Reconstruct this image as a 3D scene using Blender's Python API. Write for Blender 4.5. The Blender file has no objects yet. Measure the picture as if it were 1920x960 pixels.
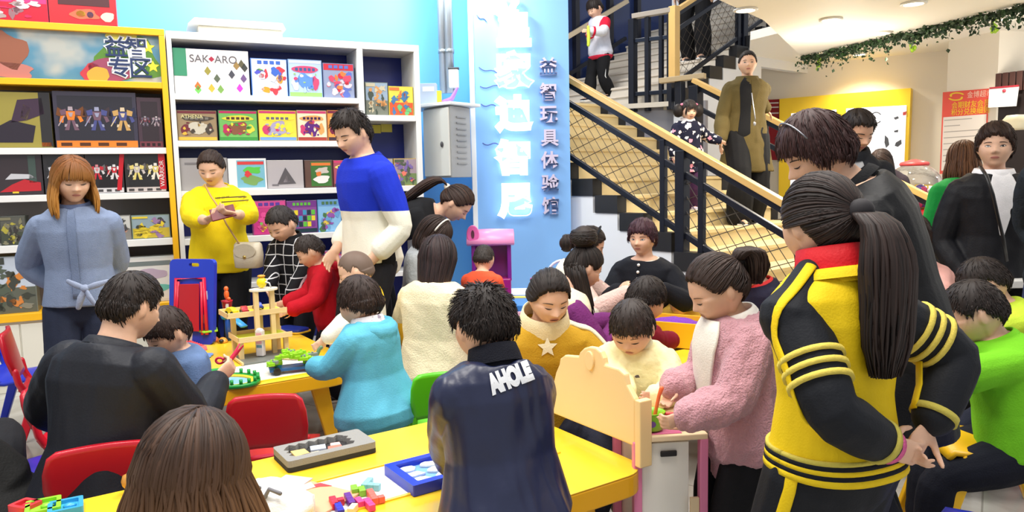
import bpy, math, random
import numpy as np
from mathutils import Vector, Matrix, Quaternion

random.seed(7); np.random.seed(7)
SC = bpy.context.scene
COL = SC.collection

# ------------------------------------------------------------------ camera
FPX = 1400.0; PITCH = math.radians(5.95); ROLL = math.radians(-1.23); CAMZ = 1.42
CAM = np.array([0.0, 0.0, CAMZ])
def _rx(a): c, s = math.cos(a), math.sin(a); return np.array([[1,0,0],[0,c,-s],[0,s,c]])
def _rz(a): c, s = math.cos(a), math.sin(a); return np.array([[c,-s,0],[s,c,0],[0,0,1]])
CR = _rx(math.pi/2-PITCH) @ _rz(ROLL)
cd = bpy.data.cameras.new('camera'); cd.sensor_width = 36; cd.lens = FPX/1920*36; cd.clip_start = 0.05; cd.clip_end = 100
camo = bpy.data.objects.new('camera', cd); COL.objects.link(camo)
m4 = Matrix.Identity(4)
for i in range(3):
    for j in range(3): m4[i][j] = CR[i][j]
m4.translation = Vector(CAM); camo.matrix_world = m4
SC.camera = camo

# ------------------------------------------------------------------ world, lights, exposure
SC.view_settings.view_transform = 'Standard'; SC.view_settings.look = 'None'
SC.view_settings.gamma = 1; SC.view_settings.use_curve_mapping = False
SC.view_settings.exposure = 0.25
w = bpy.data.worlds.new('world'); SC.world = w; w.use_nodes = True
bg = w.node_tree.nodes['Background']; bg.inputs[0].default_value = (0.95, 0.97, 1.0, 1); bg.inputs[1].default_value = 0.55
def area(name, loc, size, power, color=(1, .96, .9), target=None, sy=None, spread=None):
    l = bpy.data.lights.new(name, 'AREA'); l.energy = power; l.color = color; l.size = size
    if sy: l.shape = 'RECTANGLE'; l.size_y = sy
    if spread: l.spread = math.radians(spread)
    o = bpy.data.objects.new(name, l); COL.objects.link(o); o.location = loc
    if target is not None:
        d = Vector(target)-Vector(loc); o.rotation_euler = d.to_track_quat('-Z', 'Y').to_euler()
    return o
area('ceiling_panel_light', (-2.2, 2.2, 4.3), 1.2, 82)
area('ceiling_panel_light', (0.3, 1.2, 4.3), 1.2, 82)
area('ceiling_panel_light', (0.2, 3.8, 4.3), 1.2, 70)
area('ceiling_panel_light', (-2.4, 4.3, 4.4), 1.0, 52)
area('ceiling_panel_light', (1.7, 3.3, 4.2), 1.0, 55)
area('ceiling_panel_light', (0.4, 8.6, 5.0), 1.2, 110)
for _x, _y in ((4.6, 3.6), (5.6, 5.4), (3.2, 7.4), (6.0, 7.6)):  # added point fill without fixtures, brightens the right-hand ceiling and walls
    _l = bpy.data.lights.new('fill_lamp', 'POINT'); _l.energy = 26; _l.color = (1, .93, .8); _l.shadow_soft_size = .15
    _o = bpy.data.objects.new('fill_lamp', _l); COL.objects.link(_o); _o.location = (_x, _y, 2.25)
area('wall_wash_light', (-1.75, 5.75, 3.35), 0.35, 34, (.85, .97, 1), (-2.15, 6.9, 2.9))
area('wall_wash_light', (-0.45, 6.55, 3.4), 0.3, 26, (.85, .97, 1), (-.55, 7.4, 2.5))

# ------------------------------------------------------------------ pixel -> place (frame of the 1920x960 photograph)
def ray(px, py): return CR @ np.array([(px-960)/FPX, -(py-480)/FPX, -1.0])
def U(px, py, Y): d = ray(px, py); return CAM + d*(Y/d[1])
def G(px, py, z): d = ray(px, py); return CAM + d*((z-CAMZ)/d[2])
def PL(px, py, p0, n):
    d = ray(px, py); return CAM + d*(np.dot(np.array(p0)-CAM, n)/np.dot(d, n))

# ------------------------------------------------------------------ materials
def lin(c):
    out = []
    for v in c[:3]:
        v = v/255.0
        out.append(v/12.92 if v <= .04045 else ((v+.055)/1.055)**2.4)
    return (*out, 1.0)
_M = {}
def mat(key, col, rough=.5, metal=0, bump=0, bscale=60, emit=0, spec=None, alpha=None, trans=0, coat=0, vary=0, vscale=6, sheen=0):
    if key in _M: return _M[key]
    m = bpy.data.materials.new(key); m.use_nodes = True; nt = m.node_tree; b = nt.nodes['Principled BSDF']
    b.inputs['Base Color'].default_value = lin(col); b.inputs['Roughness'].default_value = rough; b.inputs['Metallic'].default_value = metal
    if spec is not None: b.inputs['Specular IOR Level'].default_value = spec
    if coat: b.inputs['Coat Weight'].default_value = coat
    if sheen: b.inputs['Sheen Weight'].default_value = sheen
    if trans: b.inputs['Transmission Weight'].default_value = trans
    if alpha is not None: b.inputs['Alpha'].default_value = alpha
    if emit:
        b.inputs['Emission Color'].default_value = lin(col); b.inputs['Emission Strength'].default_value = emit
    if bump or vary:
        tc = nt.nodes.new('ShaderNodeTexCoord')
    if bump:
        n = nt.nodes.new('ShaderNodeTexNoise'); n.inputs['Scale'].default_value = bscale; n.inputs['Detail'].default_value = 4
        nt.links.new(tc.outputs['Object'], n.inputs['Vector'])
        bm = nt.nodes.new('ShaderNodeBump'); bm.inputs['Strength'].default_value = bump; bm.inputs['Distance'].default_value = .01
        nt.links.new(n.outputs['Fac'], bm.inputs['Height']); nt.links.new(bm.outputs['Normal'], b.inputs['Normal'])
    if vary:
        n2 = nt.nodes.new('ShaderNodeTexNoise'); n2.inputs['Scale'].default_value = vscale; n2.inputs['Detail'].default_value = 5
        nt.links.new(tc.outputs['Object'], n2.inputs['Vector'])
        mx = nt.nodes.new('ShaderNodeMix'); mx.data_type = 'RGBA'
        c = lin(col)
        mx.inputs['A'].default_value = (c[0]*(1-vary), c[1]*(1-vary), c[2]*(1-vary), 1)
        mx.inputs['B'].default_value = (min(1, c[0]*(1+vary)), min(1, c[1]*(1+vary)), min(1, c[2]*(1+vary)), 1)
        nt.links.new(n2.outputs['Fac'], mx.inputs['Factor']); nt.links.new(mx.outputs['Result'], b.inputs['Base Color'])
    _M[key] = m
    return m
def plastic(col, rough=.32): return mat('plastic_%d_%d_%d' % tuple(col), col, rough)
def paint(col, rough=.5): return mat('paint_%d_%d_%d' % tuple(col), col, rough)
def cloth(col, bump=.25, bscale=180, vary=.12, rough=.85): return mat('cloth_%d_%d_%d_%d' % (*col, int(bscale)), col, rough, 0, bump, bscale, vary=vary, vscale=25, spec=.25)
def leather(col): return mat('leather_%d_%d_%d' % tuple(col), col, .38, 0, .15, 60, spec=.5)
def skin(col=(222, 178, 150)): 
    k = 'skin_%d_%d_%d' % tuple(col)
    if k in _M: return _M[k]
    m = mat(k, col, .5, 0, .08, 300, vary=.06, vscale=30, spec=.35)
    b = m.node_tree.nodes['Principled BSDF']; b.inputs['Subsurface Weight'].default_value = .12
    b.inputs['Subsurface Radius'].default_value = (.012, .005, .003)
    return m
def hairmat(c1=(22, 17, 16), c2=(48, 38, 34), z=None, c3=None):
    """hair; random tone per strand; z=(z0,z1) and c3 give dyed ends below z0 (heights in the object's own space)"""
    k = 'hair_%s_%s_%s_%s' % (c1, c2, z, c3)
    if k in _M: return _M[k]
    m = bpy.data.materials.new('hair'); m.use_nodes = True; nt = m.node_tree; b = nt.nodes['Principled BSDF']
    b.inputs['Roughness'].default_value = .55; b.inputs['Specular IOR Level'].default_value = .28
    g = nt.nodes.new('ShaderNodeNewGeometry'); mx = nt.nodes.new('ShaderNodeMix'); mx.data_type = 'RGBA'
    mx.inputs['A'].default_value = lin(c1); mx.inputs['B'].default_value = lin(c2)
    nt.links.new(g.outputs['Random Per Island'], mx.inputs['Factor']); out = mx.outputs['Result']
    if z:
        tc = nt.nodes.new('ShaderNodeTexCoord'); sp = nt.nodes.new('ShaderNodeSeparateXYZ'); nt.links.new(tc.outputs['Object'], sp.inputs[0])
        nz = nt.nodes.new('ShaderNodeMath'); nz.operation = 'MULTIPLY_ADD'; nz.inputs[1].default_value = .08; nt.links.new(g.outputs['Random Per Island'], nz.inputs[0]); nt.links.new(sp.outputs['Z'], nz.inputs[2])
        mr = nt.nodes.new('ShaderNodeMapRange'); mr.inputs['From Min'].default_value = z[1]; mr.inputs['From Max'].default_value = z[0]
        nt.links.new(nz.outputs[0], mr.inputs['Value'])
        m2 = nt.nodes.new('ShaderNodeMix'); m2.data_type = 'RGBA'; nt.links.new(mr.outputs['Result'], m2.inputs['Factor'])
        nt.links.new(out, m2.inputs['A'])
        m3 = nt.nodes.new('ShaderNodeMix'); m3.data_type = 'RGBA'; c = lin(c3); m3.inputs['A'].default_value = (c[0]*.6, c[1]*.55, c[2]*.5, 1); m3.inputs['B'].default_value = c
        nt.links.new(g.outputs['Random Per Island'], m3.inputs['Factor']); nt.links.new(m3.outputs['Result'], m2.inputs['B']); out = m2.outputs['Result']
    nt.links.new(out, b.inputs['Base Color'])
    _M[k] = m
    return m

# ------------------------------------------------------------------ mesh building
def nrm(v): v = np.asarray(v, float); return v/max(1e-9, np.linalg.norm(v))
class MB:
    def __init__(s): s.v = []; s.f = []; s.m = []; s.n = 0
    def add(s, V, F, mi=0):
        s.v.append(np.asarray(V, float)); 
        for f in F: s.f.append(tuple(i+s.n for i in f)); s.m.append(mi)
        s.n += len(V); return s
    def rings(s, R, mi=0, cap=True, closed=True):
        """R: list of rings (each k points)"""
        k = len(R[0]); V = np.concatenate([np.asarray(r, float) for r in R]); F = []
        for i in range(len(R)-1):
            for j in range(k if closed else k-1):
                a = i*k+j; b = i*k+(j+1) % k
                F.append((a, b, b+k, a+k))
        if cap and closed:
            F.append(tuple(range(k-1, -1, -1))); F.append(tuple((len(R)-1)*k+j for j in range(k)))
        return s.add(V, F, mi)
    def tube(s, P, r, k=8, mi=0, flat=None, up=None, round_ends=False):
        P = [np.asarray(p, float) for p in P]
        if np.isscalar(r): r = [r]*len(P)
        r = list(r)
        if round_ends:
            d0 = nrm(P[0]-P[1]); d1 = nrm(P[-1]-P[-2]); a, b = r[0], r[-1]
            P = [P[0]+d0*a*.98, P[0]+d0*a*.8, P[0]+d0*a*.45]+P+[P[-1]+d1*b*.45, P[-1]+d1*b*.8, P[-1]+d1*b*.98]
            r = [a*.2, a*.6, a*.89]+r+[b*.89, b*.6, b*.2]
        R = []; n = len(P)
        t0 = nrm(P[1]-P[0]); u = np.array(up if up is not None else (0, 0, 1.0), float)
        if abs(np.dot(nrm(u), t0)) > .95: u = np.array([1.0, 0, 0]) if abs(t0[0]) < .9 else np.array([0, 1.0, 0])
        u = nrm(u-np.dot(u, t0)*t0)
        for i in range(n):
            t = nrm(P[min(n-1, i+1)]-P[max(0, i-1)])
            u = nrm(u-np.dot(u, t)*t); w_ = np.cross(t, u)
            fu, fw = (1, 1) if flat is None else flat
            R.append([P[i]+r[i]*(fw*math.cos(a)*w_+fu*math.sin(a)*u) for a in np.arange(k)*2*math.pi/k])
        return s.rings(R, mi)
    def box(s, c, size, rz=0, mi=0, R=None):
        c = np.asarray(c, float); x, y, z = np.asarray(size, float)/2
        V = np.array([[i*x, j*y, k_*z] for k_ in (-1, 1) for j in (-1, 1) for i in (-1, 1)])
        if R is None: R = _rz(rz)
        V = V @ np.asarray(R).T + c
        return s.add(V, [(0, 2, 3, 1), (4, 5, 7, 6), (0, 1, 5, 4), (1, 3, 7, 5), (3, 2, 6, 7), (2, 0, 4, 6)], mi)
    def ell(s, c, rad, R=None, n=16, m=10, mi=0):
        rad = np.asarray(rad, float)*np.ones(3); V = []; 
        for i in range(m+1):
            th = math.pi*i/m
            for j in range(n):
                ph = 2*math.pi*j/n
                V.append((math.sin(th)*math.cos(ph), math.sin(th)*math.sin(ph), math.cos(th)))
        V = np.array(V)*rad
        if R is not None: V = V @ np.asarray(R).T
        V = V+np.asarray(c, float); F = []
        for i in range(m):
            for j in range(n):
                a = i*n+j; b = i*n+(j+1) % n
                if i == 0: F.append((a, a+n, b+n))
                elif i == m-1: F.append((a, a+n, b))
                else: F.append((a, a+n, b+n, b))
        return s.add(V, F, mi)
    def prism(s, poly, o, ex, ey, ez, t, mi=0):
        """polygon (2d) in plane o+ex*x+ey*y, extruded t along ez"""
        o, ex, ey, ez = (np.asarray(a, float) for a in (o, ex, ey, ez)); k = len(poly)
        A = np.array([o+ex*p[0]+ey*p[1] for p in poly]); B = A+ez*t
        F = [tuple(range(k-1, -1, -1)), tuple(range(k, 2*k))]+[(i, (i+1) % k, (i+1) % k+k, i+k) for i in range(k)]
        return s.add(np.concatenate([A, B]), F, mi)
    def lathe(s, prof, c=(0, 0, 0), n=24, mi=0, cap=True):
        """prof: (r,z) list"""
        R = [[(r*math.cos(a), r*math.sin(a), z) for a in np.arange(n)*2*math.pi/n] for r, z in prof]
        R = [np.array(r)+np.asarray(c, float) for r in R]
        return s.rings(R, mi, cap)
    def build(s, name, mats, parent=None, smooth=False, bevel=0, loc=None, sub=None):
        me = bpy.data.meshes.new(name)
        V = np.concatenate(s.v) if s.v else np.zeros((0, 3))
        me.from_pydata(V.tolist(), [], s.f)
        if not isinstance(mats, (list, tuple)): mats = [mats]
        for m in mats: me.materials.append(m)
        if len(mats) > 1: me.polygons.foreach_set('material_index', np.array(s.m, dtype=np.int32))
        return finish(name, me, parent, smooth, bevel, loc)
def finish(name, me, parent=None, smooth=False, bevel=0, loc=None):
    if smooth: me.polygons.foreach_set('use_smooth', np.ones(len(me.polygons), dtype=bool))
    me.validate(); me.update()
    o = bpy.data.objects.new(name, me); COL.objects.link(o)
    if parent is not None: o.parent = parent
    if loc is not None: o.location = loc
    if bevel:
        b = o.modifiers.new('bevel', 'BEVEL'); b.width = bevel; b.segments = 2; b.limit_method = 'ANGLE'; b.angle_limit = math.radians(40)
    return o
def tag(o, label, cat, group=None, kind=None):
    o['label'] = label; o['category'] = cat
    if group: o['group'] = group
    if kind: o['kind'] = kind
    return o
def thing(name, label, cat, loc=(0, 0, 0), az=0, group=None):
    """Empty at the thing's base. az: clockwise heading of its local +Y seen from above, degrees"""
    o = bpy.data.objects.new(name, None); COL.objects.link(o); o.empty_display_size = .1
    o.location = tuple(float(a) for a in loc); o.rotation_euler = (0, 0, -math.radians(az))
    return tag(o, label, cat, group)
def struct(o): o['kind'] = 'structure'; return o
TMP = bpy.data.scenes.new('tmp')
def remesh(mb, voxel, smooth=3, fac=.5, adapt=0.0):
    me = bpy.data.meshes.new('t'); me.from_pydata(np.concatenate(mb.v).tolist(), [], mb.f)
    o = bpy.data.objects.new('t', me); COL.objects.link(o)
    r = o.modifiers.new('r', 'REMESH'); r.mode = 'VOXEL'; r.voxel_size = voxel; r.adaptivity = adapt
    if smooth:
        sm = o.modifiers.new('s', 'SMOOTH'); sm.iterations = smooth; sm.factor = fac
    dg = bpy.context.evaluated_depsgraph_get()
    out = bpy.data.meshes.new_from_object(o.evaluated_get(dg), depsgraph=dg)
    bpy.data.objects.remove(o); bpy.data.meshes.remove(me)
    out.materials.clear()
    return out
def mverts(me):
    a = np.empty(len(me.vertices)*3, dtype=np.float32); me.vertices.foreach_get('co', a); return a.reshape(-1, 3).astype(float)
def msetverts(me, V): me.vertices.foreach_set('co', np.asarray(V, dtype=np.float32).ravel()); me.update()
def mnorm(me):
    a = np.empty(len(me.vertices)*3, dtype=np.float32); me.vertices.foreach_get('normal', a); return a.reshape(-1, 3).astype(float)
def fbm(V, scale, seed=0, octs=3):
    rs = np.random.RandomState(seed); out = np.zeros(len(V)); amp = 1.0; tot = 0
    for o in range(octs):
        for k in range(3):
            d = rs.normal(size=3); d /= np.linalg.norm(d); d2 = rs.normal(size=3); d2 /= np.linalg.norm(d2)
            out += amp*np.sin(V@d*scale+1.6*np.sin(V@d2*scale*.7+rs.rand()*6)+rs.rand()*6)
        tot += amp*1.7; amp *= .5; scale *= 2.1
    return out/tot
def sstep(x): x = np.clip(x, 0, 1); return x*x*(3-2*x)
def text(name, body, size, mats, o, ex, ey, parent=None, extrude=.003, offset=0, align='LEFT', bevel=0, sx=1):
    """raised lettering: origin o, along ex, up ey; returns a mesh object"""
    cu = bpy.data.curves.new('t', 'FONT'); cu.body = body; cu.size = size; cu.extrude = extrude; cu.offset = offset; cu.align_x = align
    cu.bevel_depth = bevel
    t = bpy.data.objects.new('t', cu); COL.objects.link(t)
    dg = bpy.context.evaluated_depsgraph_get(); me = bpy.data.meshes.new_from_object(t.evaluated_get(dg), depsgraph=dg)
    bpy.data.objects.remove(t); bpy.data.curves.remove(cu)
    V = mverts(me); ex = nrm(ex); ey = nrm(ey); ez = np.cross(ex, ey)
    if len(V): msetverts(me, np.asarray(o)+V[:, :1]*ex*sx+V[:, 1:2]*ey+V[:, 2:3]*ez)
    me.materials.clear()
    for m in (mats if isinstance(mats, (list, tuple)) else [mats]): me.materials.append(m)
    me.name = name
    return finish(name, me, parent)
# ------------------------------------------------------------------ people: anatomy
KIND = {  # head fraction, hip joint height, shoulder half width, arm lengths, neck
 'man':    dict(hf=.132, hip=.515, shw=.112, ua=.172, fa=.148, hl=.105, neck=.034, nl=.030, tw=1.0, jaw=.15, nose=.085, kid=0),
 'woman':  dict(hf=.136, hip=.515, shw=.098, ua=.168, fa=.143, hl=.100, neck=.030, nl=.032, tw=.96, jaw=.22, nose=.070, kid=0),
 'teen':   dict(hf=.152, hip=.500, shw=.098, ua=.166, fa=.140, hl=.102, neck=.030, nl=.028, tw=.95, jaw=.22, nose=.065, kid=.4),
 'child':  dict(hf=.176, hip=.465, shw=.100, ua=.158, fa=.130, hl=.100, neck=.031, nl=.020, tw=1.04, jaw=.20, nose=.055, kid=.8),
 'toddler':dict(hf=.205, hip=.420, shw=.105, ua=.150, fa=.122, hl=.098, neck=.034, nl=.012, tw=1.18, jaw=.17, nose=.048, kid=1.0),
}
TORSO = [(-.22, .045, .040, .045), (-.13, .082, .056, .066), (0.0, .098, .064, .078), (.2, .090, .062, .064), (.42, .080, .060, .056),
         (.62, .088, .066, .060), (.78, .098, .066, .064), (.89, .096, .056, .058), (.955, .066, .045, .050), (1.0, .040, .036, .040)]
def head_map(D, K):
    """unit directions -> points of the head surface, in head heights (x right, y forward, z up)"""
    D = np.asarray(D, float); kid = K['kid']; a = .345+.035*kid; bf = .405+.01*kid; bb = .445+.02*kid
    x, y, z = D[:, 0], D[:, 1], D[:, 2]
    b = np.where(y > 0, bf, bb)
    low = z < 0; e = np.where(low, 2.5, 2.05)
    q = (np.abs(x/a)**e+np.abs(y/b)**e+np.abs(z/.5)**e)**(-1/e)
    X, Y, Z = x*q, y*q, z*q
    t = sstep((-Z-.04)/.46); X = X*(1-(K['jaw']+.08)*t*np.where(Y > 0, 1, .6))
    back = Y < 0
    t2 = sstep((-Z-.12)/.34); Y = np.where(back, Y*(1-.62*t2), Y)
    f = np.clip(Y/.2, 0, 1)
    g = lambda v, c, s: np.exp(-((v-c)/s)**2)
    ez = -.01-.05*kid
    nose_z = -.14-.06*kid*.6
    prof = np.where(Z > nose_z, np.exp(-((Z-nose_z)/.10)**2), np.exp(-((Z-nose_z)/.026)**2))
    Y = Y+f*K['nose']*1.75*np.exp(-(X/.052)**2)*prof
    Y = Y+f*K['nose']*.75*(g(X, .058, .028)+g(X, -.058, .028))*g(Z, nose_z-.012, .03)
    Y = Y-f*.030*(g(X, .145, .07)+g(X, -.145, .07))*g(Z, ez, .055)
    Y = Y+f*.012*g(np.abs(X), .13, .1)*g(Z, ez+.10, .04)
    cz = -.16-.05*kid
    Y = Y+f*(.020+.022*kid)*(g(X, .19, .09)+g(X, -.19, .09))*g(Z, cz, .09)
    mz = nose_z-.125
    Y = Y+f*.026*g(X, 0, .10)*g(Z, mz, .055)
    Y = Y-f*.012*g(X, 0, .12)*g(Z, mz-.085, .03)
    Y = Y+f*.055*g(X, 0, .13)*g(Z, -.44, .075)
    return np.stack([X, Y, Z], 1)
_DG = {}
def face_grid(K):
    k = (K['kid'], K['nose'], K['jaw'])
    if k not in _DG:
        az = np.linspace(-1.3, 1.3, 140); el = np.linspace(-1.25, 1.0, 150); A, E = np.meshgrid(az, el)
        D = np.stack([np.sin(A)*np.cos(E), np.cos(A)*np.cos(E), np.sin(E)], -1).reshape(-1, 3)
        _DG[k] = head_map(D, K)
    return _DG[k]
def face_pt(K, x, z, off=.006):
    g_ = face_grid(K); i = np.argsort((g_[:, 0]-x)**2+(g_[:, 2]-z)**2)[:4]
    return np.array([x, g_[i, 1].mean()+off, z])
def sph(n, m):
    D = []
    for i in range(m+1):
        th = math.pi*i/m
        for j in range(n):
            ph = 2*math.pi*j/n; D.append((math.sin(th)*math.sin(ph), math.sin(th)*math.cos(ph), math.cos(th)))
    F = []
    for i in range(m):
        for j in range(n):
            a = i*n+j; b = i*n+(j+1) % n
            if i == 0: F.append((a, b+n, a+n))
            elif i == m-1: F.append((a, b, a+n))
            else: F.append((a, b, b+n, a+n))
    return np.array(D), F
def ik(S, T, l1, l2, pole):
    S, T = np.asarray(S, float), np.asarray(T, float); d = T-S; L = np.linalg.norm(d)
    if L > (l1+l2)*.995: T = S+d/L*(l1+l2)*.995; d = T-S; L = np.linalg.norm(d)
    L = max(L, abs(l1-l2)+.02)
    a = (l1*l1-l2*l2+L*L)/(2*L); h = math.sqrt(max(0, l1*l1-a*a)); dn = d/max(1e-6, np.linalg.norm(d))
    p = np.asarray(pole, float); p = nrm(p-np.dot(p, dn)*dn)
    return S+dn*a+p*h, T
def rotax(v, ax, ang):
    ax = nrm(ax); v = np.asarray(v, float)
    return v*math.cos(ang)+np.cross(ax, v)*math.sin(ang)+ax*np.dot(ax, v)*(1-math.cos(ang))

class Person:
    def __init__(s, label, head, face, kind='woman', H=None, pose='stand', lean=(2, 2, 4), side=0, hyaw=0, hp=5, hr=0,
                 LH=None, RH=None, Lpole=None, Rpole=None, Lhand='relax', Rhand='relax', Ldir=None, Rdir=None, Lpalm=None, Rpalm=None,
                 bulk=1.0, skin_col=(222, 178, 150), vox=.006, group=None, twist=0, legs=None, feet=True, eyes='down', mouth='closed', brows=True, shrug=0, shf=0, floor=0.0, category='person', spread=1.0, hscale=1.0):
        s.K = K = dict(KIND[kind]); K['hf'] *= hscale; s.kind = kind; s.label = label; s.vox = vox; s.eyes = eyes; s.bulk = bulk
        ht = U(*head); a = math.radians(face); s.az = face
        s.fwd = np.array([math.sin(a), math.cos(a), 0]); s.right = np.array([math.cos(a), -math.sin(a), 0]); up = np.array([0, 0, 1.0])
        def spine(H, hipz):
            hd = math.cos(math.radians(side))
            dirs = [nrm((up*math.cos(math.radians(l))+s.fwd*math.sin(math.radians(l)))*math.cos(math.radians(side))+s.right*math.sin(math.radians(side))) for l in lean]
            shz = 1-K['hf']-K['nl']-.012
            T = (shz+.02-K['hip'])*H
            p0 = np.array([0, 0, hipz]); p1 = p0+dirs[0]*T*.42; p2 = p1+dirs[1]*T*.58
            nd = dirs[2]; tw = math.radians(twist); f2 = rotax(s.fwd, up, -tw)
            h = K['hf']*H
            ya = math.radians(face+twist+hyaw)
            hf_ = np.array([math.sin(ya), math.cos(ya), 0]); hr_ = np.array([math.cos(ya), -math.sin(ya), 0])
            pp = math.radians(hp); F = hf_*math.cos(pp)-up*math.sin(pp); Uu = up*math.cos(pp)+hf_*math.sin(pp)
            rr = math.radians(hr); Rr = hr_*math.cos(rr)-Uu*math.sin(rr); Uu = Uu*math.cos(rr)+hr_*math.sin(rr)
            Rm = np.stack([Rr, F, Uu], 1)
            piv = p2+nd*K['nl']*H
            C = piv-Rm@np.array([0, -.10*h, -.36*h])
            top = C+Rm@np.array([0, 0, .5*h])
            # highest point of the head seen
            tz = C[2]+h*max(.5*Uu[2], .43)
            return dict(p0=p0, p1=p1, p2=p2, dirs=dirs, C=C, Rm=Rm, h=h, piv=piv, top=np.array([C[0]+(top[0]-C[0])*.5, C[1]+(top[1]-C[1])*.5, tz+.015*H*.6]), f2=f2)
        if pose == 'stand' or H is None:
            H0 = 1.5; r0 = spine(H0, K['hip']*H0); H = (ht[2]-floor)/r0['top'][2]*H0; hipz = K['hip']*H+floor
        else:
            r0 = spine(H, 0); hipz = ht[2]-r0['top'][2]
        r = spine(H, hipz); s.H = H
        sh = np.array([ht[0]-r['top'][0], ht[1]-r['top'][1], 0])
        s.root = np.array([sh[0], sh[1], floor]); s.sh = sh
        off = np.array([0, 0, -floor])
        for k in ('p0', 'p1', 'p2', 'C', 'piv'): setattr(s, k, r[k]+off)
        s.dirs, s.Rm, s.h, s.f2 = r['dirs'], r['Rm'], r['h'], r['f2']
        s.hipz = hipz-floor
        loc = lambda q: None if q is None else U(*q)-s.root
        s.r2 = np.cross(s.f2, up)
        b = bulk*K['tw']; s.b = b
        # torso rings
        s.trings = []
        P = [s.p0-(s.p1-s.p0)*.22/.42, s.p0, s.p1, s.p2]
        def sp(t):  # t 0..1 pelvis->neck, quadratic blend
            if t <= 0: return s.p0+(s.p1-s.p0)*t/.42, s.dirs[0]
            c0, c1, c2 = s.p0, s.p1+(s.p1-(s.p0*.58+s.p2*.42))*.35, s.p2
            u = t
            pt = (1-u)**2*c0+2*u*(1-u)*c1+u*u*c2; d = nrm(2*(1-u)*(c1-c0)+2*u*(c2-c1)); return pt, d
        s.sp = sp
        s.shl = {}
        # shoulders
        for sg, nm in ((-1, 'L'), (1, 'R')):
            base, d = sp(.815)
            rr = s.r2-np.dot(s.r2, d)*d; rr = nrm(rr); ff = np.cross(d, rr)*-1; ff = nrm(np.cross(up, rr)) if abs(d[2]) > .5 else nrm(np.cross(d, rr))
            s.shl[nm] = base+rr*sg*K['shw']*H*(.5+.5*b)*.93+d*H*.0+d*shrug*H+s.f2*shf*H
        ua, fa = K['ua']*H, K['fa']*H; s.arm = {}; s.hand = {}
        for nm, tgt, pole, hd, pal, sty, sg in (('L', LH, Lpole, Ldir, Lpalm, Lhand, -1), ('R', RH, Rpole, Rdir, Rpalm, Rhand, 1)):
            S = s.shl[nm]; T = loc(tgt)
            if T is None: T = S+np.array([0, 0, -1])*(ua+fa)*.965+s.f2*.05*H+s.r2*sg*.035*H
            if pole is None: pole = -s.f2*.8+s.r2*sg*.7-up*.5
            else: pole = s.f2*pole[1]+s.r2*pole[0]+up*pole[2]
            E_, T = ik(S, T, ua, fa, pole); s.arm[nm] = (S, E_, T)
            hdv = nrm(T-E_) if hd is None else nrm(s.f2*hd[1]+s.r2*hd[0]+up*hd[2])
            pv = (-s.r2*sg if pal is None else s.f2*pal[1]+s.r2*pal[0]+up*pal[2]); pv = nrm(pv-np.dot(pv, hdv)*hdv)
            s.hand[nm] = (T, hdv, pv, sty, sg)
        # legs
        s.leg = {}
        tl = s.hipz; 
        l1, l2 = K['hip']*H*.50, K['hip']*H*.44
        for sg, nm in ((-1, 'L'), (1, 'R')):
            hj = s.p0+s.right*sg*.055*H*b-np.array([0, 0, .01*H])
            an = np.array([0, 0, .045*H])
            lg = (legs or {}).get(nm)
            if lg is not None: A = s.p0*np.array([1, 1, 0])+s.fwd*lg[1]*H+s.right*lg[0]*H+up*(lg[2]*H+.045*H); pole = s.fwd+s.right*sg*.15
            elif pose == 'sit': A = s.p0*np.array([1, 1, 0])+s.fwd*.24*H+s.right*sg*.075*H*spread+an; pole = s.fwd*.8+up*1.0+s.right*sg*.35*spread
            elif pose == 'kneel': A = s.p0*np.array([1, 1, 0])-s.fwd*.22*H+s.right*sg*.06*H+up*.03*H; pole = s.fwd
            else: A = s.p0*np.array([1, 1, 0])+s.right*sg*.06*H*spread+an-s.fwd*.01*H; pole = s.fwd
            Kn, A = ik(hj, A, l1, l2, pole); s.leg[nm] = (hj, Kn, A)
        s.obj = thing('person', label, category, s.root, 0, group)
        s.skin = skin(skin_col)
        s._body(feet); 
        s._face(eyes, mouth, brows)
    # ---- pieces shared by body and clothes
    def ring(s, t, w, df, db, infl, n=28, wk=1.0):
        pt, d = s.sp(t); H = s.H; b = s.b
        k = np.clip(t, 0, 1); rv = nrm(s.right*(1-k)+s.r2*k); rv = nrm(rv-np.dot(rv, d)*d); fv = np.cross(d, rv); fv = fv if np.dot(fv, s.f2 if abs(d[2]) > .3 else -np.array([0, 0, 1.0])) > 0 else -fv
        out = []
        for a in np.arange(n)*2*math.pi/n:
            c, q = math.cos(a), math.sin(a); e = 2/2.35
            c2 = math.copysign(abs(c)**e, c); q2 = math.copysign(abs(q)**e, q)
            out.append(pt+rv*c2*(w*H*b*wk+infl)+fv*q2*((df if q > 0 else db)*H*b+infl))
        return out
    def torso(s, mb, infl=0, t0=-.22, t1=1.0, flare=0, belly=0, mi=0, kidbelly=True):
        T = TORSO; ts = sorted(set([t0]+[t for t, *_ in T if t0 < t < t1]+[t1])); R = []
        arr = np.array(T)
        for t in ts:
            w, df, db = (np.interp(t, arr[:, 0], arr[:, i]) for i in (1, 2, 3))
            if s.K['kid'] > .5: w = w*(1+.10*math.exp(-((t-.4)/.25)**2)); df = df*(1+.18*math.exp(-((t-.35)/.3)**2))
            if belly: df = df+belly*math.exp(-((t-.35)/.3)**2)
            fl = flare*max(0, (.5-t)) if flare else 0
            R.append(s.ring(t, w, df, db, infl+fl))
        # round the ends
        mb.rings(R, mi); return mb
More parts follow.
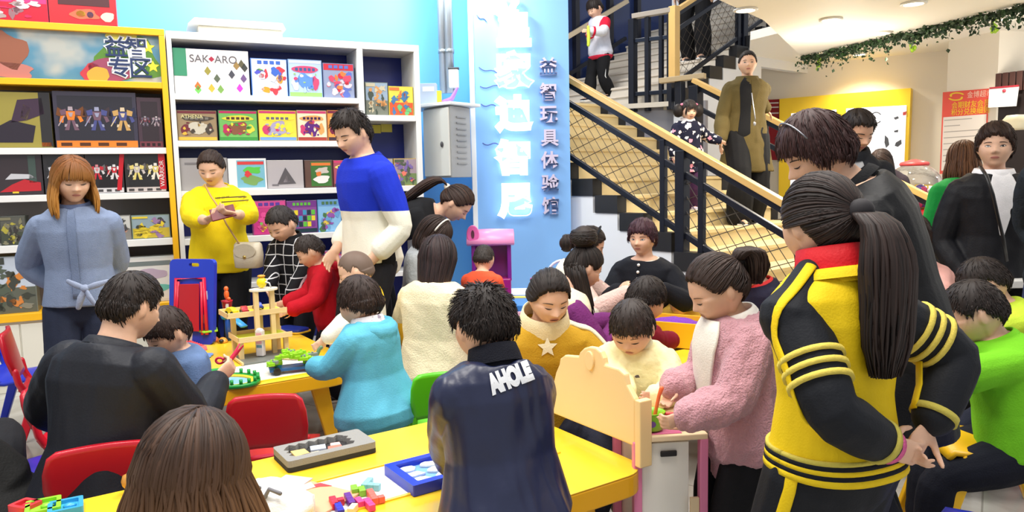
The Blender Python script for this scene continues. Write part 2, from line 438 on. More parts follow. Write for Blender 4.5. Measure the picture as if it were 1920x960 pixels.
    def limb(s, mb, A, B, C, ra, rb, rc, infl=0, end=1.0, mid=None, k=14):
        """two-bone limb A-B-C; radii in metres; end 0..2 (1 = whole)"""
        P = []; r = []
        for i in range(7):
            u = i/6; P.append(A+(B-A)*u); r.append(ra+(rb-ra)*u+(mid[0] if mid else 0)*math.sin(math.pi*u))
        for i in range(1, 7):
            u = i/6*min(1.0, end); P.append(B+(C-B)*u); r.append(rb+(rc-rb)*u+(mid[1] if mid else 0)*math.sin(math.pi*min(1, u*1.25)))
        # smooth elbow
        Q = [P[0]]+[(P[i-1]+2*P[i]+P[i+1])/4 for i in range(1, len(P)-1)]+[P[-1]]
        mb.tube(Q, [x+infl for x in r], k, round_ends=True)
        return mb
    def arm_tube(s, mb, nm, infl=0, frac=2.0, flare=0):
        """frac 0..2 : 1 elbow, 2 wrist"""
        S, E_, T = s.arm[nm]; H = s.H; b = .5+.5*s.b; A = S
        ra, rb, rc = .0305*H*b, .024*H*b, .0165*H*b
        if s.K['kid'] > .5: ra, rb, rc = .032*H*b, .027*H, .021*H
        if frac >= 1: s.limb(mb, A, E_, T, ra, rb, rc+flare, infl, end=frac-1+1e-3, mid=(.003*H, .004*H))
        else:
            B = A+(E_-A)*frac; mb.tube([A, A+(B-A)*.5, B], [ra+infl, (ra+rb)/2+infl+.004, rb+infl+flare+.006], 14, round_ends=True)
        return mb
    def leg_tube(s, mb, nm, infl=0, frac=2.0, straight=0):
        hj, Kn, A = s.leg[nm]; H = s.H; b = .6+.4*s.b
        s.limb(mb, hj, Kn, A, .053*H*b, .036*H*b, .023*H*b+straight, infl, end=frac-1, mid=(.004*H, .010*H))
        return mb
    def _hand(s, mb, nm):
        T, d, n, sty, sg = s.hand[nm]; L = s.K['hl']*s.H; 
        side = np.cross(d, n)*1.0   # across the palm
        # thumb side: palm normal n, fingers d ; thumb lies on +-side
        ts = side*( 1 if np.dot(np.cross(n, d), side*0+nrm(side)) > 0 else 1)
        th = nrm(side)*(-sg)
        curl = {'relax': .30, 'flat': .08, 'grip': .95, 'fist': 1.35, 'point': .5}[sty]
        pl = L*.52; pw = L*.20; pt = L*.075
        P = [T-d*L*.05, T+d*pl*.35, T+d*pl*.75, T+d*pl]
        R = []
        for p, wv in zip(P, (.60, .92, 1.05, .95)):
            R.append([p+th*math.cos(a)*pw*wv+n*math.sin(a)*pt*(1.15 if wv < .7 else 1) for a in np.arange(14)*2*math.pi/14])
        mb.rings(R)
        rad = L*.044
        for i, (o, ln) in enumerate(((.78, .40), (.27, .45), (-.24, .42), (-.72, .33))):
            p = T+d*pl*.93+th*pw*o; v = nrm(d+th*.10*(o)); ln *= L; P = [p-v*L*.06, p]; c = curl*(1+.06*i); vv = v
            for fr, cc in ((.45, .75), (.32, 1.0), (.23, .7)):
                vv = rotax(vv, np.cross(vv, n), c*cc*.85) ; p = p+vv*ln*fr; P.append(p)
            mb.tube(P, [rad*1.1, rad*1.08, rad, rad*.92, rad*.78], 8, round_ends=True)
        p = T+d*pl*.18+th*pw*.75+n*L*.02; v = nrm(d*.75+th*.75+n*.25*(1 if curl < .6 else 1.8))
        v2 = nrm(d*1.0+th*.15+n*(.25+curl*.7))
        mb.tube([p, p+v*L*.24, p+v*L*.24+v2*L*.20, p+v*L*.24+v2*L*.30], [rad*1.5, rad*1.25, rad*1.02, rad*.8], 8, round_ends=True)
    def _head(s, mb):
        D, F = sph(72, 56); P = head_map(D, s.K)*s.h
        mb.add(P@s.Rm.T+s.C, F)
        for sg in (-1, 1):
            a = (.345+.035*s.K['kid'])*s.h
            c = s.C+s.Rm@np.array([sg*(a*.985), -.045*s.h, -.04*s.h-.03*s.h*s.K['kid']])
            fr = np.stack([nrm(np.array([.9*sg, -.45, 0])), np.array([.0, .25, .97]), np.array([0, 0, 0])], 1)
            x_ = nrm([sg*.35, .95, 0.05]); y_ = nrm([0, -.18, .98]); z_ = nrm(np.cross(x_, y_)); y_ = np.cross(z_, x_)
            Re = s.Rm@np.stack([x_, y_, z_], 1)
            mb.ell(c, (.075*s.h, .135*s.h, .038*s.h), Re, 14, 9)
            mb.ell(c+s.Rm@np.array([sg*.012, -.02, .01])*s.h, (.082*s.h, .12*s.h, .022*s.h), Re, 14, 9)
    def _body(s, feet):
        mb = MB(); H = s.H
        s.torso(mb, -.004, -.15)
        s._head(mb)
        nd = s.Rm@np.array([0, -.10, -.30])*s.h+s.C
        nr = s.K['neck']*H*(.6+.4*s.b)
        mb.tube([s.p2-s.dirs[1]*.05*H, s.p2, (s.p2+nd)/2, nd, nd+s.Rm@np.array([0, 0, .1])*s.h], [nr*1.5, nr*1.12, nr, nr*1.02, nr], 16)
        for nm in 'LR':
            s.arm_tube(mb, nm); s._hand(mb, nm); s.leg_tube(mb, nm)
            hj, Kn, A = s.leg[nm]
            f_ = s.fwd if True else 0
            mb.tube([A-s.fwd*.025*H-np.array([0, 0, .022*H]), A+s.fwd*.05*H-np.array([0, 0, .024*H]), A+s.fwd*.10*H-np.array([0, 0, .030*H])], [.022*H, .02*H, .013*H], 10, round_ends=True)
        me = remesh(mb, s.vox, 2, .45); me.materials.append(s.skin)
        s.body = finish('body', me, s.obj, True)
    def fp(s, x, z, off=.006): return s.C+s.Rm@(face_pt(s.K, x, z, off)*s.h)
    def _face(s, eyes, mouth, brows):
        if eyes is None: return
        K = s.K; kid = K['kid']; ez = -.01-.05*kid; nz = -.14-.036*kid; mz = nz-.125
        def strip(mb, pts, w, mi=0, off=.010):
            """ribbon along (x,z) points with half widths w"""
            A = [s.fp(x, z+w_, off) for (x, z), w_ in zip(pts, w)]; B = [s.fp(x, z-w_, off) for (x, z), w_ in zip(pts, w)]
            k = len(pts); mb.add(np.array(A+B), [(i, i+k, i+k+1, i+1) for i in range(k-1)], mi)
        dark = mat('lash', (26, 18, 16), .6); 
        ee = .148; ew = .062*(1+.1*kid)
        for sg in (-1, 1):
            mb = MB(); xs = np.linspace(-1, 1, 9)
            if eyes == 'down':
                pts = [(sg*ee+u*ew, ez-.018*(1-u*u)-.004+.006*u*sg) for u in xs]
                strip(mb, pts, [.0035+.006*(1-u*u) for u in xs], 0)
            else:
                op = .021 if eyes == 'open' else .014
                up_ = [(sg*ee+u*ew, ez+op*(1-u*u)**.8+.006*u*sg) for u in xs]; dn = [(sg*ee+u*ew, ez-op*.75*(1-u*u)+.006*u*sg) for u in xs]
                A = [s.fp(*p, .007) for p in up_]; B = [s.fp(*p, .007) for p in dn]; k = 9
                mb.add(np.array(A+B), [(i, i+k, i+k+1, i+1) for i in range(k-1)], 1)
                gx = getattr(s, 'gaze', 0)
                c = (sg*ee+gx, ez+.001); pts = [s.fp(c[0]+.024*math.cos(t)*.9, c[1]+op*.86*math.sin(t), .0095) for t in np.linspace(0, 2*math.pi, 13)[:-1]]
                mb.add(np.array(pts), [tuple(range(11, -1, -1))], 2)
                strip(mb, up_, [.005+.004*(1-u*u) for u in xs], 0, .0105)
                strip(mb, dn, [.0016]*9, 0, .0085)
            mb.build('eye', [dark, mat('eye_white', (225, 218, 212), .3), mat('iris', (28, 18, 14), .15)], s.obj, True)
            if brows:
                mb = MB(); xs = np.linspace(-1, 1, 8)
                pts = [(sg*(ee+.01)+u*.082, ez+.092-.014*(u*sg)**2-.008*u*sg) for u in xs]
                strip(mb, pts, [(.0115 if s.kind == 'man' else .0078)*(1-.75*max(0, u*sg)**2)*(.7 if kid > .5 else 1) for u in xs], 0, .008)
                mb.build('eyebrow', mat('brow', (52, 40, 35), .8), s.obj, True)
        mb = MB(); xs = np.linspace(-1, 1, 11); mw = .088*(1-.12*kid)
        sm = .02 if mouth == 'smile' else -.004
        if mouth == 'smile': mw *= 1.2
        base = [(u*mw, mz+sm*u*u) for u in xs]
        gap = .022 if mouth == 'open' else (.012 if mouth == 'smile' else 0)
        upw = [.013*(1-u*u)**.6+.002 for u in xs]
        strip(mb, [(x, z+.012*(1-(x/mw)**2)**.5*1.0+gap*.4) for x, z in base], upw, 0, .008)
        strip(mb, [(x, z-.016*(1-(x/mw)**2)**.5-gap*.6) for x, z in base], [.016*(1-u*u)**.6+.001 for u in xs], 0, .009)
        strip(mb, base, [.0022+gap*.55*(1-u*u) for u in xs], 1, .011)
        mb.build('lips', [mat('lip', (192, 122, 112), .45), mat('mouth_dark', (70, 32, 30), .6)], s.obj, True)
    # ---- clothes
    def _cloth(s, name, mb, m, vox=None, smooth=4, fold=.004, fscale=22, seed=0, parent=None):
        me = remesh(mb, vox or max(.006, s.vox), smooth, .5)
        if fold:
            V = mverts(me); N = mnorm(me)
            W = V*np.array([1, 1, .55]); f = fbm(W, fscale, seed+int(s.root[0]*97) % 50, 3)
            msetverts(me, V+N*(fold*f)[:, None])
        for q in (m if isinstance(m, (list, tuple)) else [m]): me.materials.append(q)
        return finish(name, me, parent or s.obj, True)
    def top(s, name, m, infl=.018, hem=-.10, sleeve=1.95, flare=.0, fold=.004, neck=None, cuff=0, belly=0, fscale=22, t1=.985, sinfl=None, arms='LR', vox=None, coat=None):
        mb = MB(); s.torso(mb, infl, hem, t1, flare, belly)
        if coat:   # (hem height above ground, half width, half depth)
            hz, cw, cd_ = coat; p_, _ = s.sp(.25); R = []
            for u in np.linspace(0, 1, 8):
                c = p_*(1-u)+np.array([s.p0[0], s.p0[1], hz])*u; w_ = (.085*s.H*s.b+infl)*(1-u)+cw*u; d_ = (.062*s.H*s.b+infl)*(1-u)+cd_*u
                R.append([c+s.right*w_*math.cos(a)+s.fwd*d_*math.sin(a) for a in np.arange(28)*2*math.pi/28])
            mb.rings(R)
        for nm in arms:
            if sleeve > 0: s.arm_tube(mb, nm, (sinfl if sinfl is not None else infl*.85), sleeve, cuff)
        o = s._cloth(name, mb, m, vox, fold=fold, fscale=fscale)
        return o
    def collar(s, name, m, h=.03, r=1.25, infl=.012, t=.96, fwd=0):
        """ring standing around the neck"""
        H = s.H; pt, d = s.sp(1.0); nr = s.K['neck']*H*r+infl; mb = MB(); R = []
        ax = nrm(s.piv-s.p2); rv = nrm(s.r2-np.dot(s.r2, ax)*ax); fv = np.cross(ax, rv)
        base = pt-ax*.014*H
        prof = [(nr*1.18, 0), (nr*1.12, h*.5), (nr*1.02, h), (nr*.96, h*1.02), (nr*.93, h*.9), (nr*.98, h*.3), (nr*1.05, -.01)]
        for q, z in prof: R.append([base+ax*z+rv*math.cos(a)*q+fv*math.sin(a)*q*1.05 for a in np.arange(28)*2*math.pi/28])
        mb.rings(R, cap=False)
        return mb.build(name, m, s.obj, True)
    def pants(s, name, m, infl=.012, waist=.16, frac=1.97, fold=.004, straight=.01, vox=None):
        mb = MB(); s.torso(mb, infl*.75, -.2, waist)
        for nm in 'LR': s.leg_tube(mb, nm, infl, frac, straight)
        return s._cloth(name, mb, m, vox, fold=fold, fscale=18)
    def shoes(s, m, sole=(235, 235, 232)):
        H = s.H
        for nm in 'LR':
            hj, Kn, A = s.leg[nm]; f_ = s.fwd; r_ = s.right; z0 = A[2]-.045*H
            o = np.array([A[0], A[1], z0]); mb = MB(); L = .155*H if s.K['kid'] < .5 else .16*H
            R = []
            for u, wv, hv in ((-.30, .35, .6), (-.26, .75, .85), (-.1, .95, 1.0), (.1, .95, .95), (.3, 1.0, .62), (.5, 1.05, .5), (.63, .85, .42), (.70, .45, .3)):
                c = o+f_*u*L; w_ = .30*L*wv*.62; hh = .40*L*hv*.62
                R.append([c+r_*w_*math.cos(a)+np.array([0, 0, .012+hh*.5+hh*.5*math.sin(a)]) for a in np.arange(14)*2*math.pi/14])
            mb.rings(R)
            R2 = []
            for zz in (0.0, .016):
                R2.append([o+f_*(.2+.52*math.cos(a))*L+r_*.205*L*math.sin(a)*(1.0 if math.cos(a) > 0 else .85)+np.array([0, 0, zz]) for a in np.arange(24)*2*math.pi/24])
            mb.rings(R2, 1)
            mb.build('shoe', [m, paint(sole)], s.obj, True)
    def patch(s, name, m, t0, t1, a0, a1, infl, nt=14, na=14, th=.003, wfun=None, belly=0, parent=None):
        """panel lying on the torso; angles in degrees, 90 = middle of the chest, -90 = middle of the back; wfun(u)->(a0,a1)"""
        arr = np.array(TORSO); A = []; B = []
        for i in range(nt+1):
            u = i/nt; t = t0+(t1-t0)*u; w, df, db = (np.interp(t, arr[:, 0], arr[:, j]) for j in (1, 2, 3)); H, b = s.H, s.b
            if s.K['kid'] > .5: w = w*(1+.10*math.exp(-((t-.4)/.25)**2)); df = df*(1+.18*math.exp(-((t-.35)/.3)**2))
            if belly: df = df+belly*math.exp(-((t-.35)/.3)**2)
            pt, d = s.sp(t); k = np.clip(t, 0, 1); rv = nrm(s.right*(1-k)+s.r2*k); rv = nrm(rv-np.dot(rv, d)*d); fv = np.cross(d, rv); fv = fv if np.dot(fv, s.f2) > 0 else -fv
            b0, b1 = (a0, a1) if wfun is None else wfun(u)
            for j in range(na+1):
                a = math.radians(b0+(b1-b0)*j/na); c, q = math.cos(a), math.sin(a); e = 2/2.35
                c2 = math.copysign(abs(c)**e, c); q2 = math.copysign(abs(q)**e, q); dd = df if q > 0 else db
                A.append(pt+rv*c2*(w*H*b+infl)+fv*q2*(dd*H*b+infl)); B.append(pt+rv*c2*(w*H*b+infl-th*3)+fv*q2*(dd*H*b+infl-th*3))
        n = na+1; N = len(A); F = []
        for i in range(nt):
            for j in range(na):
                q = i*n+j; F.append((q, q+1, q+n+1, q+n)); F.append((q+N+n, q+N+n+1, q+N+1, q+N))
        rim = [j for j in range(na)]+[i*n+na for i in range(nt)]+[nt*n+na-j for j in range(na)]+[(nt-i)*n for i in range(nt)]
        for i in range(len(rim)): a, b_ = rim[i], rim[(i+1) % len(rim)]; F.append((b_, a, a+N, b_+N))
        mb = MB(); mb.add(np.array(A+B), F); return mb.build(name, m, parent or s.obj, True)
    def ringaround(s, name, m, nm, u, infl, wv=.012, parent=None):
        """band around an arm; u 0..1 upper arm, 1..2 forearm"""
        S, E_, T = s.arm[nm]; H = s.H; b = .5+.5*s.b
        f = lambda u: S+(E_-S)*u if u <= 1 else E_+(T-E_)*(u-1)
        c = f(u); d = nrm(f(u+.02)-f(u-.02)); ra, rb, rc = .0305*H*b, .024*H*b, .0165*H*b
        if s.K['kid'] > .5: ra, rb, rc = .032*H*b, .027*H, .021*H
        r = (ra+(rb-ra)*u if u <= 1 else rb+(rc-rb)*(u-1))+infl+.003; e1 = nrm(np.cross(d, [.3, .2, .9])); e2 = np.cross(d, e1); mb = MB()
        R = [[c+d*z+(e1*math.cos(a)+e2*math.sin(a))*q for a in np.arange(24)*2*math.pi/24] for z, q in ((-wv/2, r-.01), (-wv/2, r), (wv/2, r), (wv/2, r-.01))]
        mb.rings(R, cap=False); return mb.build(name, m, parent or s.obj, True)
    def hood(s, m, w=.085, drop=.11):
        H = s.H; base = s.p2-s.f2*.045*H-np.array([0, 0, .01*H]); mb = MB(); R = []
        for u in np.linspace(0, 1, 9):
            a = -1.9+3.8*u; c = base+s.r2*math.sin(a)*w*H*.80-s.f2*(math.cos(a)-.2)*.05*H-np.array([0, 0, .035*H*max(0, math.cos(a))]); R.append((c, (.022+.022*max(0, math.cos(a)))*H))
        mb.tube([c for c, r in R], [r for c, r in R], 12, flat=(1.0, 1.0), round_ends=True)
        mb.ell(base-s.f2*.035*H-np.array([0, 0, drop*H*.55]), (.075*H, .045*H, drop*H*.62), np.stack([s.r2, s.f2, ZU_], 1), 18, 12)
        return s._cloth('hood', mb, m, fold=.003)
    def on_cloth(s, o, garment, dirv, off=.003):
        """lay a flat child mesh onto a garment along dirv"""
        from mathutils.bvhtree import BVHTree
        import bmesh
        bm = bmesh.new(); bm.from_mesh(o.data); bmesh.ops.triangulate(bm, faces=bm.faces)
        for _ in range(2): bmesh.ops.subdivide_edges(bm, edges=[e for e in bm.edges if e.calc_length() > .010], cuts=1); bmesh.ops.triangulate(bm, faces=bm.faces)
        bm.to_mesh(o.data); bm.free()
        me = garment.data; bv = BVHTree.FromPolygons([v.co for v in me.vertices], [tuple(p.vertices) for p in me.polygons]); d = Vector(nrm(dirv)); V = mverts(o.data)
        zmid = V@np.array(d); z0 = zmid.min()
        for i, v in enumerate(V):
            h = bv.ray_cast(Vector(v)-d*1.0, d)
            if h[0] is not None: V[i] = np.array(h[0]-d*(off+.0015*(1 if zmid[i] < z0+1e-4 else 0)))
        msetverts(o.data, V)
    def surf_tube(s, name, m, garment, axis, outs, r, flat=(.5, 1), up=None, parent=None):
        """band lying on a garment: axis points and outward directions"""
        from mathutils.bvhtree import BVHTree
        me = garment.data; bv = BVHTree.FromPolygons([v.co for v in me.vertices], [tuple(p.vertices) for p in me.polygons]); P = []; U_ = []
        n = 5; A = [np.asarray(a, float) for a in axis]; O = [nrm(o) for o in outs]; Q = []
        for i in range(len(A)-1):
            for j in range(n): u = j/n; Q.append((A[i]*(1-u)+A[i+1]*u, nrm(O[i]*(1-u)+O[i+1]*u)))
        Q.append((A[-1], O[-1]))
        for a, o in Q:
            h = bv.ray_cast(Vector(a+o*.4), Vector(-o))
            if h[0] is not None and np.linalg.norm(np.array(h[0])-a) < .2: P.append(np.array(h[0])+o*.0015); U_.append(o)
        if len(P) < 3: return None
        P = [P[0]]+[(P[i-1]+P[i]*2+P[i+1])/4 for i in range(1, len(P)-1)]+[P[-1]]
        mb = MB(); R = []
        for i in range(len(P)):
            t = nrm(P[min(i+1, len(P)-1)]-P[max(0, i-1)]); sd = nrm(np.cross(t, U_[i])); R.append([P[i]+sd*r*math.cos(a)+U_[i]*r*.35*math.sin(a) for a in np.arange(10)*2*math.pi/10])
        mb.rings(R); return mb.build(name, m, parent or s.obj, True)
ZU_ = np.array([0, 0, 1.0])
def zsplit(c_up, c_dn, z, key, bump=.2):
    m = cloth(c_up); k = 'zs'+key
    m = m.copy(); m.name = 'cloth_'+key; nt = m.node_tree; b = nt.nodes['Principled BSDF']; tc = nt.nodes.new('ShaderNodeTexCoord'); sp = nt.nodes.new('ShaderNodeSeparateXYZ'); nt.links.new(tc.outputs['Object'], sp.inputs[0])
    g = nt.nodes.new('ShaderNodeMath'); g.operation = 'GREATER_THAN'; g.inputs[1].default_value = z; nt.links.new(sp.outputs['Z'], g.inputs[0])
    mx = nt.nodes.new('ShaderNodeMix'); mx.data_type = 'RGBA'; mx.inputs['A'].default_value = lin(c_dn); mx.inputs['B'].default_value = lin(c_up); nt.links.new(g.outputs[0], mx.inputs['Factor']); nt.links.new(mx.outputs['Result'], b.inputs['Base Color']); return m
def gridcloth(c1, c2, cell, az, w=.09):
    """woven grid lines"""
    m = cloth(c1).copy(); m.name = 'cloth_grid'; nt = m.node_tree; b = nt.nodes['Principled BSDF']; tc = nt.nodes.new('ShaderNodeTexCoord'); mp = nt.nodes.new('ShaderNodeMapping'); mp.inputs['Rotation'].default_value = (0, 0, math.radians(az)); nt.links.new(tc.outputs['Object'], mp.inputs['Vector'])
    nz = nt.nodes.new('ShaderNodeTexNoise'); nz.inputs['Scale'].default_value = 5; ad = nt.nodes.new('ShaderNodeVectorMath'); ad.operation = 'MULTIPLY_ADD'; ad.inputs[1].default_value = (.03, .03, .03); nt.links.new(tc.outputs['Object'], nz.inputs['Vector']); nt.links.new(nz.outputs['Color'], ad.inputs[0]); nt.links.new(mp.outputs['Vector'], ad.inputs[2])
    sp = nt.nodes.new('ShaderNodeSeparateXYZ'); nt.links.new(ad.outputs[0], sp.inputs[0]); last = None
    for ch in ('X', 'Z'):
        a = nt.nodes.new('ShaderNodeMath'); a.operation = 'DIVIDE'; a.inputs[1].default_value = cell; nt.links.new(sp.outputs[ch], a.inputs[0]); f = nt.nodes.new('ShaderNodeMath'); f.operation = 'FRACT'; nt.links.new(a.outputs[0], f.inputs[0]); g = nt.nodes.new('ShaderNodeMath'); g.operation = 'LESS_THAN'; g.inputs[1].default_value = w; nt.links.new(f.outputs[0], g.inputs[0])
        if last is None: last = g
        else:
            x = nt.nodes.new('ShaderNodeMath'); x.operation = 'MAXIMUM'; nt.links.new(last.outputs[0], x.inputs[0]); nt.links.new(g.outputs[0], x.inputs[1]); last = x
    mx = nt.nodes.new('ShaderNodeMix'); mx.data_type = 'RGBA'; mx.inputs['A'].default_value = lin(c1); mx.inputs['B'].default_value = lin(c2); nt.links.new(last.outputs[0], mx.inputs['Factor']); nt.links.new(mx.outputs['Result'], b.inputs['Base Color']); return m
def floralcloth(base, cols, scale=14, thr=.42, key='a'):
    m = cloth(base).copy(); m.name = 'cloth_floral_'+key; nt = m.node_tree; b = nt.nodes['Principled BSDF']; tc = nt.nodes.new('ShaderNodeTexCoord'); v = nt.nodes.new('ShaderNodeTexVoronoi'); v.inputs['Scale'].default_value = scale
    nz = nt.nodes.new('ShaderNodeTexNoise'); nz.inputs['Scale'].default_value = scale*2.2; ad = nt.nodes.new('ShaderNodeVectorMath'); ad.operation = 'MULTIPLY_ADD'; ad.inputs[1].default_value = (.045, .045, .045); nt.links.new(tc.outputs['Object'], nz.inputs['Vector']); nt.links.new(nz.outputs['Color'], ad.inputs[0]); nt.links.new(tc.outputs['Object'], ad.inputs[2]); nt.links.new(ad.outputs[0], v.inputs['Vector'])
    l = nt.nodes.new('ShaderNodeMath'); l.operation = 'LESS_THAN'; l.inputs[1].default_value = thr; nt.links.new(v.outputs['Distance'], l.inputs[0]); cr = nt.nodes.new('ShaderNodeValToRGB'); cr.color_ramp.interpolation = 'CONSTANT'; e = cr.color_ramp.elements; e[0].color = lin(cols[0]); e[1].position = .5; e[1].color = lin(cols[1])
    for i, c in enumerate(cols[2:]): x = e.new(.66+.12*i); x.color = lin(c)
    sp = nt.nodes.new('ShaderNodeSeparateColor'); nt.links.new(v.outputs['Color'], sp.inputs[0]); nt.links.new(sp.outputs[0], cr.inputs['Fac']); mx = nt.nodes.new('ShaderNodeMix'); mx.data_type = 'RGBA'; mx.inputs['A'].default_value = lin(base); nt.links.new(cr.outputs['Color'], mx.inputs['B']); nt.links.new(l.outputs[0], mx.inputs['Factor']); nt.links.new(mx.outputs['Result'], b.inputs['Base Color']); return m
# ------------------------------------------------------------------ hair
MEN = [(0, .24), (30, .25), (52, .20), (62, .05), (74, -.06), (84, .10), (100, .08), (112, -.12), (140, -.30), (180, -.34)]
BOY = [(0, .20), (30, .20), (50, .15), (62, .04), (76, -.03), (86, .09), (100, .08), (112, -.10), (140, -.27), (180, -.31)]
FRINGE = [(0, .07), (30, .07), (46, .05), (60, -.04), (76, -.10), (86, .06), (100, .06), (112, -.12), (140, -.30), (180, -.33)]
BOWL = [(0, .08), (34, .06), (55, -.02), (80, -.10), (100, -.14), (120, -.22), (150, -.30), (180, -.33)]
BACK = [(0, .29), (30, .27), (50, .18), (62, .06), (76, -.02), (86, .08), (100, .07), (112, -.10), (140, -.28), (180, -.34)]
COVER = [(0, .27), (30, .24), (50, .12), (62, -.08), (80, -.2), (110, -.3), (140, -.34), (180, -.36)]
def slerp(a, b, u):
    w = math.acos(max(-1, min(1, float(np.dot(a, b))))); 
    if w < 1e-4: return np.repeat(a[None], len(u), 0)
    return (np.sin((1-u)*w)[:, None]*a+np.sin(u*w)[:, None]*b)/math.sin(w)
class Strands:
    def __init__(s): s.P = []; s.r = []
    def add(s, P, r): s.P.append(np.asarray(P, float)); s.r.append(np.asarray(r, float))
    def into(s, mb, k=5, mi=0):
        for P, r in zip(s.P, s.r):
            n = len(P); T = np.gradient(P, axis=0); T /= np.linalg.norm(T, axis=1)[:, None]+1e-9
            u = np.cross(T, np.array([.31, .52, .79])); u /= np.linalg.norm(u, axis=1)[:, None]+1e-9; w_ = np.cross(T, u)
            A = np.arange(k)*2*math.pi/k
            V = (P[:, None]+r[:, None, None]*(np.cos(A)[None, :, None]*u[:, None]+np.sin(A)[None, :, None]*w_[:, None])).reshape(-1, 3)
            F = [(i*k+j, i*k+(j+1) % k, (i+1)*k+(j+1) % k, (i+1)*k+j) for i in range(n-1) for j in range(k)]
            F.append(tuple(range(k-1, -1, -1))); F.append(tuple((n-1)*k+j for j in range(k)))
            mb.add(V, F, mi)
def h_pt(p, D, off):
    D = np.atleast_2d(D); P = head_map(D, p.K); N = P/np.array([.15, .2, .25])
    N /= np.linalg.norm(N, axis=1)[:, None]
    return ((P*p.h)+N*(np.asarray(off)*p.h).reshape(-1, 1)) @ p.Rm.T+p.C
def zlim_of(table, D):
    az = np.degrees(np.arctan2(np.abs(D[:, 0]), D[:, 1])); t = np.array(table)
    return np.interp(az, t[:, 0], t[:, 1])
def dir_at(az, z, K):
    """unit direction hitting the head at azimuth az (deg, + to the right) and height z"""
    a = math.radians(az); r = math.sqrt(max(.02, 1-min(.99, (z/.5)**2)))
    return nrm([math.sin(a)*r*.40, math.cos(a)*r*.43, z])
def shell(p, mb, table, thick, streak=.25, seed=0, crown=(0, -.25, 1), edge=.07, top=0.0, mi=0, n=110, m=74):
    D, F = sph(n, m); P = head_map(D, p.K); zl = zlim_of(table, D); rs = np.random.RandomState(seed)
    c = nrm(crown); e1 = nrm(np.cross(c, [1, 0, .01])); e2 = np.cross(c, e1)
    ph = np.arctan2(D@e2, D@e1); pol = np.arccos(np.clip(D@c, -1, 1))
    st = np.zeros(len(D))
    for q in range(4): st += np.sin(ph*(7+9*q+rs.randint(4))+rs.rand()*6+1.5*np.sin(pol*(2+q)+rs.rand()*6))/(1+.35*q)
    st /= 2.2
    jag = .018*np.sin(ph*23+2)+.012*np.sin(ph*41)
    k = sstep((P[:, 2]-zl+jag)/edge+.2)
    th = thick*(.62+.38*sstep((P[:, 2]+.25)/.5))+top*sstep((P[:, 2]-.1)/.35)
    off = th*(1+streak*st*.5)*k-.05*(1-k)
    mb.add(h_pt(p, D, off), F, mi)
def short_hair(p, m, table=MEN, thick=.05, n=420, ln=.16, lift=.02, top=.02, crown=(.02, -.35, .95), seed=1, spike=0, sweep=0, r=.010, mess=.18):
    mb = MB(); shell(p, mb, table, thick, .3, seed, crown, top=top); rs = np.random.RandomState(seed); S = Strands(); c = nrm(crown); cnt = 0
    while cnt < n:
        D = nrm(rs.normal(size=3)); q = head_map(D[None], p.K)[0]
        if q[2] < zlim_of(table, D[None])[0]+.01: continue
        cnt += 1; fl = D-c*np.dot(D, c)*1.0; fl = nrm(D*np.dot(D, c)-c) if abs(np.dot(D, c)) < .999 else nrm(rs.normal(size=3))
        fl = nrm(fl+rs.normal(size=3)*mess+np.array([sweep, 0, 0])); d = D; P = []
        L = ln*(.6+.7*rs.rand()); 
        tl = 1 if spike == 0 else sstep((q[2]-.05)/.3)
        for k in range(5):
            u = k/4; P.append(h_pt(p, d, thick*.85+top*sstep((q[2]-.1)/.35)*.9+lift*u*(1+rs.rand())+spike*tl*u*(.6+.6*rs.rand()))[0]); d = nrm(d+(fl-d*np.dot(fl, d))*L/4*2*(1-.7*min(1, spike*8)*tl))
            zz = head_map(d[None], p.K)[0][2]
            if zz < zlim_of(table, d[None])[0]-.03: break
        if len(P) > 2:
            t = np.linspace(0, 1, len(P)); S.add(P, r*p.h*(1-.75*t**1.5))
    S.into(mb); return mb.build('hair', m, p.obj, True)
def buzz(p, m, table=BOY, thick=.022, seed=2): 
    mb = MB(); shell(p, mb, table, thick, .06, seed, edge=.12); return mb.build('hair', m, p.obj, True)
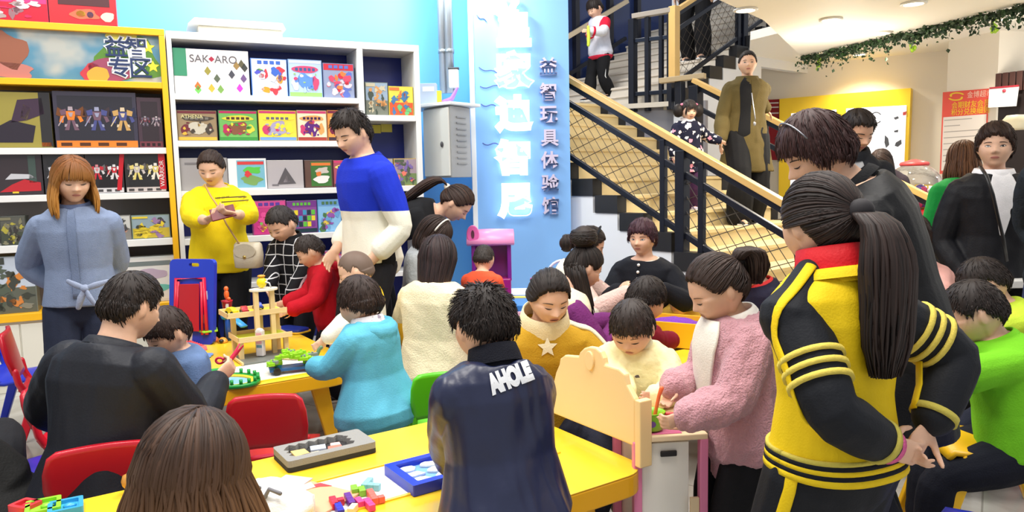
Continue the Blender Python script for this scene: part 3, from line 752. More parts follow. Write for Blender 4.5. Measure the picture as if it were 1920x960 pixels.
def tied_hair(p, m, table=BACK, tie=(0, -.95, .30), thick=.04, n=300, tail=.32, tailr=.042, out=.05, style='tail', seed=3, fringe=None, bunr=.3, tailw=None, band=(30, 26, 30), drift=(0, 0, 0), hang=None, part=0, loose=0, rise=.25):
    """hair combed back to a tie; style tail | bun | none"""
    mb = MB(); rs = np.random.RandomState(seed); t = nrm(tie); S = Strands()
    shell(p, mb, table, thick, .22, seed, -t, edge=.05); 
    zt = np.array(table)
    for i in range(n):
        az = rs.uniform(-180, 180); d0 = dir_at(az, np.interp(abs(az), zt[:, 0], zt[:, 1])+.015, p.K)
        w_ = slerp(d0, t, np.linspace(0, 1, 9)); off = thick*(.55+.65*np.sin(np.linspace(.1, 1.5, 9)))+rs.uniform(-.006, .012)
        wig = rs.normal(size=3)*.03; w_ = w_+np.sin(np.linspace(0, math.pi, 9))[:, None]*wig; w_ /= np.linalg.norm(w_, axis=1)[:, None]
        S.add(h_pt(p, w_, off), p.h*np.array([.004]+[.012]*7+[.010]))
    for i in range(loose):   # fine flyaway hair over the ears and neck
        az = rs.choice([-1, 1])*rs.uniform(50, 115); d0 = dir_at(az, .0, p.K); P = h_pt(p, d0, .02)[0]; L = rs.uniform(.05, .16)
        S.add([P+np.array([rs.normal()*.004, rs.normal()*.004, -L*u]) for u in np.linspace(0, 1, 5)], np.full(5, .0012))
    T = h_pt(p, t, thick)[0]; o = nrm(p.Rm@t)
    if style == 'tail':
        g = np.array([0, 0, -1.0]); dr = np.array(drift, float); N = 14; guide = []; v = nrm(o+np.array([0, 0, rise])); pos = T.copy()
        hg = g if hang is None else nrm(p.f2*hang[1]+p.r2*hang[0]+np.array([0, 0, hang[2]]))
        st = tail/(N-1)
        for i in range(N):
            guide.append(pos.copy()); k = min(1, i/3.2*.03/max(.02, out)*1.3); v = nrm(v*(1-k*.55)+hg*k*.55+dr*.03); pos = pos+v*st
        guide = np.array(guide); u = np.linspace(0, 1, N)
        rad = tailr*np.interp(u, [0, .08, .35, .75, 1], [.22, .55, 1, .85, .35])
        sd = nrm(np.cross(hg, o)); od = nrm(np.cross(sd, hg))
        for i in range(int(n*1.5)):
            a = rs.uniform(0, 2*math.pi); q = math.sqrt(rs.rand()); ln = 1-.45*rs.rand()**1.6; k = max(5, int(N*ln))
            wv = .006*np.sin(u*rs.uniform(4, 9)+rs.rand()*6)[:, None]*sd
            P = guide+(rad*q)[:, None]*(math.cos(a)*sd*(1.1)+math.sin(a)*od*.75)+wv*u[:, None]*1.5
            S.add(P[:k], (.0042+.002*rs.rand())*np.interp(np.linspace(0, 1, k), [0, .1, .7, 1], [.7, 1, .9, .25]))
        cm = MB(); cm.tube([T-o*.004, T+o*.010], .36*tailr+.006, 16, round_ends=True); cm.build('hair_tie', mat('tie_%d_%d_%d' % band, band, .8), p.obj, True)
    elif style == 'bun':
        r = bunr*p.h; c = T+o*r*.6
        mb.ell(c, r*.9, None, 18, 12)
        e1 = nrm(np.cross(o, [.2, .3, 1])); e2 = np.cross(o, e1)
        for i in range(90):
            a0 = rs.uniform(0, 6.28); q = rs.uniform(.35, .98); hz = rs.uniform(-.5, .6)
            A = a0+np.linspace(0, 2.6, 8); rr = r*(1.0)*math.sqrt(max(.05, 1-hz*hz))
            S.add([c+o*hz*r*.9+rr*(math.cos(a)*e1+math.sin(a)*e2) for a in A], r*.09*np.sin(np.linspace(.3, 2.9, 8)))
    if fringe:
        zf, n2 = fringe
        for i in range(n2):
            az = rs.uniform(-42, 42); d0 = nrm([math.sin(math.radians(az))*.45, .55, .80]); d1 = dir_at(az*1.05+rs.uniform(-4, 4), zf+rs.uniform(-.03, .03)+.0006*az*az*.3*(-1), p.K)
            w_ = slerp(d0, d1, np.linspace(0, 1, 8)); S.add(h_pt(p, w_, thick*.9+.02*np.sin(np.linspace(0, 2.6, 8))), p.h*np.array([.012]*6+[.010, .004]))
    S.into(mb); return mb.build('hair', m, p.obj, True)
def long_hair(p, m, length=.2, table=COVER, thick=.055, n=420, part=0.0, open_az=58, fringe=None, seed=4, vol=.02, flare=.02, inward=.0, gather=None, r=.0055, ragged=.12, wave=.004, side_len=None):
    """hair hanging from a parting; length in metres below ear level; open_az: the face opening"""
    mb = MB(); rs = np.random.RandomState(seed); S = Strands(); shell(p, mb, table, thick, .22, seed, (part, -.1, 1), edge=.05)
    down = np.array([0, 0, -1.0])
    for i in range(n):
        az = rs.uniform(open_az, 360-open_az); az = az-360 if az > 180 else az
        sgn = 1 if az > 0 else -1
        yy = np.interp(abs(az), [open_az, 110, 180], [.42, .05, -.42])+rs.uniform(-.12, .12)
        d0 = nrm([part+sgn*.03, yy, .86]); d1 = dir_at(az, rs.uniform(-.16, -.06), p.K)
        w_ = slerp(d0, d1, np.linspace(0, 1, 9)); lay = rs.rand()
        A = h_pt(p, w_, thick*(.5+.55*lay)+vol*np.sin(np.linspace(0, 1.9, 9))*lay/ max(.1, p.h)*.2)
        o = nrm((A[-1]-p.C)*np.array([1, 1, 0])); L = length*(1-ragged*rs.rand())
        if side_len and abs(az) < 110: L *= side_len
        k = 8; B = []; ph = rs.rand()*6
        for j in range(1, k+1):
            u = j/k; B.append(A[-1]+down*L*u+o*(flare*math.sin(u*2.4)*(.5+.5*lay)-inward*u*u)+np.cross(o, down)*wave*math.sin(u*5+ph))
        P = np.concatenate([A, np.array(B)])
        if gather is not None:
            gx, amt = gather
            for j in range(9, len(P)):
                u = (j-8)/k; tgt = p.C+p.Rm@(np.array(gx)*p.h); P[j, :2] = P[j, :2]*(1-amt*u)+tgt[:2]*amt*u
        S.add(P, r*np.interp(np.linspace(0, 1, len(P)), [0, .15, .75, 1], [.7, 1, .9, .2])*(.8+.4*rs.rand()))
    if fringe:
        zf, n2, sweep = fringe
        for i in range(n2):
            az = rs.uniform(-open_az-4, open_az+4); d0 = nrm([part*.6+math.sin(math.radians(az))*.35, .40, .86]); d1 = dir_at(az+sweep, zf+rs.uniform(-.03, .03)-.10*(abs(az)/60)**2, p.K)
            w_ = slerp(d0, d1, np.linspace(0, 1, 9)); S.add(h_pt(p, w_, thick*.95+.03*np.sin(np.linspace(0, 2.7, 9))), p.h*np.array([.016]*6+[.014, .011, .004]))
    S.into(mb); return mb.build('hair', m, p.obj, True)
# ------------------------------------------------------------------ setting: directions of the building grid
def adir(az): a = math.radians(az); return np.array([math.sin(a), math.cos(a), 0.0])
ZU = np.array([0, 0, 1.0])
# toy shelf front plane
SA = U(310, 57, 5.6); 
def _find(px, py, z):  # point of a pixel ray at height z
    return G(px, py, z)
SB = G(785, 85, SA[2]); SE = nrm((SB-SA)*np.array([1, 1, 0])); SN = np.array([SE[1], -SE[0], 0.0])  # SN points to the room
SHZ = SA[2]
def S2(px, py, back=0.0):
    """pixel -> (s,z) on the shelf front plane, moved back by 'back'"""
    P = PL(px, py, SA-SN*back, SN); return float(np.dot(P-SA, SE)), float(P[2])
def SW(s, z, d=0.0): return SA*np.array([1, 1, 0])+SE*s+SN*d+ZU*z   # d>0 towards the room
SR = np.stack([SE, -SN, ZU], 1)      # local x along the shelf, y into the wall
SAZ = math.degrees(math.atan2(SE[0], SE[1]))-90   # heading of local +Y (into the wall)

# floor: glossy pale tiles
def floor_mat():
    m = bpy.data.materials.new('floor_tiles'); m.use_nodes = True; nt = m.node_tree; b = nt.nodes['Principled BSDF']
    tc = nt.nodes.new('ShaderNodeTexCoord'); mp = nt.nodes.new('ShaderNodeMapping'); mp.inputs['Rotation'].default_value = (0, 0, math.radians(33))
    nt.links.new(tc.outputs['Object'], mp.inputs['Vector'])
    br = nt.nodes.new('ShaderNodeTexBrick'); br.offset = 0; br.inputs['Scale'].default_value = 1; br.inputs['Brick Width'].default_value = .8; br.inputs['Row Height'].default_value = .8
    br.inputs['Mortar Size'].default_value = .004; br.inputs['Color1'].default_value = lin((196, 193, 186)); br.inputs['Color2'].default_value = lin((188, 186, 180)); br.inputs['Mortar'].default_value = lin((150, 147, 140))
    nt.links.new(mp.outputs['Vector'], br.inputs['Vector'])
    n = nt.nodes.new('ShaderNodeTexNoise'); n.inputs['Scale'].default_value = 2.2; n.inputs['Detail'].default_value = 8; n.inputs['Distortion'].default_value = 1.5
    nt.links.new(tc.outputs['Object'], n.inputs['Vector'])
    cr = nt.nodes.new('ShaderNodeValToRGB'); cr.color_ramp.elements[0].position = .38; cr.color_ramp.elements[0].color = (.62, .60, .57, 1); cr.color_ramp.elements[1].position = .62; cr.color_ramp.elements[1].color = (1, 1, 1, 1)
    nt.links.new(n.outputs['Fac'], cr.inputs['Fac'])
    mx = nt.nodes.new('ShaderNodeMix'); mx.data_type = 'RGBA'; mx.blend_type = 'MULTIPLY'; mx.inputs['Factor'].default_value = .8
    nt.links.new(br.outputs['Color'], mx.inputs['A']); nt.links.new(cr.outputs['Color'], mx.inputs['B']); nt.links.new(mx.outputs['Result'], b.inputs['Base Color'])
    b.inputs['Roughness'].default_value = .12; b.inputs['Specular IOR Level'].default_value = .5
    return m
mb = MB(); mb.box((0.5, 5.5, -.06), (19, 17, .12)); struct(mb.build('floor', floor_mat()))

WB = 0.95     # back wall distance behind the shelf front
wallblue = mat('wall_blue', (112, 186, 240), .6, vary=.03, vscale=1.5)
# blue wall behind the shelves, runs past them to the sign column
mb = MB(); mb.box(SW(-.55, 2.4, -WB-.05), (7.1, .1, 4.8), R=SR); struct(mb.build('wall_back', wallblue))

# ------------------------------------------------------------------ shelves
white = mat('shelf_white', (228, 228, 226), .35); yel = mat('shelf_yellow', (246, 184, 22), .35); navy = mat('shelf_navy', (16, 34, 120), .3); grey_in = mat('shelf_grey', (112, 108, 108), .6)
cream_pan = mat('cupboard_cream', (226, 222, 208), .4)
def rect(px0, py0, px1, py1, back=0.0):
    a = S2(px0, py0, back); b = S2(px1, py1, back); return a[0], a[1], b[0], b[1]
class ShelfMB(MB):
    def bx(s, s0, s1, z0, z1, d0, d1, mi=0): return s.box((( s0+s1)/2, -(d0+d1)/2, (z0+z1)/2), (abs(s1-s0), abs(d1-d0), abs(z1-z0)), mi=mi)
DEP = .36
def zat(px, py): return S2(px, py)[1]
# white unit: s from 0 to wR ; divider
s_div0, s_div1 = S2(669, 100)[0], S2(680, 100)[0]; s_r0, s_r1 = S2(776, 105)[0], S2(786, 105)[0]
zt = SHZ
zw1 = (zat(480, 179), zat(480, 190)); zw2 = (zat(480, 264), zat(480, 275)); zw3 = (zat(560, 353), zat(560, 364)); zw4 = (zat(560, 438), zat(560, 449))
s_l1 = S2(321, 75)[0]
BZ = zat(40, 589)[0] if False else S2(40, 589)[1]
ROOT = SA*np.array([1, 1, 0])
def shelf_unit(name, label, loc=ROOT): 
    return thing(name, label, 'shelf', loc, SAZ)
tw = shelf_unit('display_shelf', 'tall white toy shelf with dark blue back, in front of the blue wall')
def board(name, m, s0, s1, z0, z1, d0, d1, par, bev=.003):
    k = ShelfMB(); k.bx(s0, s1, z0, z1, d0, d1); return k.build(name, m, par, bevel=bev)
board('back_panel', navy, s_l1, s_r0, .1, zt-.05, -DEP-.02, -DEP, tw)
board('top_board', white, 0, s_r1, zt-.055, zt, -DEP-.02, 0, tw)
board('side_panel', white, 0.0, s_l1, 0, zt-.055, -DEP-.02, 0, tw); board('side_panel', white, s_r0, s_r1, 0, zt-.055, -DEP-.02, 0, tw); board('side_panel', white, s_div0, s_div1, 0, zt-.055, -DEP, 0, tw)
for a, b in (zw1, zw2, zw3, zw4): board('shelf_board', white, s_l1, s_div0, b, a, -DEP, 0, tw)
zn1 = (zat(735, 216), zat(735, 227)); 
for a, b in (zn1, zw3, (zw4[0]-.02, zw4[1]-.02)): board('shelf_board', white, s_div1, s_r0, b, a, -DEP, 0, tw)
board('shelf_board', white, s_l1, s_r0, zw4[1]-.36, zw4[1]-.32, -DEP, 0, tw); board('plinth', white, s_l1, s_r0, 0, .1, -DEP, -.02, tw)
# yellow unit to the left
s_y1 = -.008; s_y0i = S2(303, 150)[0]; s_yL = -2.1
zy = (zat(160, 46.5), zat(160, 59.5)); zy2 = (zat(150, 150), zat(150, 162)); zy3 = (zat(150, 277), zat(150, 289)); zy4 = (zat(250, 361), zat(250, 373)); zy5 = (zat(260, 449), zat(260, 462)); zy6 = (zat(40, 588), zat(40, 602))
ty = shelf_unit('display_shelf', 'tall yellow framed toy shelf with white boards at the left edge')
board('back_panel', grey_in, s_yL, s_y0i, .1, zy[0]-.03, -DEP-.02, -DEP, ty)
board('top_board', yel, s_yL, s_y1, zy[1], zy[0], -DEP-.02, 0.012, ty)
board('side_panel', yel, s_y0i, s_y1, zy6[1], zy[1], -DEP-.02, 0.012, ty); board('side_panel', yel, s_yL, s_yL+.05, zy6[1], zy[1], -DEP-.02, 0.012, ty)
board('header_board', yel, s_yL+.05, s_y0i, zy2[1], zy2[0], -DEP, 0.012, ty)
for a, b in (zy3, zy4, zy5): board('shelf_board', white, s_yL+.05, s_y0i, b, a, -DEP, 0, ty)
board('base_board', yel, s_yL, s_y1, zy6[1], zy6[0], -DEP-.02, .03, ty)
board('cupboard', cream_pan, s_yL, s_y1, .0, zy6[1], -DEP-.02, 0, ty)
for i in range(4):
    board('cupboard_door', cream_pan, s_yL+.02+i*.515, s_yL+.525+i*.515, .06, zy6[1]-.02, 0, .012, ty)

# header banner (printed panel behind a glossy sheet)
def ell_poly(cx, cy, rx, ry, n=20, a0=0): return [(cx+rx*math.cos(a0+2*math.pi*i/n), cy+ry*math.sin(a0+2*math.pi*i/n)) for i in range(n)]
def blob_poly(cx, cy, rx, ry, seed, n=22, j=.18):
    rs = np.random.RandomState(seed); ph = rs.rand(3)*6
    return [(cx+rx*math.cos(t)*(1+j*math.sin(3*t+ph[0])+j*.6*math.sin(5*t+ph[1])), cy+ry*math.sin(t)*(1+j*math.sin(2*t+ph[2])+j*.6*math.sin(4*t+ph[0]))) for t in np.arange(n)*2*math.pi/n]
def star_poly(cx, cy, r, n=5, inner=.45, a0=math.pi/2): return [(cx+(r if i % 2 == 0 else r*inner)*math.cos(a0+math.pi*i/n), cy+(r if i % 2 == 0 else r*inner)*math.sin(a0+math.pi*i/n)) for i in range(2*n)]
def pp(px, py, d=0.0): s_, z_ = S2(px, py, -d); return s_, z_
bn = tag(thing('banner_panel', 'printed header panel with chunky lettering on the yellow toy shelf', 'sign', ROOT, SAZ), 'printed header panel with chunky lettering on the yellow toy shelf', 'sign')
EX, EY, EZ = np.array([1, 0, 0.]), np.array([0, 0, 1.]), np.array([0, -1., 0])
def dec(parent, name, polys, o=(0, 0, 0), t=.002):
    """flat printed shapes: list of (poly, colour, layer)"""
    cols = []; k = MB()
    for poly, c, l in polys:
        if c not in cols: cols.append(c)
        k.prism(poly, np.array(o)+EZ*(.0012*l), EX, EY, EZ, t*.5, cols.index(c))
    return k.build(name, [mat('print_%d_%d_%d' % c, c, .25, coat=.3) for c in cols], parent)
k = ShelfMB(); k.bx(s_yL+.05, s_y0i, zy2[0], zy[1], -.05, -.03)
def banner_mat():
    m = bpy.data.materials.new('banner_print'); m.use_nodes = True; nt = m.node_tree; b = nt.nodes['Principled BSDF']
    tc = nt.nodes.new('ShaderNodeTexCoord'); n = nt.nodes.new('ShaderNodeTexNoise'); n.inputs['Scale'].default_value = 2.6; n.inputs['Detail'].default_value = 3
    nt.links.new(tc.outputs['Object'], n.inputs['Vector']); cr = nt.nodes.new('ShaderNodeValToRGB'); e = cr.color_ramp.elements
    e[0].position = .35; e[0].color = lin((58, 118, 150)); e[1].position = .6; e[1].color = lin((176, 178, 172)); x = e.new(.48); x.color = lin((92, 140, 165))
    nt.links.new(n.outputs['Fac'], cr.inputs['Fac']); nt.links.new(cr.outputs['Color'], b.inputs['Base Color']); b.inputs['Roughness'].default_value = .12; b.inputs['Coat Weight'].default_value = .5
    return m
k.build('printed_sheet', banner_mat(), bn)
gx, gz = pp(242, 108); gr = abs(pp(300, 108)[0]-gx)
D_ = lambda px, py: pp(px, py)
polys = [(blob_poly(gx, gz, gr*.98, gr*.9, 3), (86, 132, 48), 0), (blob_poly(*D_(205, 132), .14, .10, 5), (150, 70, 96), 1), (blob_poly(*D_(185, 142), .07, .06, 6), (206, 160, 60), 2), (blob_poly(*D_(172, 140), .06, .08, 8), (190, 60, 70), 1),
         (star_poly(*D_(277, 88), .05), (236, 222, 60), 2), (star_poly(*D_(287, 124), .045), (236, 222, 60), 2), (blob_poly(*D_(10, 92), .13, .12, 9), (150, 92, 70), 1), (blob_poly(*D_(14, 130), .16, .05, 10), (190, 120, 110), 1), (blob_poly(*D_(225, 68), .10, .035, 12), (222, 214, 90), 1)]
dec(bn, 'printed_picture', polys, (0, .03, 0))
for ch, px, py, sz in (('益', 196, 101, .150), ('智', 235, 102, .150), ('专', 203, 139, .150), ('区', 242, 141, .155)):
    a = pp(px, py); o = np.array([a[0], .024, a[1]])
    text('lettering_outline', ch, sz, mat('print_230', (232, 236, 240), .3), o, EX, EY, bn, .001, .010)
    text('lettering', ch, sz, mat('print_navy', (38, 54, 96), .3), o+np.array([0, -.004, 0]), EX, EY, bn, .001, .002)

# ------------------------------------------------------------------ toy boxes on the shelves
def pr(c): return tuple(int(max(0, min(255, v))) for v in c)
def toy_box(px0, py0, px1, py1, zbase, depth, label, style, cols, group, seed=0, title=None, tcol=None, back=.04, tilt=0):
    """pixel rectangle of the front face; the box stands on height zbase"""
    s0, _ = S2(px0, (py0+py1)/2, back); s1, _ = S2(px1, (py0+py1)/2, back); zt_ = S2((px0+px1)/2, py0, back)[1]
    w_ = s1-s0; h_ = zt_-zbase; loc = SW((s0+s1)/2, zbase, -back)
    t = thing('toy_box', label, 'toy box', loc, SAZ, group); rs = np.random.RandomState(seed+abs(int(px0))*3)
    k = MB(); k.box((0, depth/2, h_/2), (w_, depth, h_)); k.build('carton', mat('card_%d_%d_%d' % cols[0], cols[0], .35, coat=.2), t, bevel=.002)
    P = []; x0, x1 = -w_/2+.006, w_/2-.006; R = lambda a, b, c, d: [(a, b), (c, b), (c, d), (a, d)]
    if style == 'window':     # dark box, clear window with a robot-like figure inside
        P.append((R(x0+.02, h_*.12, x1-.02, h_*.92), pr(np.array(cols[0])*.55+12), 0))
        for i in range(3 if w_ > .3 else 2):
            cx = x0+w_*(i+.6)/(3.2 if w_ > .3 else 2.2)
            c1, c2 = cols[1+i % (len(cols)-1)], cols[1+(i+1) % (len(cols)-1)]
            q = min(w_*(.15 if w_ > .3 else .21), h_*.30); T_ = lambda pts: [(cx+x*q, h_*.54+y*q) for x, y in pts]; dk_ = pr(np.array(c1)*.45+8); lt_ = pr(np.array(c2)*.5+110)
            P += [(T_([(-1.0, .9), (-.2, .3), (-.5, -.1), (-1.15, .2)]), dk_, 1), (T_([(1.0, 1.0), (1.2, .1), (.5, -.1), (.2, .4)]), dk_, 1), (T_([(-.42, .55), (.42, .55), (.25, -.25), (-.25, -.25)]), c1, 2), (T_([(-.85, .6), (-.36, .75), (-.34, .25), (-.75, .15)]), c2, 3), (T_([(.36, .75), (.85, .6), (.75, .15), (.34, .25)]), c2, 3),
                  (T_([(-.8, .1), (-.52, .12), (-.62, -.5), (-.92, -.42)]), c1, 2), (T_([(.52, .12), (.8, .1), (.98, -.3), (.7, -.45)]), c1, 2), (T_([(-.24, -.22), (-.02, -.22), (-.2, -1.15), (-.55, -1.15)]), c2, 2), (T_([(.02, -.22), (.24, -.22), (.6, -1.15), (.22, -1.15)]), c2, 2), (T_([(-.17, .95), (.17, .95), (.2, .6), (-.2, .6)]), lt_, 4), (T_([(-.2, .42), (.2, .42), (.08, .05), (-.08, .05)]), lt_, 4),
                  (T_([(-1.05, -.75), (-.98, -.8), (-.45, .1), (-.52, .15)]), lt_, 4), (T_([(-.5, -.6), (-.3, -.6), (-.4, -.85), (-.55, -.85)]), lt_, 4), (T_([(.3, -.6), (.5, -.6), (.55, -.85), (.4, -.85)]), lt_, 4)]
        P.append((R(x0, .004, x1, h_*.13), cols[1], 2))
        for i in range(4): P.append((R(x0+w_*(.05+.22*i), h_*.035, x0+w_*(.05+.22*i+.13), h_*.095), pr(np.array(cols[1])*.35), 3))
    elif style == 'game':     # board game: frame, banner arch, hero shape
        P += [(R(x0, .006, x1, h_-.006), cols[1], 0), (R(x0, h_*.9, x1, h_-.006), cols[2], 1), (blob_poly(0, h_*.74, w_*.40, h_*.09, seed, j=.08), cols[3], 2), (blob_poly(0, h_*.42, w_*.24, h_*.22, seed+1), cols[4], 2), (blob_poly(-w_*.30, h_*.36, w_*.11, h_*.17, seed+2), cols[2], 2), (blob_poly(w_*.30, h_*.4, w_*.1, h_*.16, seed+3), cols[3], 2), (R(x0, .006, x1, h_*.13), cols[5 % len(cols)], 1)]
        for i in range(14): P.append((blob_poly(rs.uniform(x0+.04, x1-.04), rs.uniform(.16, .62)*h_, w_*rs.uniform(.02, .07), h_*rs.uniform(.02, .08), seed+i*7), cols[rs.randint(1, len(cols))], 3))
        for i in range(5): P.append((R(-w_*.3+i*w_*.125, h_*.70, -w_*.3+i*w_*.125+w_*.085, h_*.78), pr(np.array(cols[4])*.6), 3))
    elif style == 'blocks':   # colourful assortment of shapes
        P.append((R(x0, .006, x1, h_-.006), cols[1], 0)); P.append((R(x0, h_*.80, x1, h_-.006), cols[2], 1))
        for i in range(22): P.append((blob_poly(rs.uniform(x0+w_*.12, x1-w_*.12), rs.uniform(.10, .70)*h_, w_*rs.uniform(.05, .14), h_*rs.uniform(.04, .12), seed+i), cols[2+rs.randint(len(cols)-2)], 2+i % 2))
        for i in range(4): P.append((R(-w_*.32+i*w_*.17, h_*.85, -w_*.32+i*w_*.17+w_*.12, h_*.94), cols[-1], 3))
    elif style == 'grid':
        P.append((R(x0, .006, x1, h_-.006), cols[1], 0)); P.append((R(x0, h_*.8, x1, h_-.006), cols[2], 1))
        for i in range(6):
            for j in range(3): P.append((R(x0+w_*(.08+.14*i), h_*(.2+.18*j), x0+w_*(.08+.14*i+.12), h_*(.2+.18*j+.15)), cols[2+(i*2+j*3) % (len(cols)-2)], 2))
        P.append((R(x0, .006, x1, h_*.14), cols[-1], 2))
        for i in range(5): P.append((R(-w_*.3+i*w_*.125, h_*.85, -w_*.3+i*w_*.125+w_*.085, h_*.94), cols[3], 3))
    elif style == 'photo':    # white box with a picture inset and a stripe
        P += [(R(x0, .006, x1, h_-.006), cols[1], 0), (R(x0+w_*.2, h_*.06, x1-w_*.03, h_*.94), cols[2], 1), (blob_poly(w_*.1, h_*.3, w_*.27, h_*.14, seed), cols[3], 2), (blob_poly(w_*.14, h_*.62, w_*.22, h_*.13, seed+4), cols[4], 2), (R(x0+w_*.22, h_*.8, x1-w_*.05, h_*.9), cols[5], 2), (blob_poly(w_*.0, h_*.5, w_*.09, h_*.09, seed+5), cols[5], 3)]
    elif style == 'scene':    # landscape print
        P += [(R(x0, .006, x1, h_*.45), cols[1], 0), (R(x0, h_*.45, x1, h_-.006), cols[2], 0)]
        for i in range(24): P.append((blob_poly(rs.uniform(x0+w_*.12, x1-w_*.12), rs.uniform(.08, .82)*h_, w_*rs.uniform(.03, .13), h_*rs.uniform(.03, .13), seed+i, j=.3), cols[3+rs.randint(len(cols)-3)], 1+i % 3))
        P.append((R(x0, h_*.86, x0+w_*.4, h_-.01), cols[3], 3))
    elif style == 'plain':
        P += [(R(x0, .004, x1, h_-.004), cols[1], 0)]+[(q, c, 2) for q, c in cols[2](w_, h_)]
    dec(t, 'printed_front', P, (0, -.0005, 0))
    if title: text('box_title', title, h_*.17 if not isinstance(title, tuple) else .1, mat('print_%d_%d_%d' % tcol, tcol, .4), np.array([x0+w_*.08, -.006, h_*.74]), EX, EY, t, .0008)
    return t
def tri_white(w_, h_):
    return [([(-w_*.24, h_*.15), (w_*.28, h_*.17), (w_*.0, h_*.74)], (92, 88, 88)), ([(-w_*.07, h_*.22), (w_*.12, h_*.22), (w_*.02, h_*.46)], (160, 152, 156)), ([(-w_*.38, h_*.1), (-w_*.2, h_*.1), (-w_*.2, h_*.16), (-w_*.38, h_*.16)], (120, 116, 118))]
def sak(w_, h_):
    o = [([(-w_*.5, h_*.4), (-w_*.33, h_*.4), (-w_*.33, h_), (-w_*.5, h_)], (60, 140, 105)), ([(-w_*.04, h_*.79), (0, h_*.73), (.04*w_, h_*.79), (0, h_*.85)], (170, 40, 66))]
    for x, y, c in ((-.2, .18, (214, 110, 50)), (-.2, .1, (110, 190, 90)), (-.06, .52, (150, 140, 60)), (-.02, .14, (205, 170, 60)), (.06, .36, (90, 100, 80)), (.1, .12, (120, 160, 80)), (.26, .46, (70, 70, 80)), (.36, .16, (220, 60, 190)), (.42, .38, (110, 80, 130)), (.4, .7, (90, 84, 60)), (.33, .66, (150, 120, 70)), (.44, .62, (60, 60, 56))):
        o.append(([(w_*(x-.045), h_*y), (w_*x, h_*(y-.09)), (w_*(x+.045), h_*y), (w_*x, h_*(y+.11))], c))
    return o
g1 = 'boxed toys on the white shelf'; g2 = 'boxed toys on the yellow shelf'
W_, B_ = (236, 234, 232), (24, 24, 28)
tb = toy_box(326, 93, 467, 180, zw1[0], .10, 'wide white construction set carton with green strip on the top white shelf', 'plain', [(232, 228, 228), (236, 230, 232), sak], g1)
text('box_title', 'SAK', .078, mat('print_70', (92, 88, 92), .4), np.array([-.155, -.004, .24]), EX, EY, tb, .0008); text('box_title', 'ARO', .078, mat('print_70', (92, 88, 92), .4), np.array([.02, -.004, .24]), EX, EY, tb, .0008)
toy_box(471, 110, 539, 178, zw1[0], .09, 'blue and white box of coloured blocks beside the wide white carton', 'blocks', [(70, 120, 200), (214, 222, 238), (235, 238, 245), (240, 150, 40), (80, 80, 190), (110, 160, 60), (220, 60, 70), (60, 100, 190)], g1, 3)
toy_box(541, 112, 604, 179, zw1[0], .08, 'light blue box with a whale-like picture on the top white shelf', 'game', [(130, 170, 220), (176, 198, 236), (200, 206, 240), (214, 70, 110), (92, 140, 220), (150, 190, 110)], g1, 6)
toy_box(606, 119, 664, 182, zw1[0], .16, 'clear fronted red toy set at the right end of the top shelf', 'blocks', [(110, 120, 160), (140, 150, 180), (200, 40, 60), (235, 200, 210), (240, 120, 60), (225, 70, 100), (90, 110, 190)], g1, 8)
gm = [('board game box with a columned temple, leftmost on the second white shelf', [(120, 96, 70), (150, 128, 96), (110, 40, 50), (70, 60, 50), (196, 188, 170), (214, 170, 60)]),
      ('green board game box with a brown animal on the second white shelf', [(60, 120, 70), (110, 176, 90), (180, 40, 90), (214, 206, 60), (130, 80, 56), (60, 140, 60)]),
      ('yellow board game box with a jumping figure on the second white shelf', [(210, 180, 60), (240, 214, 70), (200, 60, 110), (250, 226, 60), (170, 160, 190), (110, 150, 200)]),
      ('cream board game box with a purple emblem beside the man in blue', [(190, 160, 130), (236, 222, 190), (200, 60, 110), (226, 160, 90), (90, 30, 120), (160, 60, 50)]),
      ('orange sided board game box just behind the head of the man in blue', [(200, 120, 50), (226, 150, 70), (120, 30, 60), (240, 220, 160), (150, 60, 40), (60, 40, 50)])]
for (a, b), (lb, c), sd in zip(((332, 407), (410, 483), (485, 556), (557, 613), (614, 668)), gm, range(5)):
    toy_box(a, 207, b, 262, zw2[0], .10, lb, 'game', c, g1, 11+sd*3, *(('ATHENA', (220, 210, 150)) if sd == 0 else (None, None)))
toy_box(428, 297, 500, 353, zw3[0], .09, 'white box with a red aircraft picture beside the woman in yellow', 'photo', [(220, 222, 226), (232, 232, 234), (120, 180, 200), (120, 160, 90), (90, 190, 70), (210, 60, 60)], g1, 21)
toy_box(338, 296, 427, 356, zw3[0], .12, 'plain grey carton behind the head of the woman in yellow', 'plain', [(150, 146, 146), (158, 154, 154), lambda w_, h_: [([(-w_*.4, h_*.8), (w_*.1, h_*.8), (w_*.1, h_*.86), (-w_*.4, h_*.86)], (120, 116, 118))]], g1, 22)
toy_box(501, 300, 569, 352, zw3[0], .09, 'grey box printed with a dark triangle puzzle', 'plain', [(170, 166, 168), (178, 172, 174), tri_white], g1, 23)
toy_box(571, 300, 624, 351, zw3[0], .08, 'dark board game box with a white rule sheet right of the triangle box', 'photo', [(70, 50, 46), (96, 70, 60), (60, 110, 50), (232, 226, 222), (200, 190, 180), (222, 120, 50)], g1, 24)
toy_box(625, 300, 668, 350, zw3[0], .08, 'pink and dark game box partly behind the man in blue', 'game', [(120, 50, 60), (170, 80, 100), (210, 60, 110), (240, 220, 120), (90, 60, 100), (60, 60, 60)], g1, 25)
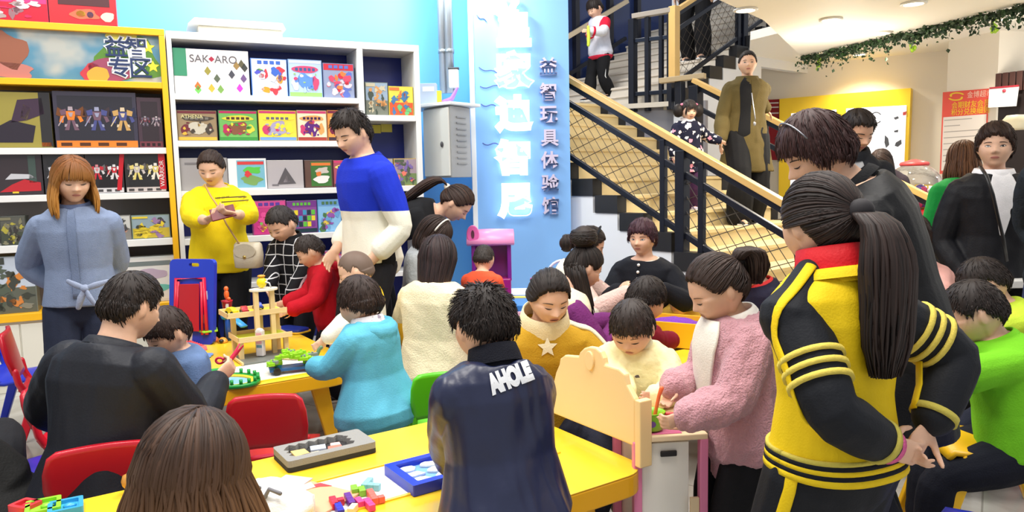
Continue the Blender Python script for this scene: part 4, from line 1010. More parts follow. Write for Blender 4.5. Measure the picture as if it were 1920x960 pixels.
for a, b, lb, c, sd in ((474, 537, 'pink and purple game box behind the boy in the checked sweater', [(150, 60, 120), (196, 60, 130), (220, 80, 150), (240, 200, 60), (120, 190, 90), (90, 60, 160)], 31), (538, 595, 'purple box with a green puzzle grid on the lower white shelf', [(110, 60, 130), (140, 80, 150), (120, 60, 140), (100, 190, 70), (70, 150, 190), (230, 210, 60), (40, 60, 70)], 32), (596, 640, 'light blue game box on the lower white shelf by the man in blue', [(90, 150, 200), (140, 190, 230), (110, 160, 210), (230, 200, 90), (150, 90, 170), (80, 120, 80)], 33)):
    toy_box(a, 376 if sd < 33 else 374, b, 438, zw4[0], .09, lb, 'grid' if sd == 32 else 'blocks', c, g1, sd)
zlow = zw4[1]-.32
toy_box(590, 470, 660, 538, zlow, .1, 'pink and lilac boxed toy low on the white shelf behind the boy in red', 'blocks', [(150, 120, 160), (190, 160, 190), (200, 80, 120), (120, 90, 150), (230, 190, 120), (90, 80, 120)], g1, 35)
toy_box(685, 154, 728, 214, zn1[0], .08, 'grey green boxed toy in the narrow bay of the white shelf', 'scene', [(90, 100, 90), (120, 124, 110), (150, 170, 190), (200, 190, 160), (70, 80, 70), (210, 150, 90)], g1, 41)
toy_box(729, 162, 775, 216, zn1[0], .08, 'yellow and orange boxed toy in the narrow bay of the white shelf', 'scene', [(210, 190, 60), (222, 90, 50), (230, 214, 80), (240, 120, 60), (70, 120, 170), (110, 190, 120)], g1, 42)
toy_box(683, 297, 738, 352, zw3[0], .08, 'crowded figure print box in the narrow bay by the blue sleeve', 'scene', [(110, 100, 80), (150, 110, 90), (170, 160, 150), (60, 100, 90), (230, 120, 110), (80, 60, 90)], g1, 43)
toy_box(739, 297, 783, 351, zw3[0], .08, 'green and yellow print box at the right end of the narrow bay', 'scene', [(190, 160, 70), (110, 130, 80), (160, 140, 150), (80, 90, 70), (230, 120, 100), (120, 100, 160)], g1, 44)
# yellow price notes on the narrow bay back
k = ShelfMB(); a = S2(690, 234, DEP); b = S2(714, 250, DEP); k.bx(a[0], b[0], b[1], a[1], -DEP+.001, -DEP+.006); t = k.build('price_note', paint((236, 224, 80)), None); t.location = tuple(ROOT); t.rotation_euler = (0, 0, -math.radians(SAZ)); tag(t, 'left yellow paper note stuck on the dark blue shelf back', 'note', 'yellow notes')
k = ShelfMB(); a = S2(714, 233, DEP); b = S2(735, 248, DEP); k.bx(a[0], b[0], b[1], a[1], -DEP+.001, -DEP+.006); t = k.build('price_note', paint((238, 228, 96)), None); t.location = tuple(ROOT); t.rotation_euler = (0, 0, -math.radians(SAZ)); tag(t, 'right yellow paper note stuck on the dark blue shelf back', 'note', 'yellow notes')
# yellow unit
toy_box(-60, 172, 96, 272, zy3[0], .14, 'olive boxed toy with a large black figure on the upper left shelf', 'plain', [(120, 110, 50), (150, 138, 62), lambda w_, h_: [([(-w_*.2, h_*.1), (w_*.25, h_*.1), (w_*.3, h_*.4), (w_*.0, h_*.5), (-w_*.2, h_*.35)], (40, 32, 44)), ([(0, h_*.45), (w_*.2, h_*.5), (w_*.42, h_*.62), (w_*.4, h_*.9), (w_*.1, h_*.86)], (60, 40, 60)), ([(w_*.36, .01), (w_*.5, .01), (w_*.5, h_), (w_*.36, h_)], (40, 38, 40)), ([(w_*.36, .012), (w_*.48, .012), (w_*.48, h_*.1), (w_*.36, h_*.1)], (226, 120, 40)), ([(w_*.12, h_*.55), (w_*.2, h_*.5), (w_*.26, h_*.72), (w_*.17, h_*.78)], (210, 190, 120))]], g2, 51)
toy_box(101, 172, 257, 271, zy3[0], .16, 'large dark robot set box with an orange strip along its foot', 'window', [(52, 48, 66), (226, 122, 38), (110, 80, 96), (70, 74, 130), (190, 150, 90), (140, 140, 150)], g2, 52)
toy_box(258, 183, 304, 269, zy3[0], .16, 'narrow dark maroon toy box at the right end of the upper left shelf', 'window', [(64, 44, 56), (110, 50, 60), (90, 80, 96), (150, 130, 140)], g2, 53)
toy_box(-40, 288, 80, 368, zy4[0], .14, 'dark box with a long red vehicle at the left edge', 'plain', [(40, 34, 38), (50, 40, 44), lambda w_, h_: [([(-w_*.2, h_*.08), (w_*.46, h_*.1), (w_*.46, h_*.3), (w_*.2, h_*.38), (0, h_*.26)], (180, 30, 40)), ([(-w_*.1, h_*.38), (w_*.4, h_*.4), (w_*.3, h_*.5), (0, h_*.52)], (190, 190, 196)), ([(.0, h_*.05), (w_*.1, h_*.05), (w_*.1, h_*.1), (0, h_*.1)], (230, 190, 50)), ([(w_*.28, h_*.3), (w_*.4, h_*.3), (w_*.4, h_*.95), (w_*.28, h_*.95)], (60, 76, 70))]], g2, 54)
toy_box(82, 287, 160, 366, zy4[0], .14, 'black and white figure box behind the blonde woman', 'window', [(36, 34, 38), (70, 70, 76), (190, 190, 196), (150, 40, 50)], g2, 55)
tb = toy_box(161, 286, 232, 363, zy4[0], .14, 'black window box with a red and white robot figure', 'window', [(40, 36, 40), (200, 196, 198), (190, 36, 50), (214, 212, 214)], g2, 56)
k = MB(); k.prism([(0.07, .02), (.10, .02), (.135, .30), (.105, .30)], (0, -.004, 0), EX, EY, EZ, .002); k.build('printed_strip', mat('print_red', (190, 26, 40), .3), tb)
tb = toy_box(234, 285, 311, 361, zy4[0], .14, 'black window box with a yellow and white robot figure', 'window', [(38, 36, 36), (190, 180, 176), (214, 196, 110), (222, 216, 200)], g2, 57)
k = MB(); k.prism([(0.09, .02), (.135, .02), (.135, .31), (.09, .31)], (0, -.004, 0), EX, EY, EZ, .002); k.build('printed_strip', mat('print_red', (190, 26, 40), .3), tb)
for tb_, ox in (('WARRIOR', 0.128),): text('box_title', tb_, .042, mat('print_w', (230, 226, 226), .4), np.array([ox-.004, -.008, .04]), EY*1.0, -EX, tb, .0008)
toy_box(0, 405, 50, 460, zy5[0], .14, 'dark green vehicle box left of the blonde woman', 'scene', [(50, 56, 46), (60, 66, 52), (84, 84, 76), (120, 116, 90), (170, 160, 60), (50, 46, 44)], g2, 61)
toy_box(203, 404, 246, 452, zy5[0], .13, 'grey helicopter picture box right of the blonde woman', 'scene', [(120, 120, 116), (130, 128, 124), (196, 196, 192), (70, 72, 74), (90, 90, 84), (200, 150, 130)], g2, 62)
toy_box(247, 403, 319, 449, zy5[0], .13, 'yellow excavator picture box at the end of the fourth shelf', 'scene', [(120, 140, 130), (190, 170, 60), (140, 160, 170), (220, 196, 60), (60, 66, 60), (150, 120, 160), (212, 190, 50)], g2, 63)
toy_box(-30, 480, 68, 590, zy6[0], .15, 'large box printed with a grey green harbour scene by the denim trousers', 'scene', [(110, 116, 106), (92, 96, 84), (190, 200, 214), (60, 64, 56), (130, 130, 116), (206, 130, 60), (80, 90, 76)], g2, 64)
toy_box(200, 482, 330, 560, zy6[0], .13, 'big white and turquoise box behind the seated man in black', 'photo', [(190, 196, 196), (214, 214, 210), (226, 224, 220), (110, 190, 176), (190, 170, 190), (120, 130, 130)], g2, 65)
toy_box(196, 474, 242, 560, zy6[0], .10, 'pale pink carton standing behind the turquoise box', 'plain', [(220, 200, 200), (226, 206, 206), lambda w_, h_: [([(-w_*.1, h_*.8), (w_*.3, h_*.8), (w_*.3, h_*.9), (-w_*.1, h_*.9)], (200, 130, 140))]], g2, 66, back=.20)
# boxes on top of the yellow unit
toy_box(-40, -40, 88, 38, zy[0], .14, 'pink and red toy box lying on top of the yellow shelf at the left edge', 'scene', [(190, 30, 60), (196, 30, 56), (200, 60, 130), (226, 200, 206), (170, 150, 150), (150, 110, 120), (210, 40, 90)], g2, 71, back=.02)
toy_box(90, -40, 217, 44, zy[0], .14, 'red heart-pattern toy box with dark window on top of the yellow shelf', 'plain', [(206, 40, 50), (208, 44, 54), lambda w_, h_: [([(-w_*.36, h_*.42), (w_*.4, h_*.42), (w_*.4, h_*.98), (-w_*.36, h_*.98)], (84, 44, 48)), (blob_poly(w_*.02, h_*.24, w_*.2, h_*.13, 3), (226, 110, 80)), (ell_poly(-w_*.04, h_*.24, w_*.07, h_*.07), (210, 160, 50)), (ell_poly(w_*.1, h_*.23, w_*.05, h_*.07), (90, 70, 100)), (blob_poly(w_*.36, h_*.2, w_*.1, h_*.1, 4), (230, 210, 190))]+[(ell_poly(-w_*.1+i*w_*.09, h_*.62, .013, .013, 8), (225, 215, 210)) for i in range(4)]], g2, 72, back=.02)
# white cornice-like case on top of the white unit (a cabinet lying behind)
ac = thing('air_conditioner', 'cream wall unit with overhanging lid on top of the white shelf', 'air conditioner', SW(.0, SHZ, -.05), SAZ)
a0 = S2(372, 62, .05)[0]; a1 = S2(530, 75, .05)[0]; zl = S2(450, 52, .05)[1]; zh = S2(450, 38, .05)[1]
k = MB(); k.box(((a0+a1)/2, .17, (zl-SHZ)/2), (a1-a0, .34, zl-SHZ)); k.build('case', mat('ac_cream', (232, 224, 206), .4), ac, bevel=.006)
b0, b1 = S2(352, 50, .02)[0], S2(537, 62, .02)[0]
k = MB(); k.add(np.array([[b0, -.03, zl-SHZ], [b1, -.03, zl-SHZ], [b1, .40, zl-SHZ], [b0, .40, zl-SHZ], [b0+.05, -.0, zh-SHZ], [b1-.02, -.0, zh-SHZ], [b1-.02, .40, zh-SHZ], [b0+.05, .40, zh-SHZ]]), [(3, 2, 1, 0), (4, 5, 6, 7), (0, 1, 5, 4), (1, 2, 6, 5), (2, 3, 7, 6), (3, 0, 4, 7)]); k.build('lid', mat('ac_lid', (238, 236, 230), .4), ac, bevel=.006)
# ------------------------------------------------------------------ sign column
CY = 7.0
colblue = mat('column_blue', (128, 180, 238), .45, vary=.03, vscale=1.2); white_e = mat('letter_lit', (255, 255, 255), .4, emit=1.2); lilac = mat('letter_lilac', (200, 190, 214), .5)
c0 = U(893, 300, CY); c1 = U(1069, 300, CY)
mb = MB(); mb.box(((c0[0]+c1[0])/2, CY+.45, 2.4), (c1[0]-c0[0], .9, 4.8)); struct(mb.build('wall_column', colblue))
mb = MB(); mb.box((c0[0]-.02, CY+.01, 2.05), (.045, .05, 4.1)); struct(mb.build('trim_1', mat('trim_white', (232, 234, 236), .4), bevel=.004))
sg_ = thing('sign', 'lit white bubble characters with a crown running down the blue column', 'sign', (c0[0], CY, 0)); sg2 = thing('sign', 'small lilac characters in a column beside the lit letters', 'sign', (c0[0], CY, 0))
def pxz(px, py, Y=CY): p = U(px, py, Y); return p[0]-c0[0], p[2]
for ch, px, pyb, hpx, wpx in (('皇', 934, 92, 66, 62), ('家', 934, 168, 76, 62), ('迪', 934, 248, 74, 62), ('智', 936, 330, 76, 62), ('尼', 938, 408, 76, 62)):
    x, z = pxz(px, pyb); hm = .31
    o = text('letter', ch, hm, white_e, (x-.01, -.055, z+.05), (1, 0, 0), (0, 0, 1), sg_, .03, .020, bevel=.004)
# crown: three ball-tipped points above the first character
k = MB(); x, z = pxz(930, 45)
for (px, py) in ((928, 22), (942, 4), (966, 6)):
    a = np.array([pxz(952, 36)[0], -.055, pxz(952, 36)[1]]); b = np.array([pxz(px, py)[0], -.055, pxz(px, py)[1]]); k.tube([a, b], [.045, .028], 10, flat=(1, .8)); k.ell(b, .038)
k.ell(np.array([pxz(954, 38)[0], -.055, pxz(954, 38)[1]]), (.10, .035, .06)); k.build('crown', white_e, sg_, True)
for ch, px, pyb in (('益', 1011, 143), ('智', 1012, 190), ('玩', 1012, 231), ('具', 1014, 275), ('体', 1014, 317), ('验', 1015, 360), ('馆', 1016, 402)):
    x, z = pxz(px, pyb); hm = .165; text('letter', ch, hm, lilac, (x, -.025, z+.02), (1, 0, 0), (0, 0, 1), sg2, .022, .004)
k = MB()
for (a, b) in (((894, 28), (912, 42)), ((898, 126), (932, 138)), ((900, 162), (938, 163)), ((902, 195), (930, 200)), ((905, 268), (935, 272))):
    P = [np.array([pxz(a[0]+(b[0]-a[0])*u, a[1]+(b[1]-a[1])*u+3*math.sin(u*6))[0], -.008, pxz(a[0]+(b[0]-a[0])*u, a[1]+(b[1]-a[1])*u+3*math.sin(u*6))[1]]) for u in np.linspace(0, 1, 7)]
    k = MB(); k.tube(P, .004, 6); k.build('wire', paint((70, 74, 150)), sg_, True)

# ------------------------------------------------------------------ pipe, electric cabinet with ledge, left of the column
px_ = U(838, 60, 6.9); 
def pipe(px, r, Y=6.9, z0=2.2, z1=4.8, lb=''):
    p = U(px, 100, Y); t = thing('wall_pipe', lb, 'pipe', (p[0], Y, 0)); k = MB(); k.tube([(0, 0, z0), (0, 0, z1)], r, 16); k.build('tube', mat('pipe_grey', (170, 176, 182), .35, .4), t, True)
    for z in (2.55, 3.1, 3.6):
        k = MB(); k.tube([(0, 0, z), (0, 0, z+.04)], r*1.15, 16); k.build('clamp', mat('clamp', (140, 146, 150), .35, .6), t, True)
pipe(829, .032, lb='left thinner grey pipe on the blue wall above the cabinet'); pipe(842, .040, lb='right thicker grey pipe on the blue wall above the cabinet')
e0 = U(796, 260, 6.75); e1 = U(846, 262, 6.45); e2 = U(883, 262, 6.75); et = U(846, 197, 6.45)[2]; eb = U(846, 333, 6.45)[2]
ec = thing('electric_cabinet', 'grey metal electric cabinet hung between shelf and blue sign column', 'cabinet', (0, 0, 0))
def quadbox(name, pts, z0, z1, m, par, bev=.006):
    k = MB(); n = len(pts); k.add([[*p[:2], z0] for p in pts]+[[*p[:2], z1] for p in pts], [tuple(range(n-1, -1, -1)), tuple(range(n, 2*n))]+[(i, (i+1) % n, (i+1) % n+n, i+n) for i in range(n)]); return k.build(name, m, par, bevel=bev)
e3 = e0+(e2-e1)
ecm = mat('cabinet_grey', (206, 206, 200), .4); quadbox('body', [e0, e1, e2, e3], eb, et, mat('cabinet_side', (150, 152, 152), .45), ec)
dn = nrm(np.cross(e1-e0, ZU)); 
if dn[1] > 0: dn = -dn
k = MB(); k.box((e0+e1)/2*np.array([1, 1, 0])+dn*.01+ZU*(eb+et)/2, (np.linalg.norm((e1-e0)[:2])*.94, .018, (et-eb)*.95), R=np.stack([nrm((e1-e0)*[1, 1, 0]), -dn, ZU], 1)); k.build('door', ecm, ec, bevel=.004)
k = MB(); c = e0*.25+e1*.75; k.ell(np.array([c[0], c[1], (eb+et)/2-.02])+dn*.028, (.014, .014, .025)); k.build('lock', paint((60, 60, 64)), ec, True)
sn = nrm(np.cross(e2-e1, ZU)); sn = sn if sn[1] < 0 else -sn
for i in range(9):
    k = MB(); c = (e1+e2)/2; k.box(np.array([c[0], c[1], eb+.12+i*.05])+sn*.006, (.16, .008, .012), R=np.stack([nrm((e2-e1)*[1, 1, 0]), -sn, ZU], 1)); k.build('louvre', mat('louvre', (128, 130, 130), .4), ec)
k = MB(); 
ld = tag(quadbox('ledge', [e0+dn*.05-[.12, 0, 0], e1+(dn+sn)*.035, e2+sn*.05+[.05, 0, 0], e3+[0, .1, 0], e0+[-.12, .3, 0]], et+.003, et+.03, mat('ledge_white', (226, 230, 232), .4), None), 'thin white ledge lying over the electric cabinet', 'ledge')
# small things on the ledge
p = U(805, 192, 6.7); bx = thing('box', 'small grey white box on the ledge beside the shelf', 'box', (p[0], p[1], et+.032)); k = MB(); k.box((0, 0, .09), (.14, .1, .18)); k.build('carton', paint((176, 188, 206)), bx, bevel=.003); k = MB(); k.box((0, -.051, .13), (.1, .003, .04)); k.build('print', paint((230, 234, 240)), bx)
p = U(822, 192, 6.72); yc = thing('toy', 'small yellow and violet toy on the ledge', 'toy', (p[0], p[1], et+.032)); k = MB(); k.box((0, 0, .06), (.06, .06, .12)); k.build('block', plastic((236, 222, 60)), yc, bevel=.006); k = MB(); k.tube([(.05, 0, .02), (.12, 0, .05), (.17, 0, .14)], [.025, .022, .012], 8, round_ends=True); k.build('arm', plastic((170, 120, 220)), yc, True)
p = U(851, 148, 6.88); wl = thing('wall_box', 'white lamp-like box on the bright blue wall', 'box', (p[0], p[1], p[2])); k = MB(); k.box((0, 0, 0), (.09, .07, .17)); k.build('housing', paint((214, 216, 216)), wl, bevel=.012); k = MB(); k.box((0, 0, .092), (.10, .08, .014)); k.build('lid', paint((70, 70, 74)), wl, bevel=.004); k = MB(); k.tube([(0, 0, -.085), (-.01, 0, -.16), (-.05, -.01, -.24)], .005, 6); k.build('cord', paint((150, 150, 170)), wl, True)

# ------------------------------------------------------------------ stairs
CD = nrm([-.643, .766, 0]); WD = nrm([.766, .643, 0]); A0 = np.array([2.38, 5.16, 0]); RISE, GO, AW = .155, .30, 1.95; NA = 15
tread = mat('tread_wood', (222, 200, 150), .45, vary=.08, vscale=3); riser = mat('riser_cream', (214, 196, 152), .5, vary=.06, vscale=3); wallw = mat('stair_white', (226, 228, 232), .6); blk = mat('step_black', (30, 29, 30), .45)
paleT = mat('tread_pale', (214, 204, 190), .45, vary=.06, vscale=3)
def flight(o, c, w_, width, z0, n, m, name, label):
    """solid flight; o = near-left foot, c climb direction, w_ width direction"""
    t = thing(name, label, 'stairs', o)
    for i in range(n):
        k = MB(); z1 = z0+RISE*(i+1)
        P = [c*GO*i, c*GO*i+w_*width, c*GO*(i+1)+w_*width, c*GO*(i+1)]
        V = [[*p[:2], max(z0, 0)*0+max(0, z1-RISE*1.6)] for p in P]+[[*p[:2], z1-.012] for p in P]
        k.add(V, [(3, 2, 1, 0), (4, 5, 6, 7), (0, 1, 5, 4), (1, 2, 6, 5), (2, 3, 7, 6), (3, 0, 4, 7)])
        P2 = [P[0]-c*.02, P[1]-c*.02, P[2], P[3]]
        V = [[*p[:2], z1-.028] for p in P2]+[[*p[:2], z1] for p in P2]
        k.add(V, [(3, 2, 1, 0), (4, 5, 6, 7), (0, 1, 5, 4), (1, 2, 6, 5), (2, 3, 7, 6), (3, 0, 4, 7)], 1)
        k.build('step', m, t)
    return t
def stringer(t, o, c, w_, off, z0, n, th, base, blocks=True, start=0, top=0):
    """white side wall following the steps, with a black block at every step"""
    k = MB(); poly = [(start*GO, base)]
    for i in range(start, n): poly += [(i*GO, z0+RISE*(i+1)+.004-RISE*.0-.16), ((i+1)*GO, z0+RISE*(i+1)+.004-.16)]
    poly += [(n*GO, base)]
    k.prism(poly, w_*off, c, ZU, w_, th); k.build('stringer_wall', wallw, t)
    if blocks:
        for i in range(start, n):
            k = MB(); k.prism([(i*GO-.01, z0+RISE*i), ((i+.88)*GO, z0+RISE*i), ((i+.88)*GO, z0+RISE*(i+1)+.006), (i*GO-.01, z0+RISE*(i+1)+.006)], w_*(off-.012), c, ZU, w_, th+.024); k.build('step_block', blk, t)
stA = flight(A0, CD, WD, AW, 0, NA, [riser, tread], 'staircase', 'lower staircase with black step blocks, rising behind the seated women')
stringer(stA, A0, CD, WD, -.10, 0, NA, .10, 0)
stringer(stA, A0, CD, WD, AW, 0, NA, .10, 0)
LZ = RISE*NA
B0 = G(1263, 190, LZ); B0[2] = 0
# landing and second flight
landm = mat('landing_pale', (206, 198, 184), .5)
ATOP = A0+CD*GO*NA
k = MB(); P = [ATOP-WD*.1, ATOP+WD*AW, B0+WD*-.05, B0+CD*3.2, ATOP+CD*2.2-WD*.1]; n = 5
k.add([[*p[:2], LZ-.06] for p in P]+[[*p[:2], LZ] for p in P], [tuple(range(n-1, -1, -1)), tuple(range(n, 2*n))]+[(i, (i+1) % n, (i+1) % n+n, i+n) for i in range(n)]); struct(k.build('floor_landing', landm))
NB = 13
stB = flight(B0, WD, CD, 2.6, LZ, NB, [mat('riser_pale', (214, 206, 192), .5, vary=.05, vscale=3), paleT], 'staircase', 'upper staircase turning right above the grey panel')
stringer(stB, B0, WD, -CD, 0, LZ, 6, .10, 0)
stringer(stB, B0, WD, -CD, 0, LZ, NB, .10, LZ+.55, start=6)
k = MB(); pA = ATOP+WD*AW; pB = np.array([*G(1323, 188, LZ)[:2], 0])
k.prism([(0, 1.0), (np.linalg.norm((pB-pA)[:2]), .9), (np.linalg.norm((pB-pA)[:2]), LZ), (0, LZ)], pA, nrm(pB-pA), ZU, WD, .05); gp = tag(k.build('stair_cladding', mat('panel_grey', (140, 138, 144), .4), None), 'smooth grey panel beside the lower stairs behind the girl in floral coat', 'panel')
# rails
railw = mat('rail_wood', (214, 176, 108), .35, vary=.08, vscale=4); railm = mat('rail_steel', (26, 30, 42), .35, .3)
def beam(name, a, b, wv, hv, m, par, up=ZU):
    a, b = np.asarray(a, float), np.asarray(b, float); d = nrm(b-a); s_ = nrm(np.cross(d, up)); u_ = np.cross(s_, d); k = MB()
    k.box((a+b)/2, (np.linalg.norm(b-a), wv, hv), R=np.stack([d, s_, u_], 1)); return k.build(name, m, par, bevel=.004)
def rail(label, o, c, z0, k0, k1, top, mid, bot, posts, net=True, wood_w=.075):
    t = thing('stair_railing', label, 'railing', o)
    Q = lambda k_, h: c*GO*k_+ZU*(z0+RISE*k_+h)
    beam('handrail', Q(k0, top), Q(k1, top), wood_w, .05, railw, t); beam('steel_rail', Q(k0, top-.055), Q(k1, top-.055), .03, .05, railm, t)
    beam('steel_rail', Q(k0, mid), Q(k1, mid), .04, .05, railm, t); beam('steel_rail', Q(k0, bot), Q(k1, bot), .04, .05, railm, t)
    for p_, wv in posts: beam('post', Q(p_, 0)-ZU*RISE*.3, Q(p_, top-.05), wv, wv, railm, t, up=c)
    if net:
        nb = MB(); H = mid-bot; L = (k1-k0)
        step = .5
        for i in range(int(L/step)+6):
            for sgn in (1, -1):
                a = k0+(i-3)*step; P = []
                b = a+sgn*2.0
                u0, u1 = 0.0, 1.0
                lo, hi = (a, b)
                # clip the wire to the panel
                f = lambda u: a+(b-a)*u
                us = [u for u in np.linspace(0, 1, 25) if k0 <= f(u) <= k1]
                if len(us) < 2: continue
                nb.tube([Q(f(us[0]), bot+H*us[0]), Q(f(us[-1]), bot+H*us[-1])], .0035, 4)
        nb.build('wire_net', mat('net', (60, 52, 44), .6), t)
    return t
rail('near wooden handrail with wire net in front of the climbing girl', A0-WD*.05, CD, 0, .3, NA-.2, .93, .70, .20, ((.4, .06), (4.1, .05), (4.75, .09), (5.4, .05), (9.5, .06), (13.5, .06)))
rail('far wooden handrail of the lower stairs behind the woman in olive coat', A0+WD*(AW+.05), CD, 0, -.4, 9.4, 1.02, .74, .22, ((-.3, .06), (3.2, .06), (6.4, .06), (9.3, .12)), net=False)
# landing guard and upper rail
lg = thing('stair_railing', 'black landing guard with pale wood post above the grey panel', 'railing', B0)
g0 = G(1187, 195, LZ)-B0; g0[2] = LZ; g1_ = np.array([0, 0, LZ])-WD*.02
for u, wv in ((0, .085), (.38, .06), (.95, .07)): beam('post', g0+(g1_-g0)*u-ZU*.1, g0+(g1_-g0)*u+ZU*1.05, wv, wv, railm, lg, up=WD)
beam('post', g0+(g1_-g0)*.72-ZU*.05, g0+(g1_-g0)*.72+ZU*1.05, .05, .05, railm, lg, up=WD)
beam('guard_rail', g0+ZU*1.08, g1_+ZU*1.1, .09, .06, mat('rail_grey', (150, 140, 128), .4), lg); beam('guard_bar', g0+ZU*.78, g1_+ZU*.78, .04, .05, railm, lg); beam('guard_bar', g0+ZU*.12, g1_+ZU*.12, .04, .05, railm, lg)
beam('wood_post', np.array([0, -.03, LZ+.28]), np.array([0, -.03, LZ+1.14]), .10, .10, railw, lg, up=WD)
u0 = U(1238, 152, 9.0)-B0; u1 = U(1322, 142, 8.7)-B0; beam('wood_rail', u0, u1, .09, .06, mat('rail_grey2', (176, 156, 122), .4), lg)
for px in (1275, 1305):
    q = U(px, 150, 8.9)-B0; beam('post', q-ZU*.02, q-ZU*.42, .09, .09, railm, lg, up=WD)
rail('upper wooden handrail beside the dark trousers of the person above', B0, WD, LZ, .1, 6.5, 1.08, .84, .20, ((.2, .05), (4.6, .06), (5.0, .10)), net=True)
# dark glazed wall behind the upper stairs
dk = thing('glass_partition', 'dark blue glazed partition behind the boy on the upper stairs', 'partition', B0)
kb = B0+CD*2.75
beamz = lambda name, a, b, w_, m: beam(name, a, b, w_, w_, m, dk, up=CD)
k = MB(); R_ = np.stack([WD, CD, ZU], 1); k.box(CD*2.85+WD*.6+ZU*(LZ+1.2), (6.0, .05, 3.6), R=R_); k.build('glass', mat('dark_glass', (46, 62, 110), .15, vary=.2, vscale=2), dk)
for i, u in enumerate((-1.9, -1.2, -.5, .3, 1.1, 1.9, 2.6)): beamz('mullion', CD*2.78+WD*u+ZU*(LZ-.6), CD*2.78+WD*u+ZU*(LZ+2.9), .09, mat('mullion', (24, 26, 40), .4))
beam('wall_rail', CD*2.66-WD*1.9+ZU*(LZ-.12), CD*2.66+WD*2.2+ZU*(LZ+2.0), .06, .07, mat('rail_pale', (220, 200, 168), .4), dk); beam('wall_rail', CD*2.7-WD*1.6+ZU*(LZ-.55), CD*2.7+WD*2.2+ZU*(LZ+1.40), .05, .06, railm, dk)

# ------------------------------------------------------------------ far wall with boards on the right
FY = 10.4; F0 = U(1727, 165, FY); FD = nrm([.81, -.59, 0]); FN = np.array([-FD[1]*-1, 0, 0]); FN = nrm(np.array([FD[1], -FD[0], 0])); FN = FN if FN[1] < 0 else -FN
def FP(px, py, d=0.0): return PL(px, py, F0+FN*d, FN)
wallr = mat('wall_cream', (242, 234, 220), .6, vary=.02, vscale=1)
k = MB(); k.box(F0*np.array([1, 1, 0])-FN*.05+FD*-.4+ZU*1.6, (5.6, .1, 3.2), R=np.stack([FD, -FN, ZU], 1)); struct(k.build('wall_far', wallr))
def fquad(name, corners, d0, d1, m, par=None, bev=.003):
    """corners: four pixels on the wall plane, clockwise from top-left; slab from d0 to d1 off the wall"""
    P = [FP(*c) for c in corners]; k = MB(); k.add([p+FN*d0 for p in P]+[p+FN*d1 for p in P], [(0, 1, 2, 3), (7, 6, 5, 4), (0, 4, 5, 1), (1, 5, 6, 2), (2, 6, 7, 3), (3, 7, 4, 0)]); return k.build(name, m, par, bevel=bev)
lb_ = thing('light_box', 'yellow framed wall display with two glowing white panels', 'display', (0, 0, 0)); yfr = mat('frame_yellow', (246, 206, 44), .4)
fquad('frame', [(1468, 187), (1712, 167), (1703, 380), (1466, 382)], .01, .18, yfr, lb_)
lit = mat('panel_lit', (250, 251, 255), .4, emit=.55)
fquad('lit_panel', [(1490, 214), (1574, 207), (1570, 372), (1488, 374)], .181, .19, lit, lb_); fquad('lit_panel', [(1592, 205), (1704, 199), (1697, 366), (1590, 368)], .181, .19, lit, lb_)
inkm = mat('ink', (84, 88, 96), .5)
def fmark(poly_px, m=inkm, nm='print'): P = [FP(*c) for c in poly_px]; n = len(P); k = MB(); k.add([p+FN*.191 for p in P]+[p+FN*.194 for p in P], [tuple(range(n-1, -1, -1)), tuple(range(n, 2*n))]+[(i, (i+1) % n, (i+1) % n+n, i+n) for i in range(n)]); return k.build(nm, m, lb_)
arc = [(1648+11*math.cos(t), 222-11*math.sin(t)) for t in np.linspace(.6, 5.6, 14)]; fmark(arc+[(1648+9*math.cos(t), 222-9*math.sin(t)) for t in np.linspace(5.6, .6, 14)])
fmark([(1664, 254), (1670, 260), (1672, 272), (1666, 278), (1663, 268)]); fmark([(1684, 268), (1694, 262), (1695, 270), (1688, 276), (1682, 274)]); fmark([(1681, 246), (1689, 244), (1688, 249), (1681, 249)]); fmark([(1680, 222), (1688, 219), (1690, 223), (1683, 226)])
fmark([(1697, 212), (1704, 210), (1703, 217), (1697, 218)], mat('ink_red', (190, 70, 70), .5))
rb = thing('wall_board', 'dark red wall board left of the yellow frame', 'board', (0, 0, 0)); fquad('board', [(1400, 190), (1467, 186), (1465, 300), (1400, 300)], .01, .05, mat('board_red', (150, 26, 36), .35), rb)
for y in (193, 201, 212):
    P = [FP(1436, y), FP(1462, y-1), FP(1462, y+1.5), FP(1436, y+2)]; k = MB(); k.add([p+FN*.052 for p in P], [(3, 2, 1, 0)]); k.build('print_line', paint((235, 225, 225)), rb)
# pillar with poster
PY_ = 9.4
p0_, p1_ = U(1774, 200, PY_+.1), U(1868, 200, PY_-.55); pd = nrm((p1_-p0_)*[1, 1, 0]); pn = nrm(np.array([pd[1], -pd[0], 0])); pn = pn if pn[1] < 0 else -pn
k = MB(); k.box((p0_+p1_)/2*np.array([1, 1, 0])-pn*.3+ZU*1.6, (np.linalg.norm((p1_-p0_)[:2]), .6, 3.2), R=np.stack([pd, -pn, ZU], 1)); struct(k.build('wall_pillar', wallr))
def PPt(px, py, d=0.0): return PL(px, py, p0_*np.array([1, 1, 0])+pn*d, pn)
def pquad(name, corners, d0, d1, m, par=None):
    P = [PPt(*c) for c in corners]; k = MB(); k.add([p+pn*d0 for p in P]+[p+pn*d1 for p in P], [(0, 1, 2, 3), (7, 6, 5, 4), (0, 4, 5, 1), (1, 5, 6, 2), (2, 6, 7, 3), (3, 7, 4, 0)]); return k.build(name, m, par)
po = thing('poster', 'red and white notice poster on the cream pillar', 'poster', (0, 0, 0)); redp = mat('poster_red', (240, 92, 80), .4); 
pquad('sheet', [(1769, 173), (1855, 166), (1848, 326), (1763, 326)], .004, .010, redp, po); pquad('white_field', [(1770, 220), (1851, 214), (1847, 320), (1766, 320)], .0105, .012, mat('poster_white', (240, 232, 226), .5), po)
